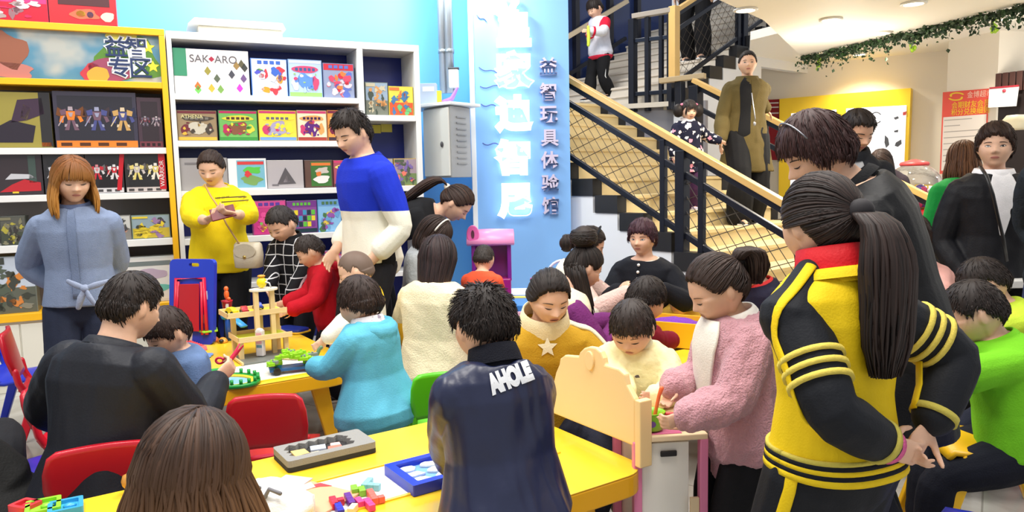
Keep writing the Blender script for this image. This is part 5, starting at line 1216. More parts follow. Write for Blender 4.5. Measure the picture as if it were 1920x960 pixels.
ypr = mat('poster_yellow', (250, 214, 60), .4)
def parc(cx, cy, rx, ry, a0, a1, w_): return [(cx+rx*math.cos(t), cy-ry*math.sin(t)) for t in np.linspace(a0, a1, 14)]+[(cx+(rx-w_)*math.cos(t), cy-(ry-w_*.6)*math.sin(t)) for t in np.linspace(a1, a0, 14)]
k = MB(); 
for q in (parc(1796, 179, 14, 6, .3, 3.6, 4), parc(1793, 183, 14, 6, 3.4, 6.6, 4)):
    P = [PPt(*c) for c in q]; k.add([p+pn*.0125 for p in P], [tuple(range(len(P)))])
k.build('logo', ypr, po)
pt_ = lambda px, py: PPt(px, py, .0125)
text('lettering', '金博超市', .085, mat('poster_pale', (255, 214, 196), .5), pt_(1813, 183), nrm(PPt(1850, 180)-PPt(1813, 183)), ZU, po, .001)
text('lettering', '会期财友会员', .088, ypr, pt_(1784, 203), nrm(PPt(1850, 198)-PPt(1784, 203)), ZU, po, .001); text('lettering', '积分兑换细则', .088, ypr, pt_(1783, 216), nrm(PPt(1850, 211)-PPt(1783, 216)), ZU, po, .001)
rs = np.random.RandomState(5)
for i, y in enumerate((225, 236, 247, 258, 269, 280, 291, 302)):
    x = 1772-i*.4; w_ = (52, 30, 70, 72, 50, 22, 32, 40)[i]; P = [PPt(x, y), PPt(x+w_, y-w_*.07), PPt(x+w_, y-w_*.07+1.6), PPt(x, y+1.6)]; k = MB(); k.add([p+pn*.0126 for p in P], [(3, 2, 1, 0)]); k.build('print_line', mat('print_grey', (176, 168, 164), .6), po)
# dark shop front with white notice, right edge
q0, q1 = U(1866, 160, 8.9), U(1990, 150, 8.3); qd = nrm((q1-q0)*[1, 1, 0]); qn = np.array([qd[1], -qd[0], 0]); qn = qn if qn[1] < 0 else -qn
sf = thing('shop_cabinet', 'dark brown slatted cabinet at the right edge behind the poster pillar', 'cabinet', q0*np.array([1, 1, 0])); L = np.linalg.norm((q1-q0)[:2]); Rq = np.stack([qd, -qn, ZU], 1)
k = MB(); k.box(qd*L/2-qn*.3+ZU*1.2, (L, .6, 2.4), R=Rq); k.build('body', mat('shop_dark', (34, 24, 24), .5), sf)
for i in range(9): k = MB(); k.box(qd*(.05+i*L/9)+qn*.015+ZU*2.40, (L/9*.8, .05, .22), R=Rq); k.build('slat', mat('slat_brown', (78, 48, 44), .5), sf, bevel=.004)
wn = thing('notice_board', 'white hanging notice with a red top strip at the right edge', 'notice', (0, 0, 0)); 
PQ = lambda px, py, d: PL(px, py, q0+qn*d, qn)
k = MB(); P = [PQ(1856, 167, .12), PQ(1911, 162, .12), PQ(1906, 199, .12), PQ(1854, 202, .12)]; k.add([p for p in P]+[p+qn*.015 for p in P], [(0, 1, 2, 3), (7, 6, 5, 4), (0, 4, 5, 1), (1, 5, 6, 2), (2, 6, 7, 3), (3, 7, 4, 0)]); k.build('sheet', paint((228, 230, 230)), wn)
k = MB(); P = [PQ(1857, 164, .12), PQ(1911, 159, .12), PQ(1911, 162.5, .12), PQ(1857, 167, .12)]; k.add([p for p in P]+[p+qn*.02 for p in P], [(0, 1, 2, 3), (7, 6, 5, 4), (0, 4, 5, 1), (1, 5, 6, 2), (2, 6, 7, 3), (3, 7, 4, 0)]); k.build('strip', paint((160, 40, 56)), wn)
k = MB(); c_ = PQ(1883, 170, .137); k.ell(c_, .02); k.build('seal', paint((210, 60, 80)), wn, True)
k = MB(); 
hb = thing('hanging_lamp', 'cream rounded lamp shade behind the head of the woman in black suit', 'lamp', U(1904, 232, 7.6)); k = MB(); k.lathe([(.02, .09), (.08, .085), (.13, .02), (.14, -.04), (.13, -.06)], n=20); k.build('shade', paint((236, 226, 196)), hb, True)

# ------------------------------------------------------------------ ceilings on the right, downlights, ivy
ceil = mat('ceiling_white', (246, 241, 230), .7)
CZ1, CZ2 = 2.75, 3.0
I0 = G(1503, 106, CZ1); I1 = G(1935, 4, CZ1); a = G(1322, -12, CZ1); b = G(1432, 38, CZ1)
P = [a, b, I0, I1, I1+np.array([.3, -3.2, 0]), a+np.array([.0, -2.4, 0])]; n = len(P)
k = MB(); k.add([[*p[:2], CZ1] for p in P]+[[*p[:2], CZ1+.32] for p in P], [tuple(range(n)), tuple(range(2*n-1, n-1, -1))]+[(i, i+n, (i+1) % n+n, (i+1) % n) for i in range(n)]); struct(k.build('ceiling_near', ceil))
k = MB(); P = [I0+np.array([-.5, .3, 0]), F0-FD*2.4-FN*.05, F0+FD*2.4-FN*.05, I1+np.array([.9, 0, 0]), I1]; n = len(P); k.add([[*p[:2], CZ2] for p in P]+[[*p[:2], CZ2+.1] for p in P], [tuple(range(n)), tuple(range(2*n-1, n-1, -1))]+[(i, i+n, (i+1) % n+n, (i+1) % n) for i in range(n)]); struct(k.build('ceiling_far', ceil))
dl_e = mat('downlight_glow', (255, 244, 224), .4, emit=7.0); ring_m = paint((236, 232, 222))
def downlight(px, py, z, lb, power=14, r=.085):
    p = G(px, py, z); t = thing('downlight', lb, 'ceiling light', p-ZU*.012, 0, 'downlights in the right-hand ceiling'); k = MB(); k.lathe([(r*.86, .010), (r*1.15, .010), (r*1.18, 0), (r*.9, -.004)], n=28, cap=False); k.build('rim', ring_m, t, True); k = MB(); k.lathe([(.001, .004), (r*.86, .004), (r*.86, .001), (.001, .001)], n=24); k.build('lens', dl_e, t, True)
    l = bpy.data.lights.new('downlight_lamp', 'SPOT'); l.energy = power; l.color = (1, .9, .74); l.spot_size = math.radians(130); l.spot_blend = .6; l.shadow_soft_size = .06
    o = bpy.data.objects.new('downlight_lamp', l); COL.objects.link(o); o.parent = t; o.location = (0, 0, -.03)
for px, py, z, lb in ((1398, 17, CZ1, 'round downlight above the upper stairs, leftmost of the ceiling lights'), (1558, 35, CZ1, 'round downlight nearest the middle of the near ceiling'), (1713, 5, CZ1, 'round downlight cut by the top edge of the picture'), (1652, 61, CZ1, 'round downlight just in front of the ivy garland'), (1611, 101, CZ2, 'round downlight behind the ivy, over the yellow display'), (1803, 75, CZ2, 'round downlight behind the ivy, over the red poster'), (1888, 34, CZ2, 'round downlight behind the ivy at the right edge')):
    downlight(px, py, z, lb, 70)
iv = thing('ivy_garland', 'green artificial ivy garland along the ceiling edge', 'garland', I0); k = MB(); rs = np.random.RandomState(11); ID = I1-I0
P = [ID*u+np.array([0, 0, -.03+.012*math.sin(u*40)]) for u in np.linspace(0, 1.02, 40)]; k.tube(P, .02, 6); k.build('vine', paint((30, 50, 28)), iv, True)
k = MB(); nrmI = nrm(np.array([ID[1], -ID[0], 0]))
for i in range(1500):
    u = rs.rand(); dz = -abs(rs.normal())*.055*(1+.7*math.sin(u*37)*math.sin(u*91)); c = ID*u+np.array([0, 0, dz-.005])+nrmI*rs.normal()*.05; d = nrm(rs.normal(size=3)+[0, 0, -.8]); s_ = nrm(np.cross(d, rs.normal(size=3))); q = rs.uniform(.022, .05); n_ = np.cross(d, s_)
    k.add([c, c+d*q*.5+s_*q*.42+n_*.006, c+d*q*1.1, c+d*q*.5-s_*q*.42+n_*.006], [(0, 1, 2, 3)], rs.randint(3))
o = k.build('leaves', [paint((28, 52, 26)), paint((44, 78, 36)), paint((60, 84, 56))], iv); o['kind'] = 'stuff'
for px, py in ((1533, 118), (1711, 84), (1862, 46)):
    c = U(px, py, G(px, py-16, CZ1)[1])-I0; k = MB()
    for i in range(16): k.ell(c+np.array([rs.normal()*.014, rs.normal()*.014, rs.uniform(-.07, .07)]), .016, None, 8, 6)
    k.build('grape_bunch', plastic((170, 214, 50)), iv, True)

# ------------------------------------------------------------------ gumball machine and stands behind the far handrail
gm_ = thing('gumball_machine', 'large clear globe gumball machine with red cap behind the handrail', 'candy machine', U(1713, 350, 7.6)*np.array([1, 1, 0])); gz = U(1713, 352, 7.6)[2]; gr_ = .27
redg = mat('gum_red', (205, 30, 36), .3, coat=.4)
k = MB(); k.lathe([(.30, 0), (.30, .03), (.12, .06), (.10, .5), (.16, .62)], n=28); k.build('base', redg, gm_, True)
k = MB(); k.lathe([(.17, .62), (.24, .72), (.22, gz-gr_*.9), (.20, gz-gr_*.8)], n=28); k.build('red_body', redg, gm_, True)
k = MB(); k.ell((0, 0, gz), (gr_, gr_, gr_*.92), None, 32, 20); glass = mat('clear_glass', (255, 255, 255), .02, trans=1.0); o = k.build('globe', glass, gm_, True)
k = MB(); k.lathe([(.12, gz+gr_*.80), (.14, gz+gr_*.86), (.13, gz+gr_*.95), (.02, gz+gr_*1.06)], n=24); k.build('cap', mat('cap_red', (226, 80, 80), .35), gm_, True)
rs = np.random.RandomState(3); gcols = [(220, 60, 120), (70, 110, 200), (240, 200, 60), (90, 60, 160), (230, 90, 60), (240, 240, 240), (60, 150, 90)]; cnt = 0
while cnt < 90:
    v = rs.uniform(-1, 1, 3)*gr_*.88
    if np.linalg.norm(v) > gr_*.86 or v[2] > -.02 or np.linalg.norm(v) < gr_*.55: continue
    cnt += 1; k = MB(); k.ell(v+[0, 0, gz], .034, None, 10, 7); k.build('gumball', plastic(gcols[rs.randint(7)]), gm_, True)
pw = U(1758, 440, 7.2); ws = thing('display_stand', 'white printed stand below the gumball globe', 'stand', pw*np.array([1, 1, 0])); k = MB(); k.box((0, 0, .42), (.42, .3, .84)); k.build('body', paint((236, 234, 230)), ws, bevel=.01)
for i in range(5): k = MB(); k.box((0, -.152, .78-i*.09), (.3-.04*(i % 2), .004, .018)); k.build('print_line', mat('print_grey', (176, 168, 164), .6), ws)
pw = U(1762, 362, 7.9); rs_ = thing('sign', 'small red sign with white squares behind the woman in green', 'sign', pw); k = MB(); k.box((0, 0, 0), (.34, .03, .15)); k.build('plate', paint((222, 70, 70)), rs_, bevel=.004)
for x in (-.08, .06): k = MB(); k.box((x, -.017, 0), (.1, .004, .07)); k.build('square', paint((240, 220, 220)), rs_)
k = MB(); k.tube([(0, 0, -.07), (0, 0, -pw[2])], .015, 8); k.build('pole', paint((200, 60, 60)), rs_, True)
# ------------------------------------------------------------------ tables
TE = adir(56); TP = np.array([TE[1], -TE[0], 0])   # long direction, towards-camera direction
TH = .48
tyel = mat('table_yellow', (248, 204, 48), .28, coat=.2, vary=.03, vscale=2); tside = mat('table_side', (244, 178, 20), .35); twhite = mat('table_white', (240, 238, 228), .25)
def rrect(x0, x1, y0, y1, r, n=7, corners=(1, 1, 1, 1)):
    P = []
    for (cx, cy, a0), on in zip(((x1-r, y1-r, 0), (x0+r, y1-r, 90), (x0+r, y0+r, 180), (x1-r, y0+r, 270)), corners):
        if on: P += [(cx+r*math.cos(math.radians(a0+90*i/n)), cy+r*math.sin(math.radians(a0+90*i/n))) for i in range(n+1)]
        else: P.append({0: (x1, y1), 90: (x0, y1), 180: (x0, y0), 270: (x1, y0)}[a0])
    return P
def play_table(name, label, corner, L, W, r=.12, strip=(.30, .52), th=TH, apron=.075, ends=(1, 1, 1, 1), lane=True):
    """corner: near-right corner (towards camera). x runs back along -TE, y away from the camera"""
    t = thing(name, label, 'table', (corner[0], corner[1], 0)); ex, ey = -TE, -TP
    o = np.zeros(3)
    k = MB(); k.prism(rrect(0, L, 0, W, r, corners=ends), o+ZU*(th-apron), ex, ey, ZU, apron-.004); k.build('apron', tside, t, bevel=.006)
    k = MB(); k.prism(rrect(0, L, 0, W, r, corners=ends), o+ZU*(th-.004), ex, ey, ZU, .004); k.build('tabletop', tyel, t, bevel=.003)
    if lane:
        a, b = strip; k = MB(); k.prism(rrect(.16, L-.16, a, b, .02, 3), o+ZU*th, ex, ey, ZU, .0015); k.build('white_inlay', twhite, t)
        for y in (a-.012, b+.012):
            k = MB(); k.box(o+ex*L/2+ey*y+ZU*(th+.002), (L-.3, .012, .008), R=np.stack([ex, ey, ZU], 1)); k.build('edge_strip', tyel, t, bevel=.003)
    for x in (.22, L-.22):
        for y in (.10, W-.10):
            k = MB(); a = o+ex*x+ey*y; sx = -.08 if x < L/2 else .08; k.add([*( [a+ex*(i*.05+sx)+ey*j*.03 for i, j in ((-.5, -.5), (.5, -.5), (.5, .5), (-.5, .5))]), *([a+ex*(i*.09)+ey*j*.035+ZU*(th-apron) for i, j in ((-.5, -.5), (.5, -.5), (.5, .5), (-.5, .5))])], [(3, 2, 1, 0), (4, 5, 6, 7), (0, 1, 5, 4), (1, 2, 6, 5), (2, 3, 7, 6), (3, 0, 4, 7)]); k.build('leg', tside, t, bevel=.005)
    return t
C1 = G(1222, 878, TH)*np.array([1, 1, 0])
t1 = play_table('play_table', 'long yellow play table in front, with a white lane and grey puzzle tray', C1, 2.9, .86, .10, (.30, .54))
C2 = np.array([-.755, 3.735, 0])
t2 = play_table('play_table', 'yellow play table by the shelves carrying the wooden toy garage', C2, 1.08, 1.2, .20, (.06, .42), lane=True)
C3 = np.array([2.0, 3.55, 0])
t3 = play_table('play_table', 'yellow sand table behind the girl in pink cardigan', C3, 1.05, .95, .08, (.1, .4), lane=False)

# ------------------------------------------------------------------ moulded plastic chairs
def chair(pos, az, col, label, seat=.32, w=.32, group='moulded plastic chairs'):
    """az: heading the sitter faces"""
    t = thing('plastic_chair', label, 'chair', (pos[0], pos[1], 0), az, group); m = plastic(col, .3); s = seat/.32
    k = MB(); R = []
    def sheet(prof, thick, name):
        """prof: rows (y, z, halfwidth, dish) ; closed slab following the rows"""
        k = MB(); rows = []; n = 13
        for i, (y, z, hw, dish) in enumerate(prof):
            y0, z0 = prof[max(0, i-1)][:2]; y1, z1 = prof[min(len(prof)-1, i+1)][:2]; tn = nrm([y1-y0, z1-z0]); ny, nz = -tn[1], tn[0]
            top = []; bot = []
            for j in range(n):
                u = -1+2*j/(n-1); d = dish*(u*u); p = np.array([u*hw, y+ny*d, z+nz*d]); top.append(p); bot.append(p-np.array([0, ny, nz])*thick)
            rows.append(top+bot[::-1])
        k.rings(rows); return k.build(name, m, t, True, bevel=0)
    b = w/2
    sheet([(.17*s, seat-.03, b*.92, 0), (.16*s, seat-.004, b*.98, .004), (.08*s, seat, b, .012), (-.05*s, seat-.012, b, .02), (-.12*s, seat+.0, b*.98, .024), (-.145*s, seat+.035, b*.93, .024)], .016, 'seat')
    z0 = seat+.075*s
    sheet([(-.160*s, z0, b*.80, .012), (-.165*s, z0+.02*s, b*.94, .018), (-.178*s, z0+.09*s, b*1.0, .026), (-.19*s, z0+.15*s, b*.98, .026), (-.20*s, z0+.195*s, b*.90, .022), (-.203*s, z0+.212*s, b*.74, .016)], .018, 'backrest')
    for sg in (-1, 1):
        k = MB(); k.tube([(sg*b*.86, -.135*s, seat+.0), (sg*b*.90, -.157*s, seat+.05*s), (sg*b*.90, -.166*s, z0+.03*s)], [.018, .017, .017], 8, round_ends=True); k.build('back_support', m, t, True)
        for y, dy in ((.12, .10), (-.09, -.11)):
            k = MB(); a = np.array([sg*b*.93, y*s, seat-.005]); e = np.array([sg*b*1.12, (y+dy)*s, .0])
            ax = np.array([0, 1, 0.]); P = []
            for u, wv in ((0, .026), (.12, .027), (1, .019)):
                c = a+(e-a)*u; P.append([c+np.array([sg*x*.016, yy*wv, 0]) for x, yy in ((-1, -1), (1, -1), (1, 1), (-1, 1))])
            k.rings(P); k.build('leg', m, t, bevel=.006)
    return t
red, blue, ygr, yl = (196, 26, 44), (28, 52, 196), (92, 208, 30), (246, 190, 22)
def cpos(px, py, Y): p = U(px, py, Y); return p[:2]
chair(cpos(520, 800, 2.95), -8, red, 'red chair behind the grey puzzle tray, next to the toddler in turquoise', .33, .30)
chair(cpos(205, 880, 2.52), -24, red, 'red chair under the seated man in black', .31, .34)
chair(cpos(822, 760, 3.35), -12, ygr, 'bright green chair behind the yellow table beside the boy in navy jacket', .31, .28)
chair(cpos(838, 690, 4.3), 35, yl, 'yellow chair under the woman in cream sweater', .34, .34)
chair(cpos(1868, 820, 2.72), -80, yl, 'yellow chair under the boy in green shirt', .40, .34)
chair(cpos(1448, 850, 2.95), -20, blue, 'blue chair behind the girl in pink cardigan', .32, .34)
chair(cpos(1905, 960, 2.08), -62, blue, 'blue chair at the bottom right corner', .33, .34)
chair(cpos(50, 690, 4.25), 75, blue, 'blue chair by the cupboard at the left edge', .36, .36)
chair(cpos(112, 690, 4.0), 62, red, 'red chair beside the denim trousers of the blonde woman', .36, .34)
chair(cpos(20, 830, 2.75), 40, blue, 'blue chair with splayed legs under the dark coat at the left edge', .32, .36)
chair(cpos(150, 800, 3.4), 70, red, 'low red chair mostly hidden behind the man in black jacket', .28, .30)
chair(cpos(1840, 830, 3.3), -60, red, 'red chair behind the yellow chair of the boy in green', .28, .28)
chair(cpos(765, 590, 5.6), 200, (236, 150, 170), 'pink chair between the man in blue and the bending woman', .32, .34)

# ------------------------------------------------------------------ things on the front table
def on(px, py, z=TH+.002): return G(px, py, z)
def place(name, label, cat, px, py, az=56, z=TH+.002, group=None): return thing(name, label, cat, on(px, py, z), az, group)
# grey foam puzzle tray
gt = place('puzzle_tray', 'grey foam tray with a toothed recess and puzzle pieces on the front table', 'tray', 610, 853, 56-90)
fm = mat('foam_grey', (146, 145, 142), .9, bump=.3, bscale=250); X0 = .155; Y0 = .085
k = MB(); outer = rrect(-X0, X0, -Y0, Y0, .012, 3)
k.prism(outer, (0, 0, 0), (1, 0, 0), (0, 1, 0), ZU, .016); k.build('base', mat('foam_dark', (46, 46, 48), .9), gt)
zig = []
nz = 6
for i in range(nz): zig += [(-.12+i*.034, .05), (-.12+i*.034+.017, .068)]
zig += [(.084, .05)]
for i in range(3): zig += [(.084, .05-.03*i-.005), (.098, .05-.03*i-.018)]
zig += [(.084, -.05), (-.12, -.05)]
for i in range(3): zig += [(-.12, -.05+.03*i+.005), (-.134, -.05+.03*i+.018)]
# frame between the outline and the toothed recess: four strips following the recess
def strip_between(poly_in, poly_out):
    k = MB()
    V = [np.array([*p, .016]) for p in poly_in]+[np.array([*p, .036]) for p in poly_in]; return V
import mathutils
def ring_prism(mb, outer, inner, z0, z1):
    """flat ring with a hole, filled with triangles"""
    loops = [[Vector((x, y, 0)) for x, y in outer], [Vector((x, y, 0)) for x, y in inner]]
    tris = mathutils.geometry.tessellate_polygon(loops); pts = list(outer)+list(inner); n = len(pts); no = len(outer)
    V = [(x, y, z1) for x, y in pts]+[(x, y, z0) for x, y in pts]; F = []
    for t_ in tris:
        a, b, c = [np.array(pts[i]) for i in t_]; cr = (b[0]-a[0])*(c[1]-a[1])-(b[1]-a[1])*(c[0]-a[0])
        t_ = t_ if cr > 0 else t_[::-1]; F.append(tuple(t_)); F.append(tuple(i+n for i in t_[::-1]))
    for base, m_ in ((0, no), (no, n-no)):
        for i in range(m_):
            a, b = base+i, base+(i+1) % m_; F.append((a, b, b+n, a+n))
    mb.add(V, F)
k = MB(); ring_prism(k, outer, zig, .016, .038); k.build('frame', fm, gt)
for poly, c in (([(-.112, -.03), (-.06, -.035), (-.062, .03), (-.11, .034)], (226, 190, 120)), ([(-.10, -.048), (-.02, -.046), (-.03, -.02), (-.09, -.022)], (236, 214, 180)), ([(-.05, .0), (.0, -.012), (.012, .03), (-.04, .04)], (196, 206, 226)), ([(.0, -.03), (.05, -.036), (.055, -.01), (.01, .0)], (226, 120, 100)), ([(.02, .0), (.055, -.008), (.06, .02), (.028, .026)], (236, 190, 180))):
    k = MB(); k.prism(poly, (0, 0, .017), (1, 0, 0), (0, 1, 0), ZU, .012); k.build('puzzle_piece', paint(c), gt, bevel=.002)
# blue framed tray under the boy's hands
bt = place('puzzle_tray', 'blue framed puzzle tray under the hands of the boy in navy jacket', 'tray', 822, 890, 56-90)
k = MB(); ring_prism(k, rrect(-.14, .14, -.105, .105, .004, 2), rrect(-.112, .112, -.078, .078, .004, 2), 0, .034); k.build('frame', plastic((26, 52, 190)), bt, bevel=.003)
k = MB(); k.box((0, 0, .008), (.226, .158, .016)); k.build('board', mat('puzzle_blue', (120, 170, 230), .4), bt)
rs = np.random.RandomState(2)
for i in range(9):
    k = MB(); c = (-.085+(i % 3)*.08, -.05+(i//3)*.05); k.prism(blob_poly(c[0], c[1], .032, .02, i, 14), (0, 0, .0165), (1, 0, 0), (0, 1, 0), ZU, .008); k.build('puzzle_piece', paint((238, 236, 226) if i % 3 else (206, 214, 236)), bt, bevel=.002)
# wooden blocks
def block(label, px, py, cells, col, az, z=TH+.002, u=.0195, h=.02):
    t = place('puzzle_block', label, 'block', px, py, az, z, 'coloured puzzle blocks on the white lane'); k = MB()
    cells = set(cells)
    for (x, y) in cells: k.box((x*u, y*u, h/2), (u*1.001, u*1.001, h))
    k.build('wood', mat('block_%d_%d_%d' % col, col, .4), t, bevel=.002)
block('pale turquoise angled block, farthest of the loose puzzle blocks', 693, 908, [(0, 0), (1, 0), (2, 0), (2, 1), (2, 2)], (140, 204, 212), 100)
block('green stepped block beside the pale turquoise one', 664, 922, [(0, 0), (1, 0), (1, 1), (2, 1)], (130, 194, 40), 70)
block('coral block right of the green one', 694, 930, [(0, 0), (1, 0), (2, 0), (3, 0), (3, 1)], (236, 104, 88), 66)
block('purple bar block among the loose puzzle blocks', 652, 937, [(0, 0), (1, 0), (2, 0), (3, 0)], (96, 30, 140), 66)
block('red block left of the pink ones', 624, 944, [(0, 0), (1, 0), (2, 0), (1, 1)], (214, 30, 60), 66)
block('hot pink zigzag block', 672, 946, [(0, 0), (1, 0), (1, 1), (2, 1), (3, 1)], (226, 60, 140), 60)
block('dark blue block at the front of the loose puzzle blocks', 634, 956, [(0, 0), (1, 0), (2, 0)], (40, 40, 190), 66)
block('cream wedge block beside the dark blue one', 664, 958, [(0, 0), (1, 0)], (238, 222, 180), 100)
# picture book
bk = place('picture_book', 'open orange and red picture book beside the white bag', 'book', 560, 945, 30)
k = MB(); k.box((.02, 0, .004), (.20, .26, .006)); k.build('page', mat('page_orange', (240, 170, 130), .5), bk, bevel=.001)
k = MB(); k.prism([(-.08, .02), (-.02, .11), (.01, .13), (-.04, .13)], (0, 0, .0075), (1, 0, 0), (0, 1, 0), ZU, .001); k.prism([(.0, -.03), (.04, -.02), (.07, -.04), (.10, -.025), (.10, -.06), (.0, -.06)], (0, 0, .0075), (1, 0, 0), (0, 1, 0), ZU, .001, 1); k.prism([(-.09, .05), (-.05, .04), (-.03, .1), (-.07, .12)], (0, 0, .0078), (1, 0, 0), (0, 1, 0), ZU, .001, 2); k.build('printed_picture', [paint((226, 60, 66)), paint((150, 140, 128)), paint((236, 196, 180))], bk)
k = MB(); k.box((-.12, .05, .006), (.10, .18, .005), rz=.2); k.build('page', mat('page_grey', (196, 190, 196), .5), bk, bevel=.001)
# wooden knob, small plastic toys at the left corner
kn = place('wooden_ball', 'round wooden peg at the edge of the front table beside the long brown hair', 'peg', 247, 925); k = MB(); k.lathe([(.008, 0), (.012, .012), (.024, .028), (.027, .042), (.022, .058), (.006, .066)], n=24); k.build('peg', mat('peg_wood', (196, 140, 60), .4), kn, True)
def toytray(label, px, py, col, col2, az, sz=(.12, .09)):
    t = place('plastic_tray', label, 'toy', px, py, az, TH+.002, 'flat plastic toys at the left table corner'); k = MB(); ring_prism(k, rrect(-sz[0]/2, sz[0]/2, -sz[1]/2, sz[1]/2, .006, 2), rrect(-sz[0]/2+.012, sz[0]/2-.012, -sz[1]/2+.012, sz[1]/2-.012, .004, 2), 0, .02); k.build('rim', plastic(col), t, bevel=.002)
    k = MB(); k.box((0, 0, .005), (sz[0]-.02, sz[1]-.02, .008)); k.build('floor', plastic(col2), t)
    k = MB(); k.ell((.01, 0, .013), (.018, .014, .008)); k.build('knob', plastic(col), t, True)
toytray('red plastic toy tile at the bottom left of the table', 48, 955, (214, 50, 60), (190, 40, 50), 20, (.07, .06)); toytray('green plastic toy tray at the bottom left of the table', 82, 957, (140, 210, 50), (150, 220, 60), -30, (.09, .10)); toytray('light blue plastic toy tray at the bottom left of the table', 124, 957, (50, 160, 214), (70, 180, 226), -30, (.09, .09))
# clear plastic bag with paper
pb = place('plastic_bag', 'crumpled clear plastic bag with a paper label near the bottom edge', 'bag', 872, 928, 40); k = MB(); rs = np.random.RandomState(9); D, F = sph(18, 10); V = D*np.array([.075, .05, .014]); V = V*(1+.25*fbm(D*3, 2.2, 5)[:, None])+[0, 0, .014]; V[:, 2] = np.maximum(V[:, 2], .001); k.add(V, F); k.build('film', mat('film', (236, 226, 226), .15, trans=.75), pb, True)
k = MB(); k.box((.0, .0, .008), (.06, .04, .002)); k.build('paper', paint((216, 190, 190)), pb)
# white bag of the woman in front
wb = thing('cloth_bag', 'white soft bag with grey loops beside the brown haired woman', 'bag', on(512, 985, .46), 30); k = MB(); D, F = sph(28, 18); V = D*np.array([.14, .10, .075]); V = V*(1+.16*fbm(D, 4, 8)[:, None]); V[:, 2] += .05; k.add(V, F); k.build('bag', cloth((232, 230, 224)), wb, True)
for x in (-.03, .05): k = MB(); k.tube([(x-.025, -.05, .10), (x, -.05, .135), (x+.03, -.04, .125)], .006, 8, round_ends=True); k.build('loop', paint((110, 108, 112)), wb, True)

# ------------------------------------------------------------------ toy kitchen at the end of the front table
creamw = mat('headboard_cream', (244, 210, 150), .45, vary=.02, vscale=2); pink = mat('toy_pink', (228, 130, 170), .4); pale = mat('toy_white', (240, 236, 226), .4)
kx = adir(125)     # along the panel, towards right-near
hL = U(1036, 780, 2.72); hR = U(1192, 835, 2.32); kx = nrm((hR-hL)*[1, 1, 0]); kn_ = np.array([kx[1], -kx[0], 0]); kn_ = kn_ if kn_[1] < 0 else -kn_
tk = thing('toy_kitchen', 'cream and pink toy kitchen with rounded headboard behind the front table', 'toy kitchen', hL*np.array([1, 1, 0])); wk = float(np.linalg.norm((hR-hL)[:2])); zb = .50
Hp = lambda px, py: (float(np.dot(PL(px, py, hL, kn_)-hL*np.array([1, 1, 0]), kx)), float(PL(px, py, hL, kn_)[2]))
prof = [Hp(1036, 775), Hp(1038, 715), Hp(1042, 698), Hp(1048, 684), Hp(1050, 672), Hp(1058, 666), Hp(1084, 668)]
prof += [Hp(1087, 660), Hp(1094, 653), Hp(1104, 650), Hp(1116, 652), Hp(1126, 660), Hp(1131, 672), Hp(1133, 684), Hp(1160, 692), Hp(1171, 702), Hp(1175, 722), Hp(1182, 735), Hp(1190, 750), Hp(1191, 838)]
k = MB(); k.prism(prof[::-1] if kn_[1] < 0 else prof, (0, 0, 0), kx, ZU, -kn_, .022); k.build('headboard', creamw, tk, bevel=.006)
c = Hp(1107, 676); k = MB(); k.prism(ell_poly(c[0], c[1], .024, .034, 24), kn_*.008, kx, ZU, -kn_, .01); k.build('medallion', creamw, tk, bevel=.003)
k = MB(); p = Hp(1197, 800); k.box(kx*(wk+.014)+ZU*.60-kn_*.02, (.028, .05, .22), R=np.stack([kx, -kn_, ZU], 1)); k.build('side_post', creamw, tk, bevel=.004)
# counter unit behind / right
ku = thing('toy_cabinet', 'white and pink toy counter under the green pot', 'toy kitchen', U(1246, 890, 2.42)*np.array([1, 1, 0]), 0); ctr = U(1246, 815, 2.28)
cz = G(1240, 818, .585)[2]; d1 = nrm([1, .10, 0]); d2 = np.array([-d1[1], d1[0], 0])
Rk = np.stack([d1, d2, ZU], 1)
k = MB(); k.box(d2*.06+ZU*.575, (.235, .30, .02), R=Rk); k.build('counter', mat('toy_birch', (236, 210, 170), .4), ku, bevel=.004)
k = MB(); k.box(d2*.06-d1*.02+ZU*.32, (.16, .26, .47), R=Rk); k.build('body', pale, ku, bevel=.003)
for x in (-.115, .105): 
    for y in (-.075, .195): k = MB(); k.box(d1*x+d2*y+ZU*.285, (.028, .03, .565), R=Rk); k.build('leg', pink, ku, bevel=.004)
k = MB(); k.box(d1*-.01-d2*.076+ZU*.52, (.055, .008, .02), R=Rk); k.build('hand_hole', mat('hole_dark', (30, 28, 28), .6), ku, bevel=.006)
k = MB(); k.box(d1*.075-d2*.082+ZU*.34, (.03, .014, .06), R=Rk); k.build('latch', mat('toy_birch', (236, 210, 170), .4), ku, bevel=.003)
k = MB(); k.box(-d1*.03-d2*.02+ZU*.5865, (.13, .11, .003), R=Rk); k.build('hob', mat('hob_pink', (222, 110, 160), .4), ku, bevel=.001)
potp = U(1222, 818, 2.38); pot = thing('toy_pot', 'lime green toy pot held by the girl in pink cardigan', 'toy pot', (potp[0], potp[1], .59)); k = MB(); k.lathe([(.026, 0), (.036, .004), (.041, .03), (.042, .058), (.045, .062), (.040, .062), (.038, .03), (.034, .006), (.003, .005)], n=28); k.build('pot', plastic((140, 204, 40)), pot, True)
k = MB(); k.tube([(.04, 0, .05), (.06, -.005, .052), (.085, -.01, .05)], .007, 8, round_ends=True); k.build('handle', plastic((220, 60, 60)), pot, True)
k = MB(); k.prism(ell_poly(0, 0, .012, .010, 14), (-.006, -.0425, .03), (1, 0, 0), ZU, (0, -1, 0), .002); k.build('emblem', paint((110, 70, 140)), pot)
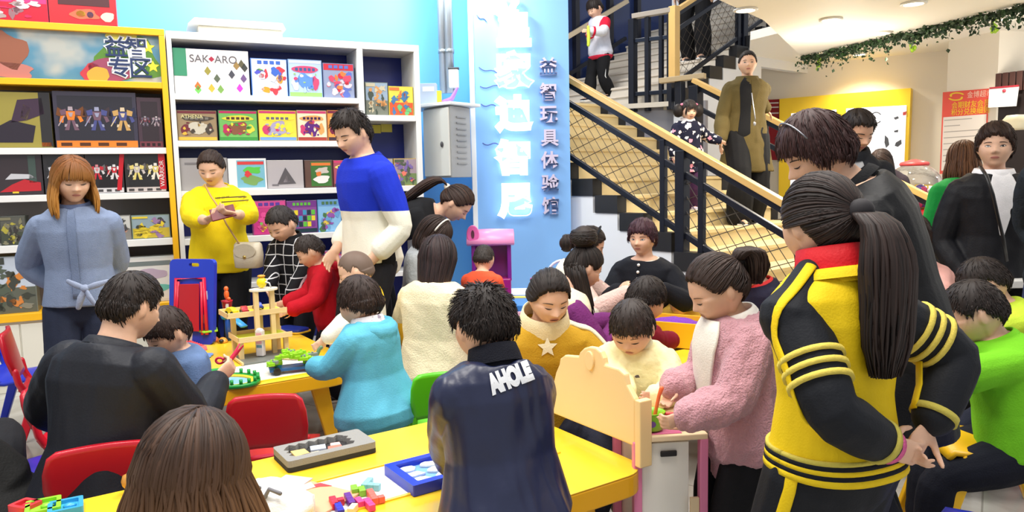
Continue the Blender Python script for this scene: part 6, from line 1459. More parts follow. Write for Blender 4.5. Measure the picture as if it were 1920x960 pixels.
spn = thing('toy_spoon', 'orange and pink toy spoon stirring in the green pot', 'toy spoon', (potp[0], potp[1], .60)); k = MB(); k.tube([(.005, 0, .01), (.012, -.004, .05), (.022, -.01, .105), (.03, -.012, .13)], [.008, .006, .006, .008], 8, round_ends=True); k.build('handle', plastic((240, 110, 60)), spn, True); k = MB(); k.ell((.004, 0, .02), (.016, .013, .018)); k.build('bowl', plastic((236, 170, 190)), spn, True)

# ------------------------------------------------------------------ things on the left table
wood = mat('toy_wood', (226, 196, 140), .4, vary=.06, vscale=8); ylw = mat('deck_yellow', (238, 214, 60), .45); lime = mat('deck_lime', (196, 210, 50), .45)
# blue drawing board with red frame
eb_ = thing('drawing_board', 'blue plastic drawing board with red easel frame standing on the left table', 'drawing board', U(356, 640, 4.36)*np.array([1, 1, 0])+ZU*TH, 0)
eb_.rotation_euler = (0, 0, math.radians(-14)); BW, BH = .305, .50
bd = plastic((36, 60, 190)); 
k = MB(); ring_prism(k, rrect(-BW/2, BW/2, 0, BH, .03, 4), rrect(-.02, .05, BH-.045, BH-.022, .010, 3), -.014, .014); V = k.v[-1]; k.v[-1] = np.stack([V[:, 0], V[:, 2]+.02+V[:, 1]*.12, V[:, 1]], 1)
k.f = [f[::-1] for f in k.f]; k.build('board', bd, eb_)
rd = plastic((206, 26, 60)); 
tl = lambda x, z, d=-.022: np.array([x, d+.02+z*.12, z])
k = MB(); k.tube([tl(-.105, .06), tl(-.10, .385), tl(.09, .39), tl(.115, .06)], .011, 8); k.build('frame_bar', rd, eb_, True)
for sg in (-1, 1): 
    k = MB(); k.tube([tl(sg*.09, .06, -.03), tl(sg*.078, .37, -.03)], .008, 8); k.build('frame_bar', rd, eb_, True)
    for z in (.12, .26): k = MB(); k.box(tl(sg*.098, z+.03, -.017), (.028, .004, .05)); k.build('clear_window', paint((190, 190, 214)), eb_)
k = MB(); k.prism([(-.072, .08), (.072, .08), (.068, .36), (-.068, .355)], (0, -.012, 0), (1, 0, 0), (0, .12, 1), (0, -1, 0), .006); k.build('red_panel', mat('panel_red', (176, 24, 36), .35), eb_, bevel=.003)
# wooden garage
ga = thing('toy_garage', 'wooden toy parking garage with yellow decks and a tall pillar tower', 'toy garage', G(492, 668, TH)+np.array([0, 0, .002]), 56-90)
ga.scale = (.80, .80, .80)
GA = np.array(ga.location); gaR = _rz(-math.radians(56-90))
def gp_(x, y, z): return GA+gaR@np.array([x, y, z])*.80
k = MB(); k.box((.0, -.06, .006), (.36, .28, .012)); k.build('base_board', mat('base_grey', (112, 116, 112), .35), ga, bevel=.003)
for sx in (-.182, .182): k = MB(); k.box((sx, -.06, .012), (.012, .30, .018)); k.build('edge_strip', wood, ga, bevel=.002)
def deck(name, x, y, z, w_, d, top, pad):
    k = MB(); k.box((x, y, z), (w_, d, .014)); k.build(name, wood, ga, bevel=.003)
    k = MB(); k.prism(rrect(x-w_/2+pad, x+w_/2-pad, y-d/2+pad, y+d/2-pad, .03, 4), (0, 0, z+.007), (1, 0, 0), (0, 1, 0), ZU, .002); k.build('deck_top', top, ga)
    for q in ((x, y-d/2+.004, w_, .008), (x, y+d/2-.004, w_, .008), (x-w_/2+.004, y, .008, d)):
        k = MB(); k.box((q[0], q[1], z+.018), (q[2], q[3], .024)); k.build('deck_rim', wood, ga, bevel=.002)
deck('deck', .0, .02, .135, .36, .26, lime, .02); deck('deck', -.02, .10, .29, .40, .24, ylw, .015)
for x, y, h in ((-.03, -.03, .45), (.085, .0, .45), (.02, .08, .30), (-.15, .12, .29), (.15, .13, .29), (-.15, -.05, .135), (.15, -.05, .135)): k = MB(); k.box((x, y, h/2), (.032, .032, h)); k.build('pillar', wood, ga, bevel=.003)
k = MB(); k.prism(ell_poly(.03, -.01, .095, .06, 28), (0, 0, .45), (1, 0, 0), (0, 1, 0), ZU, .016); k.build('tower_top', mat('toy_birch2', (234, 224, 204), .4), ga, bevel=.003)
k = MB(); k.prism([(-.02, -.10), (.04, -.10), (.20, -.28), (.14, -.28)], (0, 0, .004), (1, 0, 0), (0, 1, 0), ZU, .003); k.build('ramp', wood, ga)
k = MB(); k.add([(-.06, -.17, .0), (-.02, -.17, .0), (-.02, -.155, .0), (-.06, -.155, .0), (-.056, -.168, .145), (-.024, -.168, .145), (-.024, -.157, .145), (-.056, -.157, .145)], [(3, 2, 1, 0), (4, 5, 6, 7), (0, 1, 5, 4), (1, 2, 6, 5), (2, 3, 7, 6), (3, 0, 4, 7)]); 
for i in range(1): pass
pm = thing('toy_petrol_pump', 'small pale toy pump tower with pink windows in front of the wooden garage', 'toy', G(490, 672, TH)+np.array([0, 0, .015]), 10); k = MB(); k.box((0, 0, .07), (.042, .03, .14)); k.ell((0, 0, .14), (.021, .015, .012)); k.build('tower', paint((222, 214, 214)), pm, bevel=.004)
for i in range(4): k = MB(); k.box((0, -.0155, .12-i*.022), (.03, .002, .014)); k.build('window', paint((226, 160, 180) if i < 3 else (90, 140, 170)), pm)
def toycar(name, label, pos, col, az, s=1.0):
    t = thing(name, label, 'toy car', pos, az, 'small toy vehicles on the left table'); k = MB(); prof = [(-.035, .008), (.035, .008), (.036, .020), (.022, .024), (.012, .036), (-.018, .037), (-.030, .024), (-.036, .02)]; k.prism([(a*s, b*s) for a, b in prof], (0, -.016*s, 0), (1, 0, 0), ZU, (0, 1, 0), .032*s); k.build('body', plastic(col), t, bevel=.002)
    for x in (-.021, .021):
        for y in (-.017, .017): k = MB(); k.tube([(x*s, (y-.004)*s, .009*s), (x*s, (y+.004)*s, .009*s)], .009*s, 12); k.build('wheel', plastic((30, 30, 32)), t)
toycar('toy_car', 'yellow toy car on the upper garage deck', gp_(-.17, .06, .302), (236, 214, 40), 30); toycar('toy_car', 'red toy car on the upper garage deck', gp_(-.09, .05, .302), (196, 50, 60), 60); toycar('toy_car', 'blue toy car behind the garage tower', gp_(.03, .15, .302), (40, 70, 180), 50)
hl = thing('toy_helicopter', 'yellow toy helicopter on top of the garage tower', 'toy', gp_(.02, -.01, .467), 20); k = MB(); k.ell((0, 0, .032), (.028, .024, .03)); k.build('cabin', plastic((240, 220, 30)), hl, True); k = MB(); k.ell((.0, 0, .066), (.022, .02, .008)); k.build('rotor_cap', plastic((226, 150, 40)), hl, True); k = MB(); k.tube([(.02, 0, .035), (.05, 0, .03), (.06, 0, .005)], [.006, .004, .004], 8); k.build('tail', plastic((200, 204, 210)), hl, True)
# tower with red cup and orange figure, blue slide
tt = thing('toy_tower', 'red cup with an orange figure on a blue toy slide right of the drawing board', 'toy', U(430, 640, 4.45)*np.array([1, 1, 0])+ZU*TH, 20)
k = MB(); k.tube([(0, 0, 0), (0, 0, .17)], .02, 10); k.build('post', plastic((40, 90, 190)), tt, True)
k = MB(); k.tube([(.02, 0, .16), (.08, -.02, .13), (.15, -.04, .10)], .022, 8, flat=(.35, 1.2)); k.tube([(-.03, .0, .15), (.0, -.03, .15)], .02, 8); k.build('slide', plastic((50, 150, 220)), tt, True)
k = MB(); k.lathe([(.022, .165), (.032, .245), (.034, .245), (.030, .235), (.02, .175)], n=20); k.build('cup', plastic((190, 30, 50)), tt, True)
k = MB(); k.box((0.02, -.024, .215), (.02, .004, .024)); k.build('sticker', paint((236, 236, 230)), tt)
k = MB(); k.ell((0, 0, .28), (.016, .014, .03)); k.ell((0, 0, .315), (.014, .013, .016)); k.ell((.012, 0, .255), (.016, .01, .012)); k.build('figure', plastic((244, 110, 50)), tt, True)
for px, py, col, lb in ((402, 640, (236, 120, 50), 'orange toy shell left of the blue slide'), (418, 642, (240, 160, 60), 'orange toy wedge beside the yellow car'), (470, 632, (60, 60, 180), 'dark blue toy part under the slide')):
    t = thing('toy_part', lb, 'toy', G(px, py, TH+.0)+np.array([0, 0, .002]), 40, 'loose plastic toys at the back of the left table'); k = MB(); D, F = sph(16, 9); V = D*np.array([.035, .028, .03]); V[:, 2] = np.maximum(V[:, 2], 0); k.add(V, F); k.build('shell', plastic(col), t, True); k = MB(); k.ell((.02, -.02, .012), (.014, .014, .012)); k.build('wheel', plastic((40, 40, 46)), t, True)
# red house with green roof (train station), train rails, lake track
hs = thing('toy_station', 'toy station with lime green roof and dark red walls on the left table', 'toy', G(382, 640, TH)+np.array([0, 0, .002]), 40); 
for x in (-.045, .03): k = MB(); k.box((x, 0, .035), (.045, .05, .07)); k.build('wall', plastic((140, 20, 36)), hs, bevel=.003)
k = MB(); k.prism([(-.12, -.045), (.12, -.06), (.14, .02), (.06, .06), (-.10, .05)], (0, 0, .07), (1, 0, 0), (0, 1, 0), ZU, .012); k.build('roof', plastic((150, 206, 40)), hs, bevel=.004)
k = MB(); k.prism([(-.03, 0), (.03, 0), (0, .03)], (-.02, -.01, .082), (1, 0, 0), ZU, (0, 1, 0), .03); k.build('ridge', plastic((236, 200, 50)), hs, bevel=.003)
amb = thing('toy_ambulance', 'white and blue toy building with a blue cross strip beside the toy station', 'toy', G(346, 644, TH)+np.array([0, 0, .002]), 40); k = MB(); k.box((0, 0, .032), (.11, .06, .064)); k.build('wall', paint((226, 226, 230)), amb, bevel=.004); k = MB(); k.box((0, -.031, .02), (.05, .003, .02)); k.build('car_print', paint((60, 90, 170)), amb); k = MB(); k.box((0, 0, .067), (.112, .062, .008)); k.build('roof', paint((120, 160, 220)), amb, bevel=.002)
rt = thing('toy_rail', 'red toothed toy track piece in front of the toy station', 'toy', G(362, 652, TH)+np.array([0, 0, .002]), 45); k = MB(); poly = []
for i in range(9): poly += [(-.14+i*.03, .012), (-.14+i*.03+.015, .024)]
poly += [(.13, 0), (-.14, 0)]; k.prism(poly[::-1], (0, -.02, 0), (1, 0, 0), ZU, (0, 1, 0), .05); k.build('rail', plastic((214, 60, 60)), rt)
lt_ = thing('toy_lake_track', 'green and yellow curved toy track around a blue lake under the seated man\'s hands', 'toy', G(436, 718, TH)+np.array([0, 0, .002]), 30)
k = MB(); k.prism(ell_poly(0, 0, .10, .07, 28), (0, 0, 0), (1, 0, 0), (0, 1, 0), ZU, .006); k.build('lake', mat('lake_blue', (120, 186, 236), .2), lt_)
def arcp(r0x, r0y, r1x, r1y, a0, a1, n=22): return [(r1x*math.cos(t), r1y*math.sin(t)) for t in np.linspace(a0, a1, n)]+[(r0x*math.cos(t), r0y*math.sin(t)) for t in np.linspace(a1, a0, n)]
k = MB(); k.prism(arcp(.10, .07, .125, .092, -1.2, 3.0), (0, 0, 0), (1, 0, 0), (0, 1, 0), ZU, .014); k.build('road', plastic((240, 196, 50)), lt_, bevel=.002)
k = MB(); k.prism(arcp(.125, .092, .145, .112, -1.3, 3.1), (0, 0, 0), (1, 0, 0), (0, 1, 0), ZU, .018); 
for t_ in np.linspace(-1.2, 3.0, 13): k.tube([(.135*math.cos(t_), .102*math.sin(t_), .016), (.135*math.cos(t_), .102*math.sin(t_), .040)], .008, 8)
k.build('hedge', plastic((24, 150, 60)), lt_, True)
lf = thing('toy_leaf', 'green leaf shaped toy plate under the man\'s hands', 'toy', G(408, 700, TH)+np.array([0, 0, .004]), 10); k = MB(); k.prism(blob_poly(0, 0, .06, .045, 4), (0, 0, 0), (1, 0, 0), (0, 1, 0), ZU, .012); k.build('leaf', plastic((40, 170, 70)), lf, bevel=.003)
bp = thing('toy_mat', 'blue paper shape on the white lane behind the man\'s shoulder', 'toy', G(378, 668, TH)+np.array([0, 0, .003]), 20); k = MB(); k.prism(blob_poly(0, 0, .07, .05, 14), (0, 0, 0), (1, 0, 0), (0, 1, 0), ZU, .003); k.build('paper', paint((120, 160, 226)), bp)
# lime block car
lc = thing('toy_truck', 'lime green brick truck with blue chassis at the table edge by the toddler in turquoise', 'toy', G(548, 697, TH)+np.array([0, 0, .002]), 56-90+12)
k = MB(); k.box((.0, 0, .022), (.22, .09, .014)); k.build('chassis', plastic((30, 90, 150)), lc, bevel=.003)
for x in (-.075, .08):
    for y in (-.046, .046): k = MB(); k.tube([(x, y-.012, .018), (x, y+.012, .018)], .018, 16); k.tube([(x, y-.014, .018), (x, y+.014, .018)], .008, 10); k.build('wheel', plastic((28, 30, 34)), lc)
rs = np.random.RandomState(4)
for i in range(34):
    x, y = rs.uniform(-.11, .11), rs.uniform(-.05, .05); h = .035+.04*rs.rand()+(.03 if abs(x) < .06 else 0)
    k = MB(); k.box((x, y, h), (.03+.03*rs.rand(), .022, .016), rz=rs.uniform(-.6, .6)); k.box((x, y, h+.011), (.010, .010, .008)); k.build('brick', plastic((150, 214, 40) if i % 6 else (130, 140, 136)), lc, bevel=.002)
k = MB(); k.tube([(.12, .02, .05), (.14, .03, .09), (.15, .03, .10)], .010, 8, round_ends=True); k.build('crane', plastic((96, 130, 96)), lc, True)
# blue curved tray under the red sleeves
bl = thing('toy_tray', 'dark blue tray with yellow rim under the hands of the boy in red', 'toy', G(548, 622, TH)+np.array([0, 0, .003]), 30); k = MB(); k.prism(rrect(-.11, .11, -.06, .06, .04, 5), (0, 0, 0), (1, 0, 0), (0, 1, 0), ZU, .025); k.build('tray', plastic((26, 50, 150)), bl, bevel=.006); k = MB(); k.prism(rrect(-.12, .12, -.07, .07, .045, 5), (0, 0, 0), (1, 0, 0), (0, 1, 0), ZU, .010); k.build('rim', plastic((240, 190, 40)), bl, bevel=.003)

# ------------------------------------------------------------------ things around the back play area
# glossy blue table with pink edge and the pink play house
g0_ = U(950, 560, 5.3); gtbl = thing('play_table', 'glossy blue and white play table with yellow curve in front of the sign column', 'table', (g0_[0]+.05, 5.5, 0), 0)
k = MB(); k.prism(rrect(-.62, .55, -.42, .42, .16), (0, 0, .50), (1, 0, 0), (0, 1, 0), ZU, .05); k.build('tabletop', mat('blue_gloss', (70, 140, 226), .1, coat=.6), gtbl, bevel=.008)
k = MB(); k.prism(rrect(-.63, .56, -.43, .43, .16), (0, 0, .47), (1, 0, 0), (0, 1, 0), ZU, .035); k.build('edge', paint((236, 190, 220)), gtbl, bevel=.006)
k = MB(); k.prism(arcp(.38, .16, .48, .24, 3.5, 5.9), (.1, .12, .551), (1, 0, 0), (0, 1, 0), ZU, .002); k.build('yellow_curve', paint((246, 214, 60)), gtbl)
k = MB(); k.prism(rrect(-.3, .5, .02, .36, .1), (0, 0, .5505), (1, 0, 0), (0, 1, 0), ZU, .001); k.build('white_field', paint((226, 236, 246)), gtbl)
for x in (-.45, .4):
    for y in (-.3, .3): k = MB(); k.tube([(x, y, 0), (x, y, .48)], .03, 12); k.build('leg', paint((226, 226, 236)), gtbl, True)
ph = U(918, 470, 5.35); vh = thing('toy_vanity', 'pink and magenta toy play house with rounded roof behind the boy in orange', 'toy', (ph[0], 5.5, .553), 0)
pk1, pk2, mg = plastic((238, 150, 200)), plastic((226, 100, 170)), plastic((150, 20, 110))
k = MB(); z0 = .10; k.box((0.02, 0, .07), (.26, .20, .14)); k.build('base', mg, vh, bevel=.01)
for sg in (-1, 1): k = MB(); k.box((sg*.13+.01, 0, .27), (.03, .18, .30)); k.build('side', plastic((120, 30, 130)), vh, bevel=.006)
k = MB(); k.box((.01, .08, .27), (.25, .02, .30)); k.build('mirror', mat('mirror_purple', (130, 60, 140), .15), vh)
k = MB(); R = []
for x, q in ((-.17, .6), (-.165, .95), (.0, 1.0), (.175, .95), (.18, .6)): R.append([(x, q*.13*math.cos(t), .40+q*.10*math.sin(t)*(1 if math.sin(t) > 0 else .25)) for t in np.arange(20)*2*math.pi/20])
k.rings(R); k.build('roof', pk1, vh, True)
k = MB(); k.prism(ell_poly(0, 0, .045, .065, 24), (-.12, -.12, .47), (1, 0, 0), ZU, (0, 1, 0), .03); k.build('badge', pk2, vh, bevel=.006); k = MB(); k.prism(ell_poly(0, 0, .012, .03, 16), (-.12, -.124, .47), (1, 0, 0), ZU, (0, 1, 0), .006); k.build('badge_mark', paint((90, 40, 60)), vh)
bs = U(1050, 500, 5.6); bskt = thing('toy_basket', 'pink and white toy basket with looped handle beside the column', 'toy', (bs[0]+.02, 5.62, .553)); k = MB(); k.lathe([(.08, 0), (.12, .12), (.125, .125), (.10, .1), (.06, .02)], n=24); k.build('basket', plastic((226, 120, 180)), bskt, True)
k = MB(); k.tube([(.12*math.cos(t), 0, .11+.13*math.sin(t)) for t in np.linspace(0, math.pi, 14)], .010, 8); k.build('handle', paint((210, 214, 226)), bskt, True)
for i in range(6): k = MB(); a = i*1.05; k.ell((.05*math.cos(a), .05*math.sin(a)-.02, .13), .03); k.build('toy_fruit', plastic(((226, 60, 140), (60, 50, 60), (236, 160, 200))[i % 3]), bskt, True)
k = MB(); k.tube([(-.10, -.02, .05), (-.22, -.03, .10)], .03, 8, flat=(.5, 1), round_ends=True); k.build('flap', plastic((240, 80, 170)), bskt, True)
# table in the middle between the women, with sand and toys
C4 = np.array([1.95, 4.70, 0]); t4 = play_table('play_table', 'yellow play table among the seated women, covered with toys', C4, 1.0, .8, .1, (.1, .4), lane=False)
sandm = mat('sand_purple', (120, 50, 170), .9, bump=.8, bscale=120)
def bin_(label, px, py, Y, az, sz=(.42, .3)):
    p = G(px, py, TH+.095); t = thing('sand_bin', label, 'sand bin', p, az, 'yellow bins of purple play sand'); k = MB(); ring_prism(k, rrect(-sz[0]/2, sz[0]/2, -sz[1]/2, sz[1]/2, .03, 4), rrect(-sz[0]/2+.018, sz[0]/2-.018, -sz[1]/2+.018, sz[1]/2-.018, .02, 4), -.09, .045); k.build('bin', plastic((246, 184, 30)), t, bevel=.004)
    k = MB(); k.box((0, 0, -.06), (sz[0]-.03, sz[1]-.03, .04)); k.build('bin_floor', plastic((246, 184, 30)), t)
    k = MB(); D, F = sph(30, 16); V = D*np.array([sz[0]*.42, sz[1]*.42, .05]); V = V*(1+.12*fbm(D, 5, 3)[:, None]); V[:, 2] = np.maximum(V[:, 2], -.01)+.0; k.add(V, F); o = k.build('sand', sandm, t, True); o['kind'] = 'stuff'
bin_('yellow bin of purple sand nearest the girl in pink cardigan', 1436, 700, 2.95, 30); bin_('yellow bin of purple sand in front of the boy in dark blue', 1425, 645, 3.30, 30)
bin_('yellow bin of purple sand behind the toddler in pale yellow', 1268, 612, 3.6, 30, (.4, .26))
# white side table at the far right behind the boy
st_ = thing('side_table', 'white table edge behind the woman in black suit at the right', 'table', U(1885, 520, 4.0)*np.array([1, 1, 0])); k = MB(); k.box((0, 0, .82), (.5, .4, .04)); k.build('tabletop', paint((236, 234, 230)), st_, bevel=.005)
for x in (-.2, .2):
    for y in (-.15, .15): k = MB(); k.box((x, y, .40), (.035, .035, .80)); k.build('leg', paint((226, 224, 220)), st_, bevel=.003)
gk = U(1752, 480, 6.2); gl = thing('glass_bin', 'grey glass bin beside the white stand', 'bin', gk*np.array([1, 1, 0])); k = MB(); k.lathe([(.11, 0), (.12, gk[2]), (.11, gk[2]), (.10, .02), (.002, .02)], n=24); k.build('bin', mat('bin_grey', (96, 98, 98), .2), gl, True); k = MB(); k.lathe([(.122, gk[2]-.02), (.126, gk[2]), (.118, gk[2]+.004)], n=24, cap=False); k.build('rim', paint((70, 70, 72)), gl, True)
# ------------------------------------------------------------------ the people
HB = hairmat(); HB2 = hairmat((30, 22, 20), (62, 46, 40))
blackc = cloth((20, 20, 23)); jeans = cloth((34, 40, 58), .3, 260, .25)
def w2l(p, px, py, Y): return U(px, py, Y)-p.root
# woman in denim shirt, left
p = Person('woman with blonde dyed hair in a knotted denim shirt, hands behind her back', (133, 291, 3.7), 158, 'woman', lean=(0, 4, 12), hyaw=-18, hp=14, LH=(150, 548, 3.86), RH=(128, 545, 3.86), Lpole=(-1, -.5, -.1), Rpole=(1, -.5, -.1), eyes='down', vox=.0055, bulk=1.02)
dn_ = cloth((124, 138, 166), .35, 220, .14)
top_ = p.top('shirt', dn_, .022, .02, 1.97, flare=.012, fold=.007, sinfl=.02, fscale=16); p.collar('shirt_collar', cloth((84, 96, 128)), .035, 1.3)
p.patch('placket', cloth((108, 122, 150), .35, 220, .14), .12, .97, 86, 94, .032); p.pants('jeans', jeans, .012, .18, fold=.004); p.shoes(cloth((40, 40, 46)))
mb = MB(); c = w2l(p, 160, 541, 3.58)
for a, b, r in (((0, 0, 0), (-.035, -.01, -.09), .017), ((0, 0, 0), (.045, -.01, -.075), .017), ((-.09, .015, .035), (.0, 0, 0), .016), ((.10, .015, .03), (0, 0, 0), .016)): mb.tube([c+np.array(a), c+(np.array(a)+np.array(b))/2+np.array([0, -.008, 0]), c+np.array(b)], [r*.7, r, r*.75], 10, flat=(1, .6), round_ends=True)
mb.ell(c, (.022, .02, .02)); mb.build('shirt_knot', cloth((150, 160, 184), .35, 220, .14), p.obj, True)
hz = p.C[2]
long_hair(p, hairmat((84, 50, 28), (136, 84, 42), (hz-.10, hz+.12), (206, 146, 66)), .15, fringe=(.09, 130, 6), open_az=56, seed=2, vol=.03, flare=.018, r=.006)
# woman in yellow, with phone
p = Person('woman in yellow sweater looking down at a dark red phone', (392, 281, 5.15), 172, 'woman', lean=(-2, 4, 14), hp=24, hyaw=4, RH=(386, 413, 4.80), LH=(444, 402, 4.80), Rpole=(.8, -.1, -.7), Lpole=(-.8, -.1, -.7), Rhand='grip', Lhand='grip', Rdir=(-.75, .6, .25), Ldir=(.75, .6, .2), Rpalm=(-.2, -.3, 1), Lpalm=(.2, -.3, 1), bulk=1.16, eyes='down', vox=.0065)
yc_ = cloth((240, 212, 24), .25, 200, .06); yt = p.top('sweater', yc_, .026, -.12, 1.52, flare=.02, fold=.008, belly=.012, fscale=15, sinfl=.026); p.collar('neckband', yc_, .02, 1.45)
p.pants('trousers', blackc, .014); p.shoes(leather((24, 22, 24)))
tied_hair(p, hairmat((32, 22, 18), (62, 44, 36)), BACK, (.0, -.95, .1), .045, 260, tail=.2, tailr=.03, out=.02)
mb = MB()
for i in range(15): mb.box(w2l(p, 388+i*2.9, 374-i*.35, 4.6), (.006, .002, .012 if i % 3 else .008))
for i in range(9): mb.box(w2l(p, 396+i*3.2, 381-i*.3, 4.6), (.005, .002, .008))
o = mb.build('printed_line', mat('print_olive', (110, 96, 30), .8), p.obj); p.on_cloth(o, yt, (0, 1, 0), .003)
ph_ = thing('phone', 'dark red phone in the hands of the woman in yellow', 'phone', U(418, 399, 4.76), 0); mb = MB(); Rp = _rx(math.radians(-28))@_rz(.22); mb.box((0, 0, 0), (.085, .012, .15), R=Rp@np.array([[math.cos(1.2), 0, math.sin(1.2)], [0, 1, 0], [-math.sin(1.2), 0, math.cos(1.2)]])); mb.build('case', mat('phone_red', (112, 22, 34), .4), ph_, bevel=.004)
bgp = U(466, 478, 4.92); bg_ = thing('shoulder_bag', 'light beige shoulder bag at the hip of the woman in yellow', 'bag', bgp, 10); mb = MB(); R = []
for z, w_, d in ((-.085, .075, .045), (-.08, .09, .055), (0, .10, .05), (.07, .095, .035), (.085, .085, .015)): R.append([(w_*math.copysign(abs(math.cos(a))**.6, math.cos(a)), d*math.copysign(abs(math.sin(a))**.7, math.sin(a)), z) for a in np.arange(24)*2*math.pi/24])
mb.rings(R); bm_ = leather((196, 186, 164)); mb.build('bag', bm_, bg_, True); mb = MB(); mb.prism(ell_poly(0, .02, .08, .05, 20), (0, -.053, .01), (1, 0, 0), ZU, (0, 1, 0), .008); mb.build('flap', leather((186, 176, 154)), bg_, bevel=.003); mb = MB(); mb.ell((0, -.056, -.01), (.012, .006, .012)); mb.build('clasp', mat('brass', (190, 160, 90), .3, .9), bg_, True)
mb = MB(); P = [U(*q)-bgp for q in ((372, 346, 5.0), (388, 366, 4.92), (410, 392, 4.875), (424, 420, 4.87), (440, 445, 4.89), (452, 462, 4.90))]; mb.tube(P, .006, 8, round_ends=True); mb.build('strap', leather((176, 140, 84)), bg_, True)
# man in blue and white
p = Person('tall man in blue and white sweater looking down behind the boys', (652, 208, 4.42), 232, 'man', lean=(0, 4, 14), hp=24, hyaw=-14, LH=(694, 490, 4.30), RH=(628, 470, 4.57), Lpole=(-.6, -.9, 0), eyes='down', vox=.0065, bulk=1.06)
zs_ = U(655, 398, 4.25)[2]; bs_ = zsplit((24, 48, 186), (236, 232, 216), zs_, 'blue_white')
bt_ = p.top('sweater', bs_, .026, -.17, 1.62, fold=.009, fscale=13, sinfl=.022); p.collar('neckband', cloth((20, 40, 160)), .025, 1.3)
p.patch('side_patch', cloth((16, 16, 20)), -.12, .20, 168, 192, .034); p.pants('trousers', cloth((26, 26, 32)), .012); p.shoes(leather((30, 28, 30)))
short_hair(p, HB, MEN, .05, 520, .17, .03, .055, seed=5, sweep=.15, spike=.02)
# boy in checked sweater
p = Person('boy in black sweater with white grid lines behind the left table', (520, 388, 5.0), 200, 'child', lean=(6, 8, 16), hp=30, hyaw=10, RH=(500, 560, 4.75), LH=(545, 552, 4.8), vox=.006, bulk=1.05)
p.top('sweater', gridcloth((20, 20, 24), (206, 206, 208), .068, 200), .022, -.16, 1.9, flare=.02, fold=.006, sinfl=.02); p.collar('neckband', blackc, .03, 1.4); p.pants('trousers', cloth((30, 30, 36))); p.shoes(cloth((60, 60, 70)))
short_hair(p, hairmat((30, 26, 26), (56, 50, 48)), BOY, .03, 420, .07, .008, .01, seed=6)
# boy in red hoodie
p = Person('boy in red hooded sweatshirt seen from the side, playing with the wooden garage', (572, 443, 4.75), 252, 'child', lean=(6, 10, 22), hp=30, RH=(538, 566, 4.72), LH=(548, 580, 4.50), Lpole=(-.4, -.6, -.8), Rpole=(.4, -.6, -.8), vox=.006)
rc_ = cloth((184, 14, 34), .25, 200, .1); p.top('hoodie', rc_, .024, -.2, 1.92, flare=.015, fold=.008, sinfl=.022); p.hood(rc_); p.pants('trousers', cloth((24, 24, 34))); p.shoes(cloth((60, 60, 70)))
short_hair(p, hairmat((36, 30, 28), (66, 56, 52)), BOY, .032, 520, .08, .012, .015, seed=8)
# shaved toddler
p = Person('shaven headed toddler in yellow and white behind the toddler in turquoise', (660, 470, 4.12), 262, 'toddler', lean=(4, 6, 12), hp=16, RH=(612, 632, 4.1), LH=(607, 638, 3.85), Lhand='flat', vox=.006)
p.top('sweater', zsplit((238, 200, 40), (236, 232, 222), U(660, 590, 3.7)[2], 'yellow_white'), .024, -.1, 1.85, fold=.006); p.pants('trousers', cloth((90, 90, 110))); p.shoes(cloth((200, 180, 60)))
buzz(p, hairmat((92, 76, 66), (120, 100, 88)), BOY, .018)
# toddler in turquoise
p = Person('toddler in turquoise hooded jacket seen from behind at the table corner', (668, 518, 3.25), 300, 'toddler', lean=(5, 6, 10), hp=14, LH=(592, 688, 3.22), RH=(600, 660, 3.55), Lpole=(-.7, -.3, -.8), Lhand='grip', vox=.005, bulk=1.04)
tq = cloth((92, 178, 206), .2, 160, .08, .7); p.top('jacket', tq, .032, -.22, 1.98, flare=.10, fold=.011, fscale=14, sinfl=.030); p.hood(tq, .10, .13); p.collar('lining', floralcloth((226, 222, 224), [(226, 222, 224), (200, 120, 150), (150, 140, 160)], 40, .4, 'lining'), .035, 1.5); p.pants('trousers', cloth((16, 16, 22)), .016); p.shoes(cloth((30, 30, 40)))
short_hair(p, HB2, BOWL, .05, 560, .15, .012, .02, seed=9, mess=.06, crown=(0, -.3, .95))
# seated man in black
p = Person('man in black jacket seated with his back to the camera at the left table', (252, 510, 2.68), 22, 'man', H=1.74, pose='sit', lean=(8, 16, 26), hp=20, hyaw=8, RH=(402, 716, 2.90), LH=(165, 790, 2.98), Rpole=(.35, -.3, -1), Lpole=(-.8, -.3, -.6), Rhand='grip', Rdir=(.15, .8, .45), Rpalm=(-1, .2, .2), eyes=None, bulk=1.07, vox=.0055, shrug=.02)
bj = cloth((30, 32, 40), .12, 120, .12, .55); p.top('jacket', bj, .030, -.2, 1.93, flare=.05, fold=.012, fscale=11, sinfl=.028); p.collar('collar', bj, .03, 1.25); p.pants('trousers', cloth((24, 24, 28)), .018, fold=.008); p.shoes(leather((24, 22, 22)))
short_hair(p, HB, MEN, .05, 620, .14, .012, .02, seed=10, mess=.1)
sc = thing('toy_scissors', 'pink toy scissors held up by the seated man in black', 'toy scissors', U(428, 672, 3.02), 0); mb = MB(); P = [U(*q)-U(428, 672, 3.02) for q in ((432, 676, 3.02), (444, 662, 3.0), (456, 648, 2.99))]; mb.tube(P, [.008, .007, .003], 8, round_ends=True); P = [U(*q)-U(428, 672, 3.02) for q in ((430, 676, 3.02), (440, 662, 3.03), (449, 645, 3.05))]; mb.tube(P, [.007, .006, .003], 8, round_ends=True); mb.build('blade', plastic((226, 50, 90)), sc, True)
for dx in (-12, 2): mb = MB(); c = U(424+dx, 676, 3.02)-U(428, 672, 3.02); mb.tube([c+np.array([.016*math.cos(t), 0, .012*math.sin(t)]) for t in np.linspace(0, 6.28, 14)], .005, 6); mb.build('handle', plastic((214, 40, 80)), sc, True)
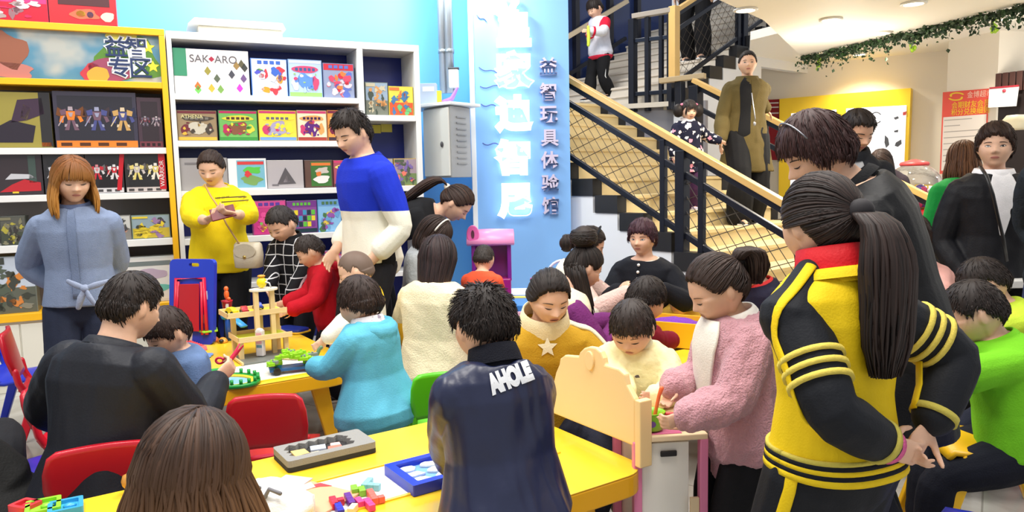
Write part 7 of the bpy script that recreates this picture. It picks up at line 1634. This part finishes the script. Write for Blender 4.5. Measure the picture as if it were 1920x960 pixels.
# toddler in front of him
p = Person('small dark haired child half hidden beyond the shoulder of the man in black', (301, 579, 3.02), 215, 'toddler', lean=(6, 8, 12), hp=22, vox=.007)
p.top('sweater', cloth((96, 120, 160)), .022, -.1, 1.9); p.pants('trousers', cloth((60, 60, 80))); short_hair(p, HB2, FRINGE, .045, 380, .12, .012, .02, seed=11)
# woman with long brown hair, foreground
p = Person('woman with long brown hair seen from behind at the bottom edge', (362, 768, 1.50), 5, 'woman', H=1.60, pose='sit', lean=(6, 10, 16), hp=14, hyaw=6, eyes=None, vox=.005)
p.top('blouse', cloth((226, 222, 214)), .018, -.1, 1.9); p.pants('trousers', cloth((50, 54, 70))); p.shoes(leather((60, 50, 46)))
hz = p.C[2]
long_hair(p, hairmat((44, 32, 27), (84, 60, 46), (hz-.20, hz+.10), (150, 106, 62)), .34, COVER, .075, 1150, part=.08, open_az=50, seed=12, vol=.06, flare=.05, r=.0048, ragged=.2, wave=.008)
# dark coat at the left edge
p = Person('person in charcoal coat cut off by the left edge, on the blue chair', (-285, 550, 2.45), 318, 'man', H=1.66, pose='sit', side=-22, lean=(0, 6, 12), eyes=None, vox=.007, bulk=1.12)
ch_ = cloth((40, 40, 40), .3, 120, .15); p.top('coat', ch_, .03, -.22, 1.95, flare=.05, fold=.010, fscale=12, coat=(.26, .34, .34)); p.pants('trousers', cloth((30, 30, 34))); p.shoes(leather((26, 24, 24))); short_hair(p, HB, MEN, .05, 250)
# bending woman with ponytail, track trousers
p = Person('woman in black bending forward with long ponytail and striped track trousers', (868, 347, 5.3), 92, 'woman', lean=(54, 76, 66), hp=50, hyaw=6, LH=(838, 560, 5.4), RH=(842, 560, 5.1), eyes='down', vox=.007)
p.top('jacket', blackc, .022, -.12, 1.95, fold=.008); pt_o = p.pants('track_trousers', blackc, .03, .2, straight=.045, fold=.008); p.shoes(cloth((90, 90, 94)))
for dz in (-.012, .012):
    for nm in 'R':
        hj, Kn, A = p.leg[nm]; mb = MB(); o_ = p.right*(.105) if False else p.right*.0
        q = lambda a, r: a+np.array([0, -1, 0])*r+np.array([dz, 0, 0])
        mb.tube([q(hj, .135), q(hj*.5+Kn*.5, .125), q(Kn, .115), q(Kn*.4+A*.6, .105), q(A, .09)], .006, 6, flat=(1, .5)); mb.build('stripe', cloth((214, 214, 216)), p.obj, True)
tied_hair(p, hairmat((28, 20, 18), (66, 46, 38)), BACK, (0, -.96, .18), .045, 300, tail=.50, tailr=.05, out=.02, hang=(.05, -.78, -.55), drift=(0, 0, .0), band=(226, 216, 196))
# child beside her
p = Person('dark haired child with white hairband in grey, below the bending woman', (822, 408, 4.85), 110, 'child', lean=(10, 12, 20), hp=30, vox=.008)
p.top('jacket', cloth((168, 172, 174), .5, 60), .028, -.15, 1.9, fold=.008); p.pants('trousers', cloth((90, 90, 100))); p.shoes(cloth((60, 60, 66)))
long_hair(p, HB2, .12, COVER, .07, 300, open_az=55, fringe=(.06, 70, 0), seed=14, flare=.03)
mb = MB(); mb.tube([h_pt(p, nrm([math.sin(a), .25, math.cos(a)]), .10)[0] for a in np.linspace(-1.1, 1.1, 14)], .006, 6); mb.build('hairband', paint((220, 216, 206)), p.obj, True)
# woman in cream sweater on the yellow chair
p = Person('woman in cream sweater seen from behind on a yellow chair', (822, 440, 4.15), 25, 'woman', H=1.60, pose='sit', lean=(2, 6, 10), hp=10, eyes=None, vox=.006, bulk=1.15, RH=(890, 620, 4.55), LH=(800, 620, 4.5))
p.top('sweater', cloth((232, 220, 186), .4, 120, .06), .028, -.14, 1.9, flare=.02, fold=.008, sinfl=.026); p.pants('trousers', cloth((40, 40, 50))); p.shoes(leather((50, 46, 46)))
hz = p.C[2]; long_hair(p, hairmat((30, 22, 24), (58, 42, 42), (hz-.25, hz-.08), (126, 84, 60)), .26, COVER, .065, 480, open_az=52, seed=15, gather=((.0, -.75, -.6), .55), flare=.01, vol=.04, r=.0065)
# boy in orange
p = Person('boy in orange shirt with his back turned, at the pink toy vanity', (908, 459, 5.0), 15, 'child', lean=(6, 8, 14), hp=22, eyes=None, RH=(938, 566, 5.15), LH=(890, 570, 5.2), vox=.007)
p.top('shirt', cloth((238, 92, 58)), .02, -.1, 1.6); p.pants('trousers', cloth((50, 60, 90))); p.shoes(cloth((70, 70, 80))); short_hair(p, hairmat((36, 32, 30), (62, 54, 50)), BOY, .026, 300, .06, .006, .01, seed=16)
# boy in navy jacket, foreground
p = Person('boy in shiny navy jacket with white letters on the back, at the front table', (900, 536, 2.02), 335, 'child', lean=(4, 10, 22), hp=22, hyaw=-4, LH=(850, 872, 2.16), RH=(960, 862, 2.30), Lpole=(-.9, -.3, -.5), eyes='down', vox=.0042, bulk=1.06)
nv = mat('navy_shell', (30, 36, 66), .36, 0, .12, 30, spec=.5, vary=.1, vscale=9); jk = p.top('jacket', nv, .030, -.20, 1.98, flare=.05, fold=.013, fscale=19, sinfl=.028, vox=.006)
p.collar('rib_collar', cloth((18, 19, 30), .5, 300), .050, 1.42); 
mb = MB(); s_ = None
p.patch('rib_hem', cloth((20, 21, 32), .5, 300), -.27, -.16, -180, 180, .044, na=40); p.pants('trousers', cloth((74, 64, 58), .3, 120), .020, fold=.008); p.shoes(cloth((60, 60, 66)))
ex = nrm(U(1000, 690, 2.0)-U(926, 718, 2.0)); bd_ = nrm(p.f2*1.0+np.array([0, 0, -.25])); ey = nrm(ZU-np.dot(ZU, ex)*ex); o = text('lettering', 'AHOLE', .066, mat('letter_white', (226, 228, 232), .5), U(926, 736, 1.88)-p.root, ex, ey, p.obj, .001, .0055, sx=.52); p.on_cloth(o, jk, nrm(U(960, 700, 2)-CAM), .004)
short_hair(p, HB, BOY, .042, 1000, .13, .02, .02, seed=17, spike=.05, mess=.25, r=.008)
# woman in mustard sweater
p = Person('woman in mustard sweater with cream turtleneck, speaking behind the front table', (1032, 505, 2.98), 172, 'woman', H=1.60, pose='sit', lean=(6, 12, 22), hp=22, hyaw=-10, mouth='open', vox=.0046, bulk=1.12, RH=(985, 740, 2.86), LH=(1095, 740, 2.90), Rpole=(1, -.1, -.5), Lpole=(-1, -.1, -.5))
ms = cloth((190, 146, 34), .35, 160, .08); mt = p.top('sweater', ms, .026, -.12, 1.9, flare=.0, fold=.007, sinfl=.026, fscale=14); p.collar('turtleneck', cloth((234, 218, 176), .4, 200), .075, 1.6, .016); p.pants('trousers', cloth((40, 44, 60))); p.shoes(leather((60, 50, 50)))
cw_ = cloth((234, 222, 190), .35, 160, .05)
for sg, nm in ((-1, 'L'), (1, 'R')):
    S, E_, T = p.arm[nm]; n0 = p.p2+p.r2*sg*.05*p.H-np.array([0, 0, .02*p.H]); z_ = np.array([0, 0, 1.0]); o_ = p.r2*sg
    p.surf_tube('shoulder_stripe', cw_, mt, [n0, n0*.5+S*.5, S, S*.72+E_*.28, S*.45+E_*.55], [z_+p.f2*.25, z_+p.f2*.25, z_+o_*.7+p.f2*.25, o_+z_*.5+p.f2*.3, o_+z_*.3+p.f2*.3], .024)
mb = MB(); c = U(1036, 694, 2.6)-p.root; mb.prism(star_poly(0, 0, .042), c, (1, 0, 0), ZU, (0, 1, 0), .002); o = mb.build('star', cw_, p.obj); p.on_cloth(o, mt, (0, 1, 0), .004)
tied_hair(p, HB, [(0, .30), (30, .27), (50, .17), (62, .04), (76, -.04), (86, .06), (100, .05), (112, -.12), (140, -.28), (180, -.34)], (-.28, -.95, -.12), .05, 420, style='bun', bunr=.26, seed=18)
# toddler in pale yellow
p = Person('toddler in pale yellow quilted jacket looking down at the toy counter', (1182, 567, 2.78), 205, 'toddler', lean=(4, 6, 14), hp=26, vox=.0042, LH=(1232, 742, 2.62), RH=(1180, 752, 2.55), eyes='down')
py_ = mat('quilt_yellow', (240, 232, 178), .8, 0, .9, 22, vary=.05); p.top('jacket', py_, .030, -.15, 1.98, fold=.009, fscale=30, sinfl=.028); p.collar('collar', cloth((238, 232, 196)), .025, 1.35); p.pants('trousers', cloth((200, 180, 150))); p.shoes(cloth((180, 170, 160)))
short_hair(p, hairmat((34, 28, 26), (64, 54, 50)), FRINGE, .040, 560, .13, .012, .02, seed=19, mess=.1)
mb = MB(); c = w2l(p, 1195, 706, 2.6); mb.prism(blob_poly(0, 0, .008, .006, 3), c, (1, 0, 0), ZU, (0, 1, 0), .004); mb.build('emblem', paint((90, 86, 80)), p.obj)
# girl in pink cardigan
p = Person('girl in fluffy pink cardigan with ponytail, stirring the green toy pot', (1330, 480, 2.42), 262, 'child', lean=(3, 6, 18), hp=26, RH=(1262, 724, 2.46), LH=(1288, 782, 2.24), Rpole=(.6, -.5, -.8), Lpole=(-.6, -.6, -.8), Rhand='grip', Lhand='grip', Rdir=(-.25, .45, -.85), Ldir=(.0, .95, -.2), Rpalm=(-.5, .8, .2), Lpalm=(.95, .0, .1), vox=.0042, bulk=1.06)
pkc = mat('pink_fluff', (206, 150, 160), .95, 0, 1.0, 160, vary=.10, vscale=60, sheen=.3); cg = p.top('cardigan', pkc, .034, -.34, 1.9, flare=.03, fold=.006, fscale=70, sinfl=.032); p.patch('shirt_front', cloth((236, 230, 218)), .05, .98, 76, 116, .046, wfun=lambda u: (80-8*u, 100+26*u)); p.collar('shirt_collar', cloth((238, 234, 226)), .022, 1.45); p.pants('trousers', cloth((18, 18, 22)), .016); p.shoes(cloth((40, 40, 46)))
tied_hair(p, HB2, BACK, (0, -.92, .42), .050, 420, tail=.20, tailr=.046, out=.06, seed=20)
# girl in yellow and black track suit
p = Person('girl in yellow and black track jacket with red scarf, hands clasped behind her', (1535, 322, 1.80), 336, 'teen', lean=(-1, 3, 12), hp=12, hyaw=6, LH=(1662, 834, 1.62), RH=(1742, 800, 1.70), Lpole=(-1, -.5, -.1), Rpole=(1, -.25, .05), Lhand='relax', Rhand='grip', Ldir=(.85, -.10, -.35), Rdir=(-.75, -.10, -.5), Lpalm=(.1, 1, .1), Rpalm=(0, -1, .1), eyes='down', vox=.0040, bulk=.95)
ty_ = cloth((236, 200, 20), .18, 200, .06, .7); tb_ = cloth((22, 24, 30), .15, 200, .1, .7)
p.top('jacket', ty_, .034, .10, 0, flare=.02, fold=.010, fscale=13, vox=.006)
for nm, sg in (('L', -1), ('R', 1)):
    mb = MB(); p.arm_tube(mb, nm, .026, 1.86); S, E_, T = p.arm[nm]; n0 = p.p2+p.r2*sg*.05*p.H-np.array([0, 0, .005]); mb.tube([n0, (n0+S)/2, S], [.036, .050, .078], 14, round_ends=True)
    slv = p._cloth('sleeve', mb, tb_, .006, 4, .005, 15, parent=p.obj)
    for i, u in enumerate((.46, .58, .70)): p.ringaround('sleeve_stripe', cloth((222, 200, 90)), nm, u, .0335, .012, slv)
    ud = nrm(E_-S); o1 = nrm(np.cross(ud, p.f2)*-sg+p.r2*sg*.2-p.f2*.25); o1 = o1 if np.dot(o1, p.r2*sg) > 0 else -o1; fd = nrm(T-E_); o2 = nrm(o1-np.dot(o1, fd)*fd)
    p.surf_tube('piping', ty_, slv, [n0*.6+S*.4, S, S*.7+E_*.3, S*.35+E_*.65, E_, E_*.6+T*.4, E_*.1+T*.9], [np.array([0, 0, 1])-p.f2*.3, nrm(p.r2*sg*.6+np.array([0, 0, .8])-p.f2*.3), o1, o1, nrm(o1+o2), o2, o2], .013, parent=slv)
    p.ringaround('cuff', cloth((190, 176, 80)), nm, 1.84, .026, .016, slv)
for i, (a, b, c) in enumerate(((.02, .055, (232, 198, 30)), (.055, .08, (22, 24, 30)), (.08, .105, (232, 198, 30)), (.105, .13, (22, 24, 30)), (.13, .15, (200, 184, 80)))): p.patch('hem_band', cloth(c), a, b, -180, 180, .046, na=44, nt=2)
p.pt = p.pants('track_trousers', tb_, .030, .14, straight=.03, fold=.008)
hj, Kn, A = p.leg['L']; mb = MB(); p.surf_tube('side_stripe', ty_, p.pt, [hj+np.array([0, 0, .08]), hj, hj*.5+Kn*.5, Kn, Kn*.4+A*.6], [-p.r2-p.f2*.35]*5, .015); p.shoes(cloth((220, 220, 224)))
p.collar('scarf', cloth((206, 24, 34), .2, 150, .1, .6), .075, 1.28, .020); p.collar('jacket_collar', ty_, .024, 1.6, .024)
mb = MB(); c = w2l(p, 1468, 556, 1.80); mb.add([c+np.array(v) for v in ((.12, .0, .035), (.05, -.03, .015), (-.005, -.01, -.045), (.03, .05, -.03), (.12, .0, .02), (.05, -.028, .0), (-.005, -.01, -.055), (.03, .05, -.045))], [(0, 1, 2, 3), (7, 6, 5, 4), (0, 4, 5, 1), (1, 5, 6, 2), (2, 6, 7, 3), (3, 7, 4, 0)]); mb.build('scarf_end', cloth((206, 24, 34), .2, 150, .1, .6), p.obj, True)
p.ringaround('bracelet', mat('bracelet_pink', (226, 90, 150), .6, bump=.8, bscale=150), 'L', 1.985, .016, .026)
tied_hair(p, hairmat((24, 18, 17), (56, 42, 38)), [(0, .26), (30, .26), (50, .17), (60, .06), (72, -.06), (84, .05), (100, .04), (112, -.14), (140, -.30), (180, -.36)], (0.10, -.97, .05), .048, 700, tail=.44, tailr=.062, out=.018, seed=21, rise=-.45)
# stooping person in black suit behind her
p = Person('person in black suit stooping behind the girl in the track jacket', (1515, 216, 2.35), 292, 'woman', lean=(6, 26, 44), hp=30, hyaw=-22, eyes='down', vox=.0055, bulk=1.15, LH=(1600, 760, 2.3), RH=(1560, 700, 2.6))
p.top('jacket', cloth((17, 17, 20), .12, 120, .1, .6), .032, -.18, 1.95, fold=.010, fscale=11, coat=(.62, .19, .17)); p.collar('collar', cloth((17, 17, 20)), .03, 1.3); p.pants('trousers', cloth((18, 18, 22)), .02); p.shoes(leather((20, 18, 18)))
short_hair(p, hairmat((34, 20, 20), (72, 46, 44)), [(0, .14), (30, .12), (50, .02), (62, -.12), (76, -.22), (86, -.14), (100, -.16), (112, -.24), (140, -.30), (180, -.34)], .08, 900, .22, .02, .02, seed=22, mess=.08, crown=(.1, -.3, .95))
mb = MB(); mb.tube([h_pt(p, nrm([math.sin(a), .35, math.cos(a)]), .13)[0] for a in np.linspace(-.9, .9, 14)], .003, 6); mb.build('hairband', mat('band_steel', (120, 120, 126), .3, .8), p.obj, True)
# man in dark jacket by the handrail
p = Person('man in open dark jacket and grey shirt looking down beside the far handrail', (1612, 206, 4.5), 195, 'man', lean=(0, 6, 16), hp=26, hyaw=-30, vox=.007, skin_col=(206, 160, 132))
p.top('jacket', cloth((34, 36, 42)), .026, -.1, 1.95, fold=.006); p.patch('shirt_front', cloth((176, 178, 182)), .1, .97, 72, 108, .030); p.collar('jacket_collar', cloth((28, 30, 36)), .05, 1.5, .02); p.pants('trousers', cloth((40, 40, 48))); p.shoes(leather((30, 28, 28)))
short_hair(p, HB, MEN, .05, 420, .15, .02, .03, seed=23)
# woman in black suit
p = Person('woman in black suit jacket and white blouse looking left, strap over her shoulder', (1868, 228, 4.0), 190, 'woman', lean=(0, 2, 4), hyaw=22, hp=0, eyes='open', vox=.0062, LH=(1878, 520, 3.92), RH=(1812, 520, 3.95), bulk=1.1)
sj = cloth((20, 20, 25), .15, 150, .1, .6); p.top('suit_jacket', sj, .028, -.30, 1.93, flare=.02, fold=.007, sinfl=.026); p.patch('blouse_front', cloth((236, 234, 236)), .42, 1.0, 80, 100, .033, wfun=lambda u: (88-16*u, 92+16*u)); p.collar('blouse_collar', cloth((238, 236, 238)), .04, 1.45, .016); p.pants('skirt_trousers', cloth((22, 22, 27)), .016); p.shoes(leather((20, 18, 20)))
mb = MB(); P = [w2l(p, *q) for q in ((1838, 312, 3.90), (1850, 330, 3.80), (1862, 365, 3.79), (1872, 410, 3.80), (1882, 450, 3.82), (1888, 490, 3.86))]; mb.tube(P, .010, 8, flat=(.5, 1)); mb.build('strap', leather((34, 32, 34)), p.obj, True)
hm_ = hairmat((30, 22, 20), (70, 48, 38)); short_hair(p, hm_, [(0, .22), (30, .17), (50, .05), (62, -.08), (76, -.16), (86, .0), (100, -.08), (112, -.22), (140, -.32), (180, -.36)], .065, 620, .22, .015, .03, seed=24, sweep=-.35, mess=.08)
# person at the right edge
p = Person('person in dark jacket and blue jeans cut off by the right edge', (2030, 172, 3.35), 235, 'man', lean=(0, 3, 8), hp=12, eyes='open', vox=.008, LH=(2036, 520, 3.2), RH=(1991, 500, 3.5))
p.top('jacket', cloth((34, 40, 46), .4, 90), .032, -.12, 1.95, flare=.03, fold=.007); p.pants('jeans', cloth((56, 66, 100), .4, 120, .25), .02); p.shoes(leather((40, 36, 34))); short_hair(p, HB, MEN, .03, 220, .08)
# woman in green
p = Person('woman in green jacket with brown hair behind the woman in black suit', (1806, 262, 5.2), 5, 'woman', eyes=None, vox=.009, bulk=1.1)
p.top('jacket', cloth((20, 140, 60)), .03, -.12, 1.95); p.pants('trousers', cloth((40, 40, 50))); p.shoes(leather((40, 36, 34))); long_hair(p, hairmat((70, 44, 30), (120, 80, 52)), .16, COVER, .06, 260, seed=26)
# bowed head behind handrail
p = Person('dark haired person bowing behind the far handrail by the gumball globe', (1650, 281, 7.3), 215, 'woman', lean=(10, 24, 40), hp=42, vox=.009, hyaw=10)
p.top('jacket', cloth((60, 50, 60)), .022, -.12, 1.95); p.pants('trousers', cloth((40, 40, 50))); p.shoes(leather((40, 36, 34))); long_hair(p, HB2, .18, COVER, .06, 260, seed=27)
# boy in green shirt
p = Person('boy in bright green T-shirt on the yellow chair at the right', (1816, 530, 2.72), 292, 'child', H=1.22, pose='sit', lean=(10, 16, 26), hp=26, LH=(1768, 636, 2.68), RH=(1752, 648, 2.95), Lpole=(-.7, -.3, -.8), eyes='down', vox=.0046, bulk=1.16)
gs = cloth((116, 196, 34), .25, 160, .06); p.top('shirt', gs, .022, -.16, .72, flare=.03, fold=.009, fscale=16, cuff=.012); p.collar('neckband', gs, .018, 1.35); p.pants('trousers', cloth((22, 24, 34)), .02, fold=.007); p.shoes(cloth((170, 30, 40)))
short_hair(p, HB, BOY, .048, 640, .10, .014, .02, seed=28, mess=.12)
# boy behind him
p = Person('dark haired boy in yellow green top just behind the boy in green shirt', (1832, 488, 3.25), 285, 'child', H=1.2, pose='sit', lean=(8, 14, 26), hp=34, vox=.006, LH=(1745, 640, 3.1), RH=(1740, 640, 3.3))
p.top('shirt', cloth((190, 214, 60)), .024, -.14, 1.2); p.pants('trousers', cloth((40, 44, 60))); p.shoes(cloth((60, 60, 70))); short_hair(p, HB, BOY, .05, 480, .12, .014, .02, seed=29)
# pink floral adult
p = Person('person in pink jacket and flowered scarf partly hidden by the black suit', (1712, 405, 3.6), 200, 'woman', H=1.55, pose='sit', lean=(4, 10, 20), hp=30, vox=.008, LH=(1745, 585, 3.2), RH=(1720, 590, 3.3))
p.top('jacket', cloth((226, 170, 160)), .03, -.12, 1.95, fold=.008); p.patch('scarf', floralcloth((206, 190, 140), [(226, 190, 170), (150, 130, 80), (230, 120, 120)], 22, .4, 'scarf'), .3, .98, 40, 120, .036); p.pants('trousers', cloth((50, 50, 60))); p.shoes(leather((50, 46, 46))); short_hair(p, HB2, COVER, .06, 300, .2)
# short haired woman in black, by the stairs
p = Person('short haired woman in black pearl-buttoned cardigan sitting by the stairs', (1204, 410, 4.75), 208, 'woman', H=1.58, pose='sit', lean=(0, 4, 8), hp=4, hyaw=4, eyes='open', vox=.0062, bulk=1.22, LH=(1240, 540, 4.5), RH=(1160, 545, 4.5))
p.top('cardigan', cloth((18, 20, 28), .25, 150, .1), .026, -.12, 1.9, fold=.006); p.collar('neckband', cloth((230, 226, 220)), .012, 1.6); p.pants('trousers', cloth((30, 30, 38))); p.shoes(leather((40, 36, 36)))
short_hair(p, hairmat((36, 20, 26), (80, 48, 58)), [(0, .17), (30, .14), (50, .06), (62, -.06), (76, -.16), (86, .0), (100, -.02), (112, -.18), (140, -.30), (180, -.34)], .075, 620, .16, .02, .03, seed=30, mess=.12)
for i in range(6):
    mb = MB(); q = p.sp(.93-.075*i)[0]; arr = np.array(TORSO); df = np.interp(.93-.075*i, arr[:, 0], arr[:, 2])*p.H*p.b+.03; mb.ell(q+p.f2*df, .010, None, 10, 7); mb.build('button', mat('pearl', (236, 232, 226), .2), p.obj, True)
# woman with black hairband
p = Person('woman with black headband in white jacket and pale ribbed sleeve, by the column', (1112, 425, 4.65), 92, 'woman', H=1.58, pose='sit', lean=(12, 18, 24), hp=26, vox=.007, RH=(1178, 548, 4.30), LH=(1200, 556, 4.6), Rpole=(.5, -.2, -.9))
p.top('jacket', cloth((232, 224, 206)), .028, -.12, 1.2, fold=.006)
for nm in 'LR': mb = MB(); p.arm_tube(mb, nm, .026, 1.93); p._cloth('sleeve', mb, cloth((214, 180, 170), .8, 60), fold=.003)
p.pants('trousers', cloth((60, 60, 80))); p.shoes(leather((60, 50, 50))); tied_hair(p, HB, BACK, (0, -.9, -.35), .055, 300, style='bun', bunr=.25, seed=31)
mb = MB(); mb.tube([h_pt(p, nrm([math.sin(a), .10, math.cos(a)]), .09)[0] for a in np.linspace(-1.3, 1.3, 16)], .012, 8, flat=(.4, 1)); mb.build('headband', blackc, p.obj, True)
# woman with bun, purple sweater
p = Person('woman with top knot in purple sweater and cream collar, leaning over the toys', (1104, 462, 3.85), 72, 'woman', H=1.58, pose='sit', lean=(20, 26, 30), hp=28, vox=.0062, RH=(1160, 606, 3.75), LH=(1165, 600, 4.05), Rpole=(.5, -.3, -.8), bulk=1.08)
p.top('sweater', cloth((110, 40, 104), .4, 120), .028, -.12, 1.92, fold=.007); crm = cloth((236, 222, 190), .4, 120); p.patch('cream_yoke', crm, .72, 1.0, -180, 180, .034, na=40, nt=8); p.pants('trousers', cloth((40, 36, 50))); p.shoes(leather((50, 46, 46)))
p.ringaround('ribbed_cuff', cloth((226, 180, 180), .8, 60), 'R', 1.85, .014, .05); 
tied_hair(p, HB, BACK, (0, -.5, .9), .05, 360, style='bun', bunr=.32, seed=32)
mb = MB(); S_ = Strands(); rs = np.random.RandomState(5)
for i in range(160):
    az = rs.uniform(112, 248); az = az-360 if az > 180 else az; d0 = dir_at(az, rs.uniform(-.25, .0), p.K); a = h_pt(p, d0, .04)[0]; L = rs.uniform(.18, .30); S_.add([a+np.array([.02*u, -.015*u, -L*u])+p.f2*.03*u for u in np.linspace(0, 1, 6)], np.array([.006, .007, .007, .006, .005, .002]))
S_.into(mb); mb.build('loose_hair', HB, p.obj, True)
# child in maroon
p = Person('child with bowl-cut hair in maroon sweater seen from behind', (1218, 520, 3.5), 75, 'toddler', lean=(8, 10, 16), hp=18, vox=.006, RH=(1265, 640, 3.6), LH=(1255, 630, 3.85))
p.top('sweater', cloth((130, 14, 40)), .026, -.12, 1.9, fold=.006); p.pants('trousers', cloth((40, 40, 60))); p.shoes(cloth((80, 60, 60))); short_hair(p, HB, BOWL, .05, 480, .15, .010, .02, seed=33, mess=.06)
# pale small child
p = Person('blurred pale haired small child in golden top across the sand table', (1274, 545, 4.55), 195, 'toddler', lean=(14, 18, 30), hp=48, vox=.008)
p.top('sweater', cloth((206, 166, 70)), .026, -.12, 1.9); p.pants('trousers', cloth((80, 70, 60))); buzz(p, hairmat((196, 160, 130), (210, 176, 146)), BOY, .012)
# boy in navy at the sand table
p = Person('boy in dark navy top bent over the purple sand, behind the pink cardigan', (1398, 466, 3.75), 262, 'child', lean=(10, 16, 22), hp=26, vox=.006, LH=(1425, 640, 3.75), RH=(1370, 640, 3.95), Lpole=(-.5, -.6, -.4))
p.top('sweater', cloth((26, 24, 44)), .026, -.12, 1.85, fold=.006); p.collar('collar', cloth((220, 60, 60)), .02, 1.35); p.pants('trousers', cloth((40, 40, 60))); p.shoes(cloth((70, 70, 80))); short_hair(p, HB, BOY, .05, 480, .13, .014, .02, seed=34)
# ---- on the stairs
def stair_z(px, Y): 
    P = U(px, 400, Y); k = float(np.dot((P-A0)[:2], CD[:2]))/GO; return RISE*(math.floor(k)+1)
q = U(1392, 400, 7.3); fz = RISE*(math.floor(float(np.dot((q-A0)[:2], CD[:2]))/GO)+1)
p = Person('woman in long olive coat coming down the stairs holding a child by the hand', (1402, 93, 7.2), 176, 'woman', lean=(-1, 1, 4), hyaw=16, hp=0, eyes='open', vox=.008, bulk=1.08, RH=(1352, 262, 7.1), LH=(1436, 204, 7.6), Lpole=(-.3, -1, -.2), Rpole=(.15, -1, -.2), floor=fz, legs={'L': (-.05, -.05, 0), 'R': (.06, .06, 0)})
oc = cloth((90, 77, 42), .3, 120, .06); p.top('coat', oc, .034, -.12, 1.93, fold=.006, coat=(.50, .27, .19), sinfl=.032); p.patch('black_top', blackc, -.2, 1.0, 40, 84, .040, wfun=lambda u: (52+8*u, 86+2*u)); p.patch('lapel', cloth((82, 70, 38), .3, 120, .06), .55, 1.0, 88, 118, .041, wfun=lambda u: (88, 92+22*u)); p.collar('coat_collar', oc, .04, 1.55, .02); p.pants('trousers', blackc, .04, straight=.05); p.shoes(leather((20, 20, 22)))
tied_hair(p, HB, BACK, (0, -.9, .2), .035, 260, style='bun', bunr=.25, seed=40)
mb = MB(); c = w2l(p, 1415, 232, 6.95); mb.tube([c+np.array([-.03, 0, .28]), c+np.array([0, -.01, .05]), c], .004, 6); mb.ell(c, (.012, .006, .02)); mb.build('pendant', mat('silver', (190, 190, 196), .3, .9), p.obj, True)
q = U(1295, 410, 6.95); fz = RISE*(math.floor(float(np.dot((q-A0)[:2], CD[:2]))/GO)+1)
p = Person('little girl in dark floral coat with two side buns on the stairs', (1292, 186, 6.95), 172, 'child', lean=(0, 2, 6), hp=8, mouth='smile', vox=.007, LH=(1348, 264, 7.02), RH=(1262, 302, 6.8), floor=fz, eyes='open', Lpole=(-.8, -.3, -.5))
p.top('coat', floralcloth((22, 24, 46), [(232, 226, 224), (226, 150, 170), (236, 206, 200), (214, 214, 220)], 19, .36, 'coat'), .028, -.35, 1.92, flare=.06, fold=.005); p.collar('collar', cloth((230, 220, 216)), .03, 1.5); p.pants('trousers', cloth((66, 36, 70)), .02); p.shoes(cloth((206, 190, 214)))
tied_hair(p, HB, [(0, .20), (30, .20), (50, .12), (62, .0), (76, -.06), (86, .07), (100, .06), (112, -.12), (140, -.28), (180, -.34)], (0, -.9, .2), .045, 220, style='none', seed=41, fringe=(.10, 60))
for sg in (-1, 1): mb = MB(); mb.ell(p.C+p.Rm@np.array([sg*.52, -.08, -.02])*p.h, (.05, .05, .062), None, 16, 12); mb.build('side_bun', HB, p.obj, True); mb = MB(); mb.ell(p.C+p.Rm@np.array([sg*.36, .0, .28])*p.h, (.02, .012, .014), None, 10, 8); mb.build('hair_clip', paint((226, 120, 150)), p.obj, True)
def bstair(px, py, Y):
    P = U(px, py, Y); k = float(np.dot((P-B0)[:2], WD[:2]))/GO; return LZ+RISE*max(0, math.floor(k)+1)
yk = 10.6; fz = bstair(1115, 160, yk)
p = Person('boy in white and red jacket walking down the upper stairs', (1112, -2, yk), 236, 'child', lean=(2, 4, 8), hp=26, vox=.008, floor=fz, LH=(1108, 58, yk-.25), RH=(1106, 62, yk-.05), legs={'L': (-.05, -.10, .02), 'R': (.05, .12, -.10)}, eyes='down')
p.top('jacket', cloth((220, 222, 234)), .026, -.14, 0, flare=.03); 
for nm in 'LR': mb = MB(); p.arm_tube(mb, nm, .026, 1.93); slv = p._cloth('sleeve', mb, cloth((214, 214, 220)), fold=.004); mb = MB(); p.arm_tube(mb, nm, .030, .62); p._cloth('red_shoulder', mb, cloth((214, 30, 60)), fold=.003, parent=slv); p.ringaround('cuff', cloth((214, 30, 60)), nm, 1.8, .028, .03, slv)
p.patch('red_hem', cloth((206, 40, 66)), -.20, -.10, -180, 180, .058, na=40, nt=2); p.pants('track_trousers', blackc, .022, straight=.02); p.shoes(cloth((26, 26, 30)))
hj, Kn, A = p.leg['L']; mb = MB(); dd = nrm(-p.right+np.array([0, -.5, 0])); mb.tube([hj+dd*.085, Kn*.5+hj*.5+dd*.075, Kn+dd*.068, A+dd*.05], .012, 8, flat=(.6, 1)); mb.build('side_stripe', cloth((226, 226, 226)), p.obj, True)
short_hair(p, HB, FRINGE, .05, 300, .13, .012, .02, seed=42)
gb = thing('toy_bat', 'yellow green inflated toy in the hands of the boy on the upper stairs', 'toy', U(1103, 70, yk-.3), 0); mb = MB(); mb.tube([(0, 0, .14), (.005, 0, 0), (0, 0, -.10)], [.018, .024, .022], 10, round_ends=True); mb.build('toy', plastic((206, 226, 70)), gb, True)
yk = 10.4; fz = bstair(1300, 98, yk)
p = Person('person in black trousers on the upper stairs, head above the picture', (1306, -165, yk), 215, 'man', lean=(0, 2, 4), vox=.009, floor=fz, legs={'L': (-.06, .04, 0), 'R': (.07, -.02, 0)})
p.top('jacket', cloth((30, 26, 28)), .026, -.12, 1.95); p.pants('trousers', blackc, .025, straight=.03); p.shoes(cloth((60, 60, 66)), (236, 236, 236)); short_hair(p, HB, MEN, .05, 200)
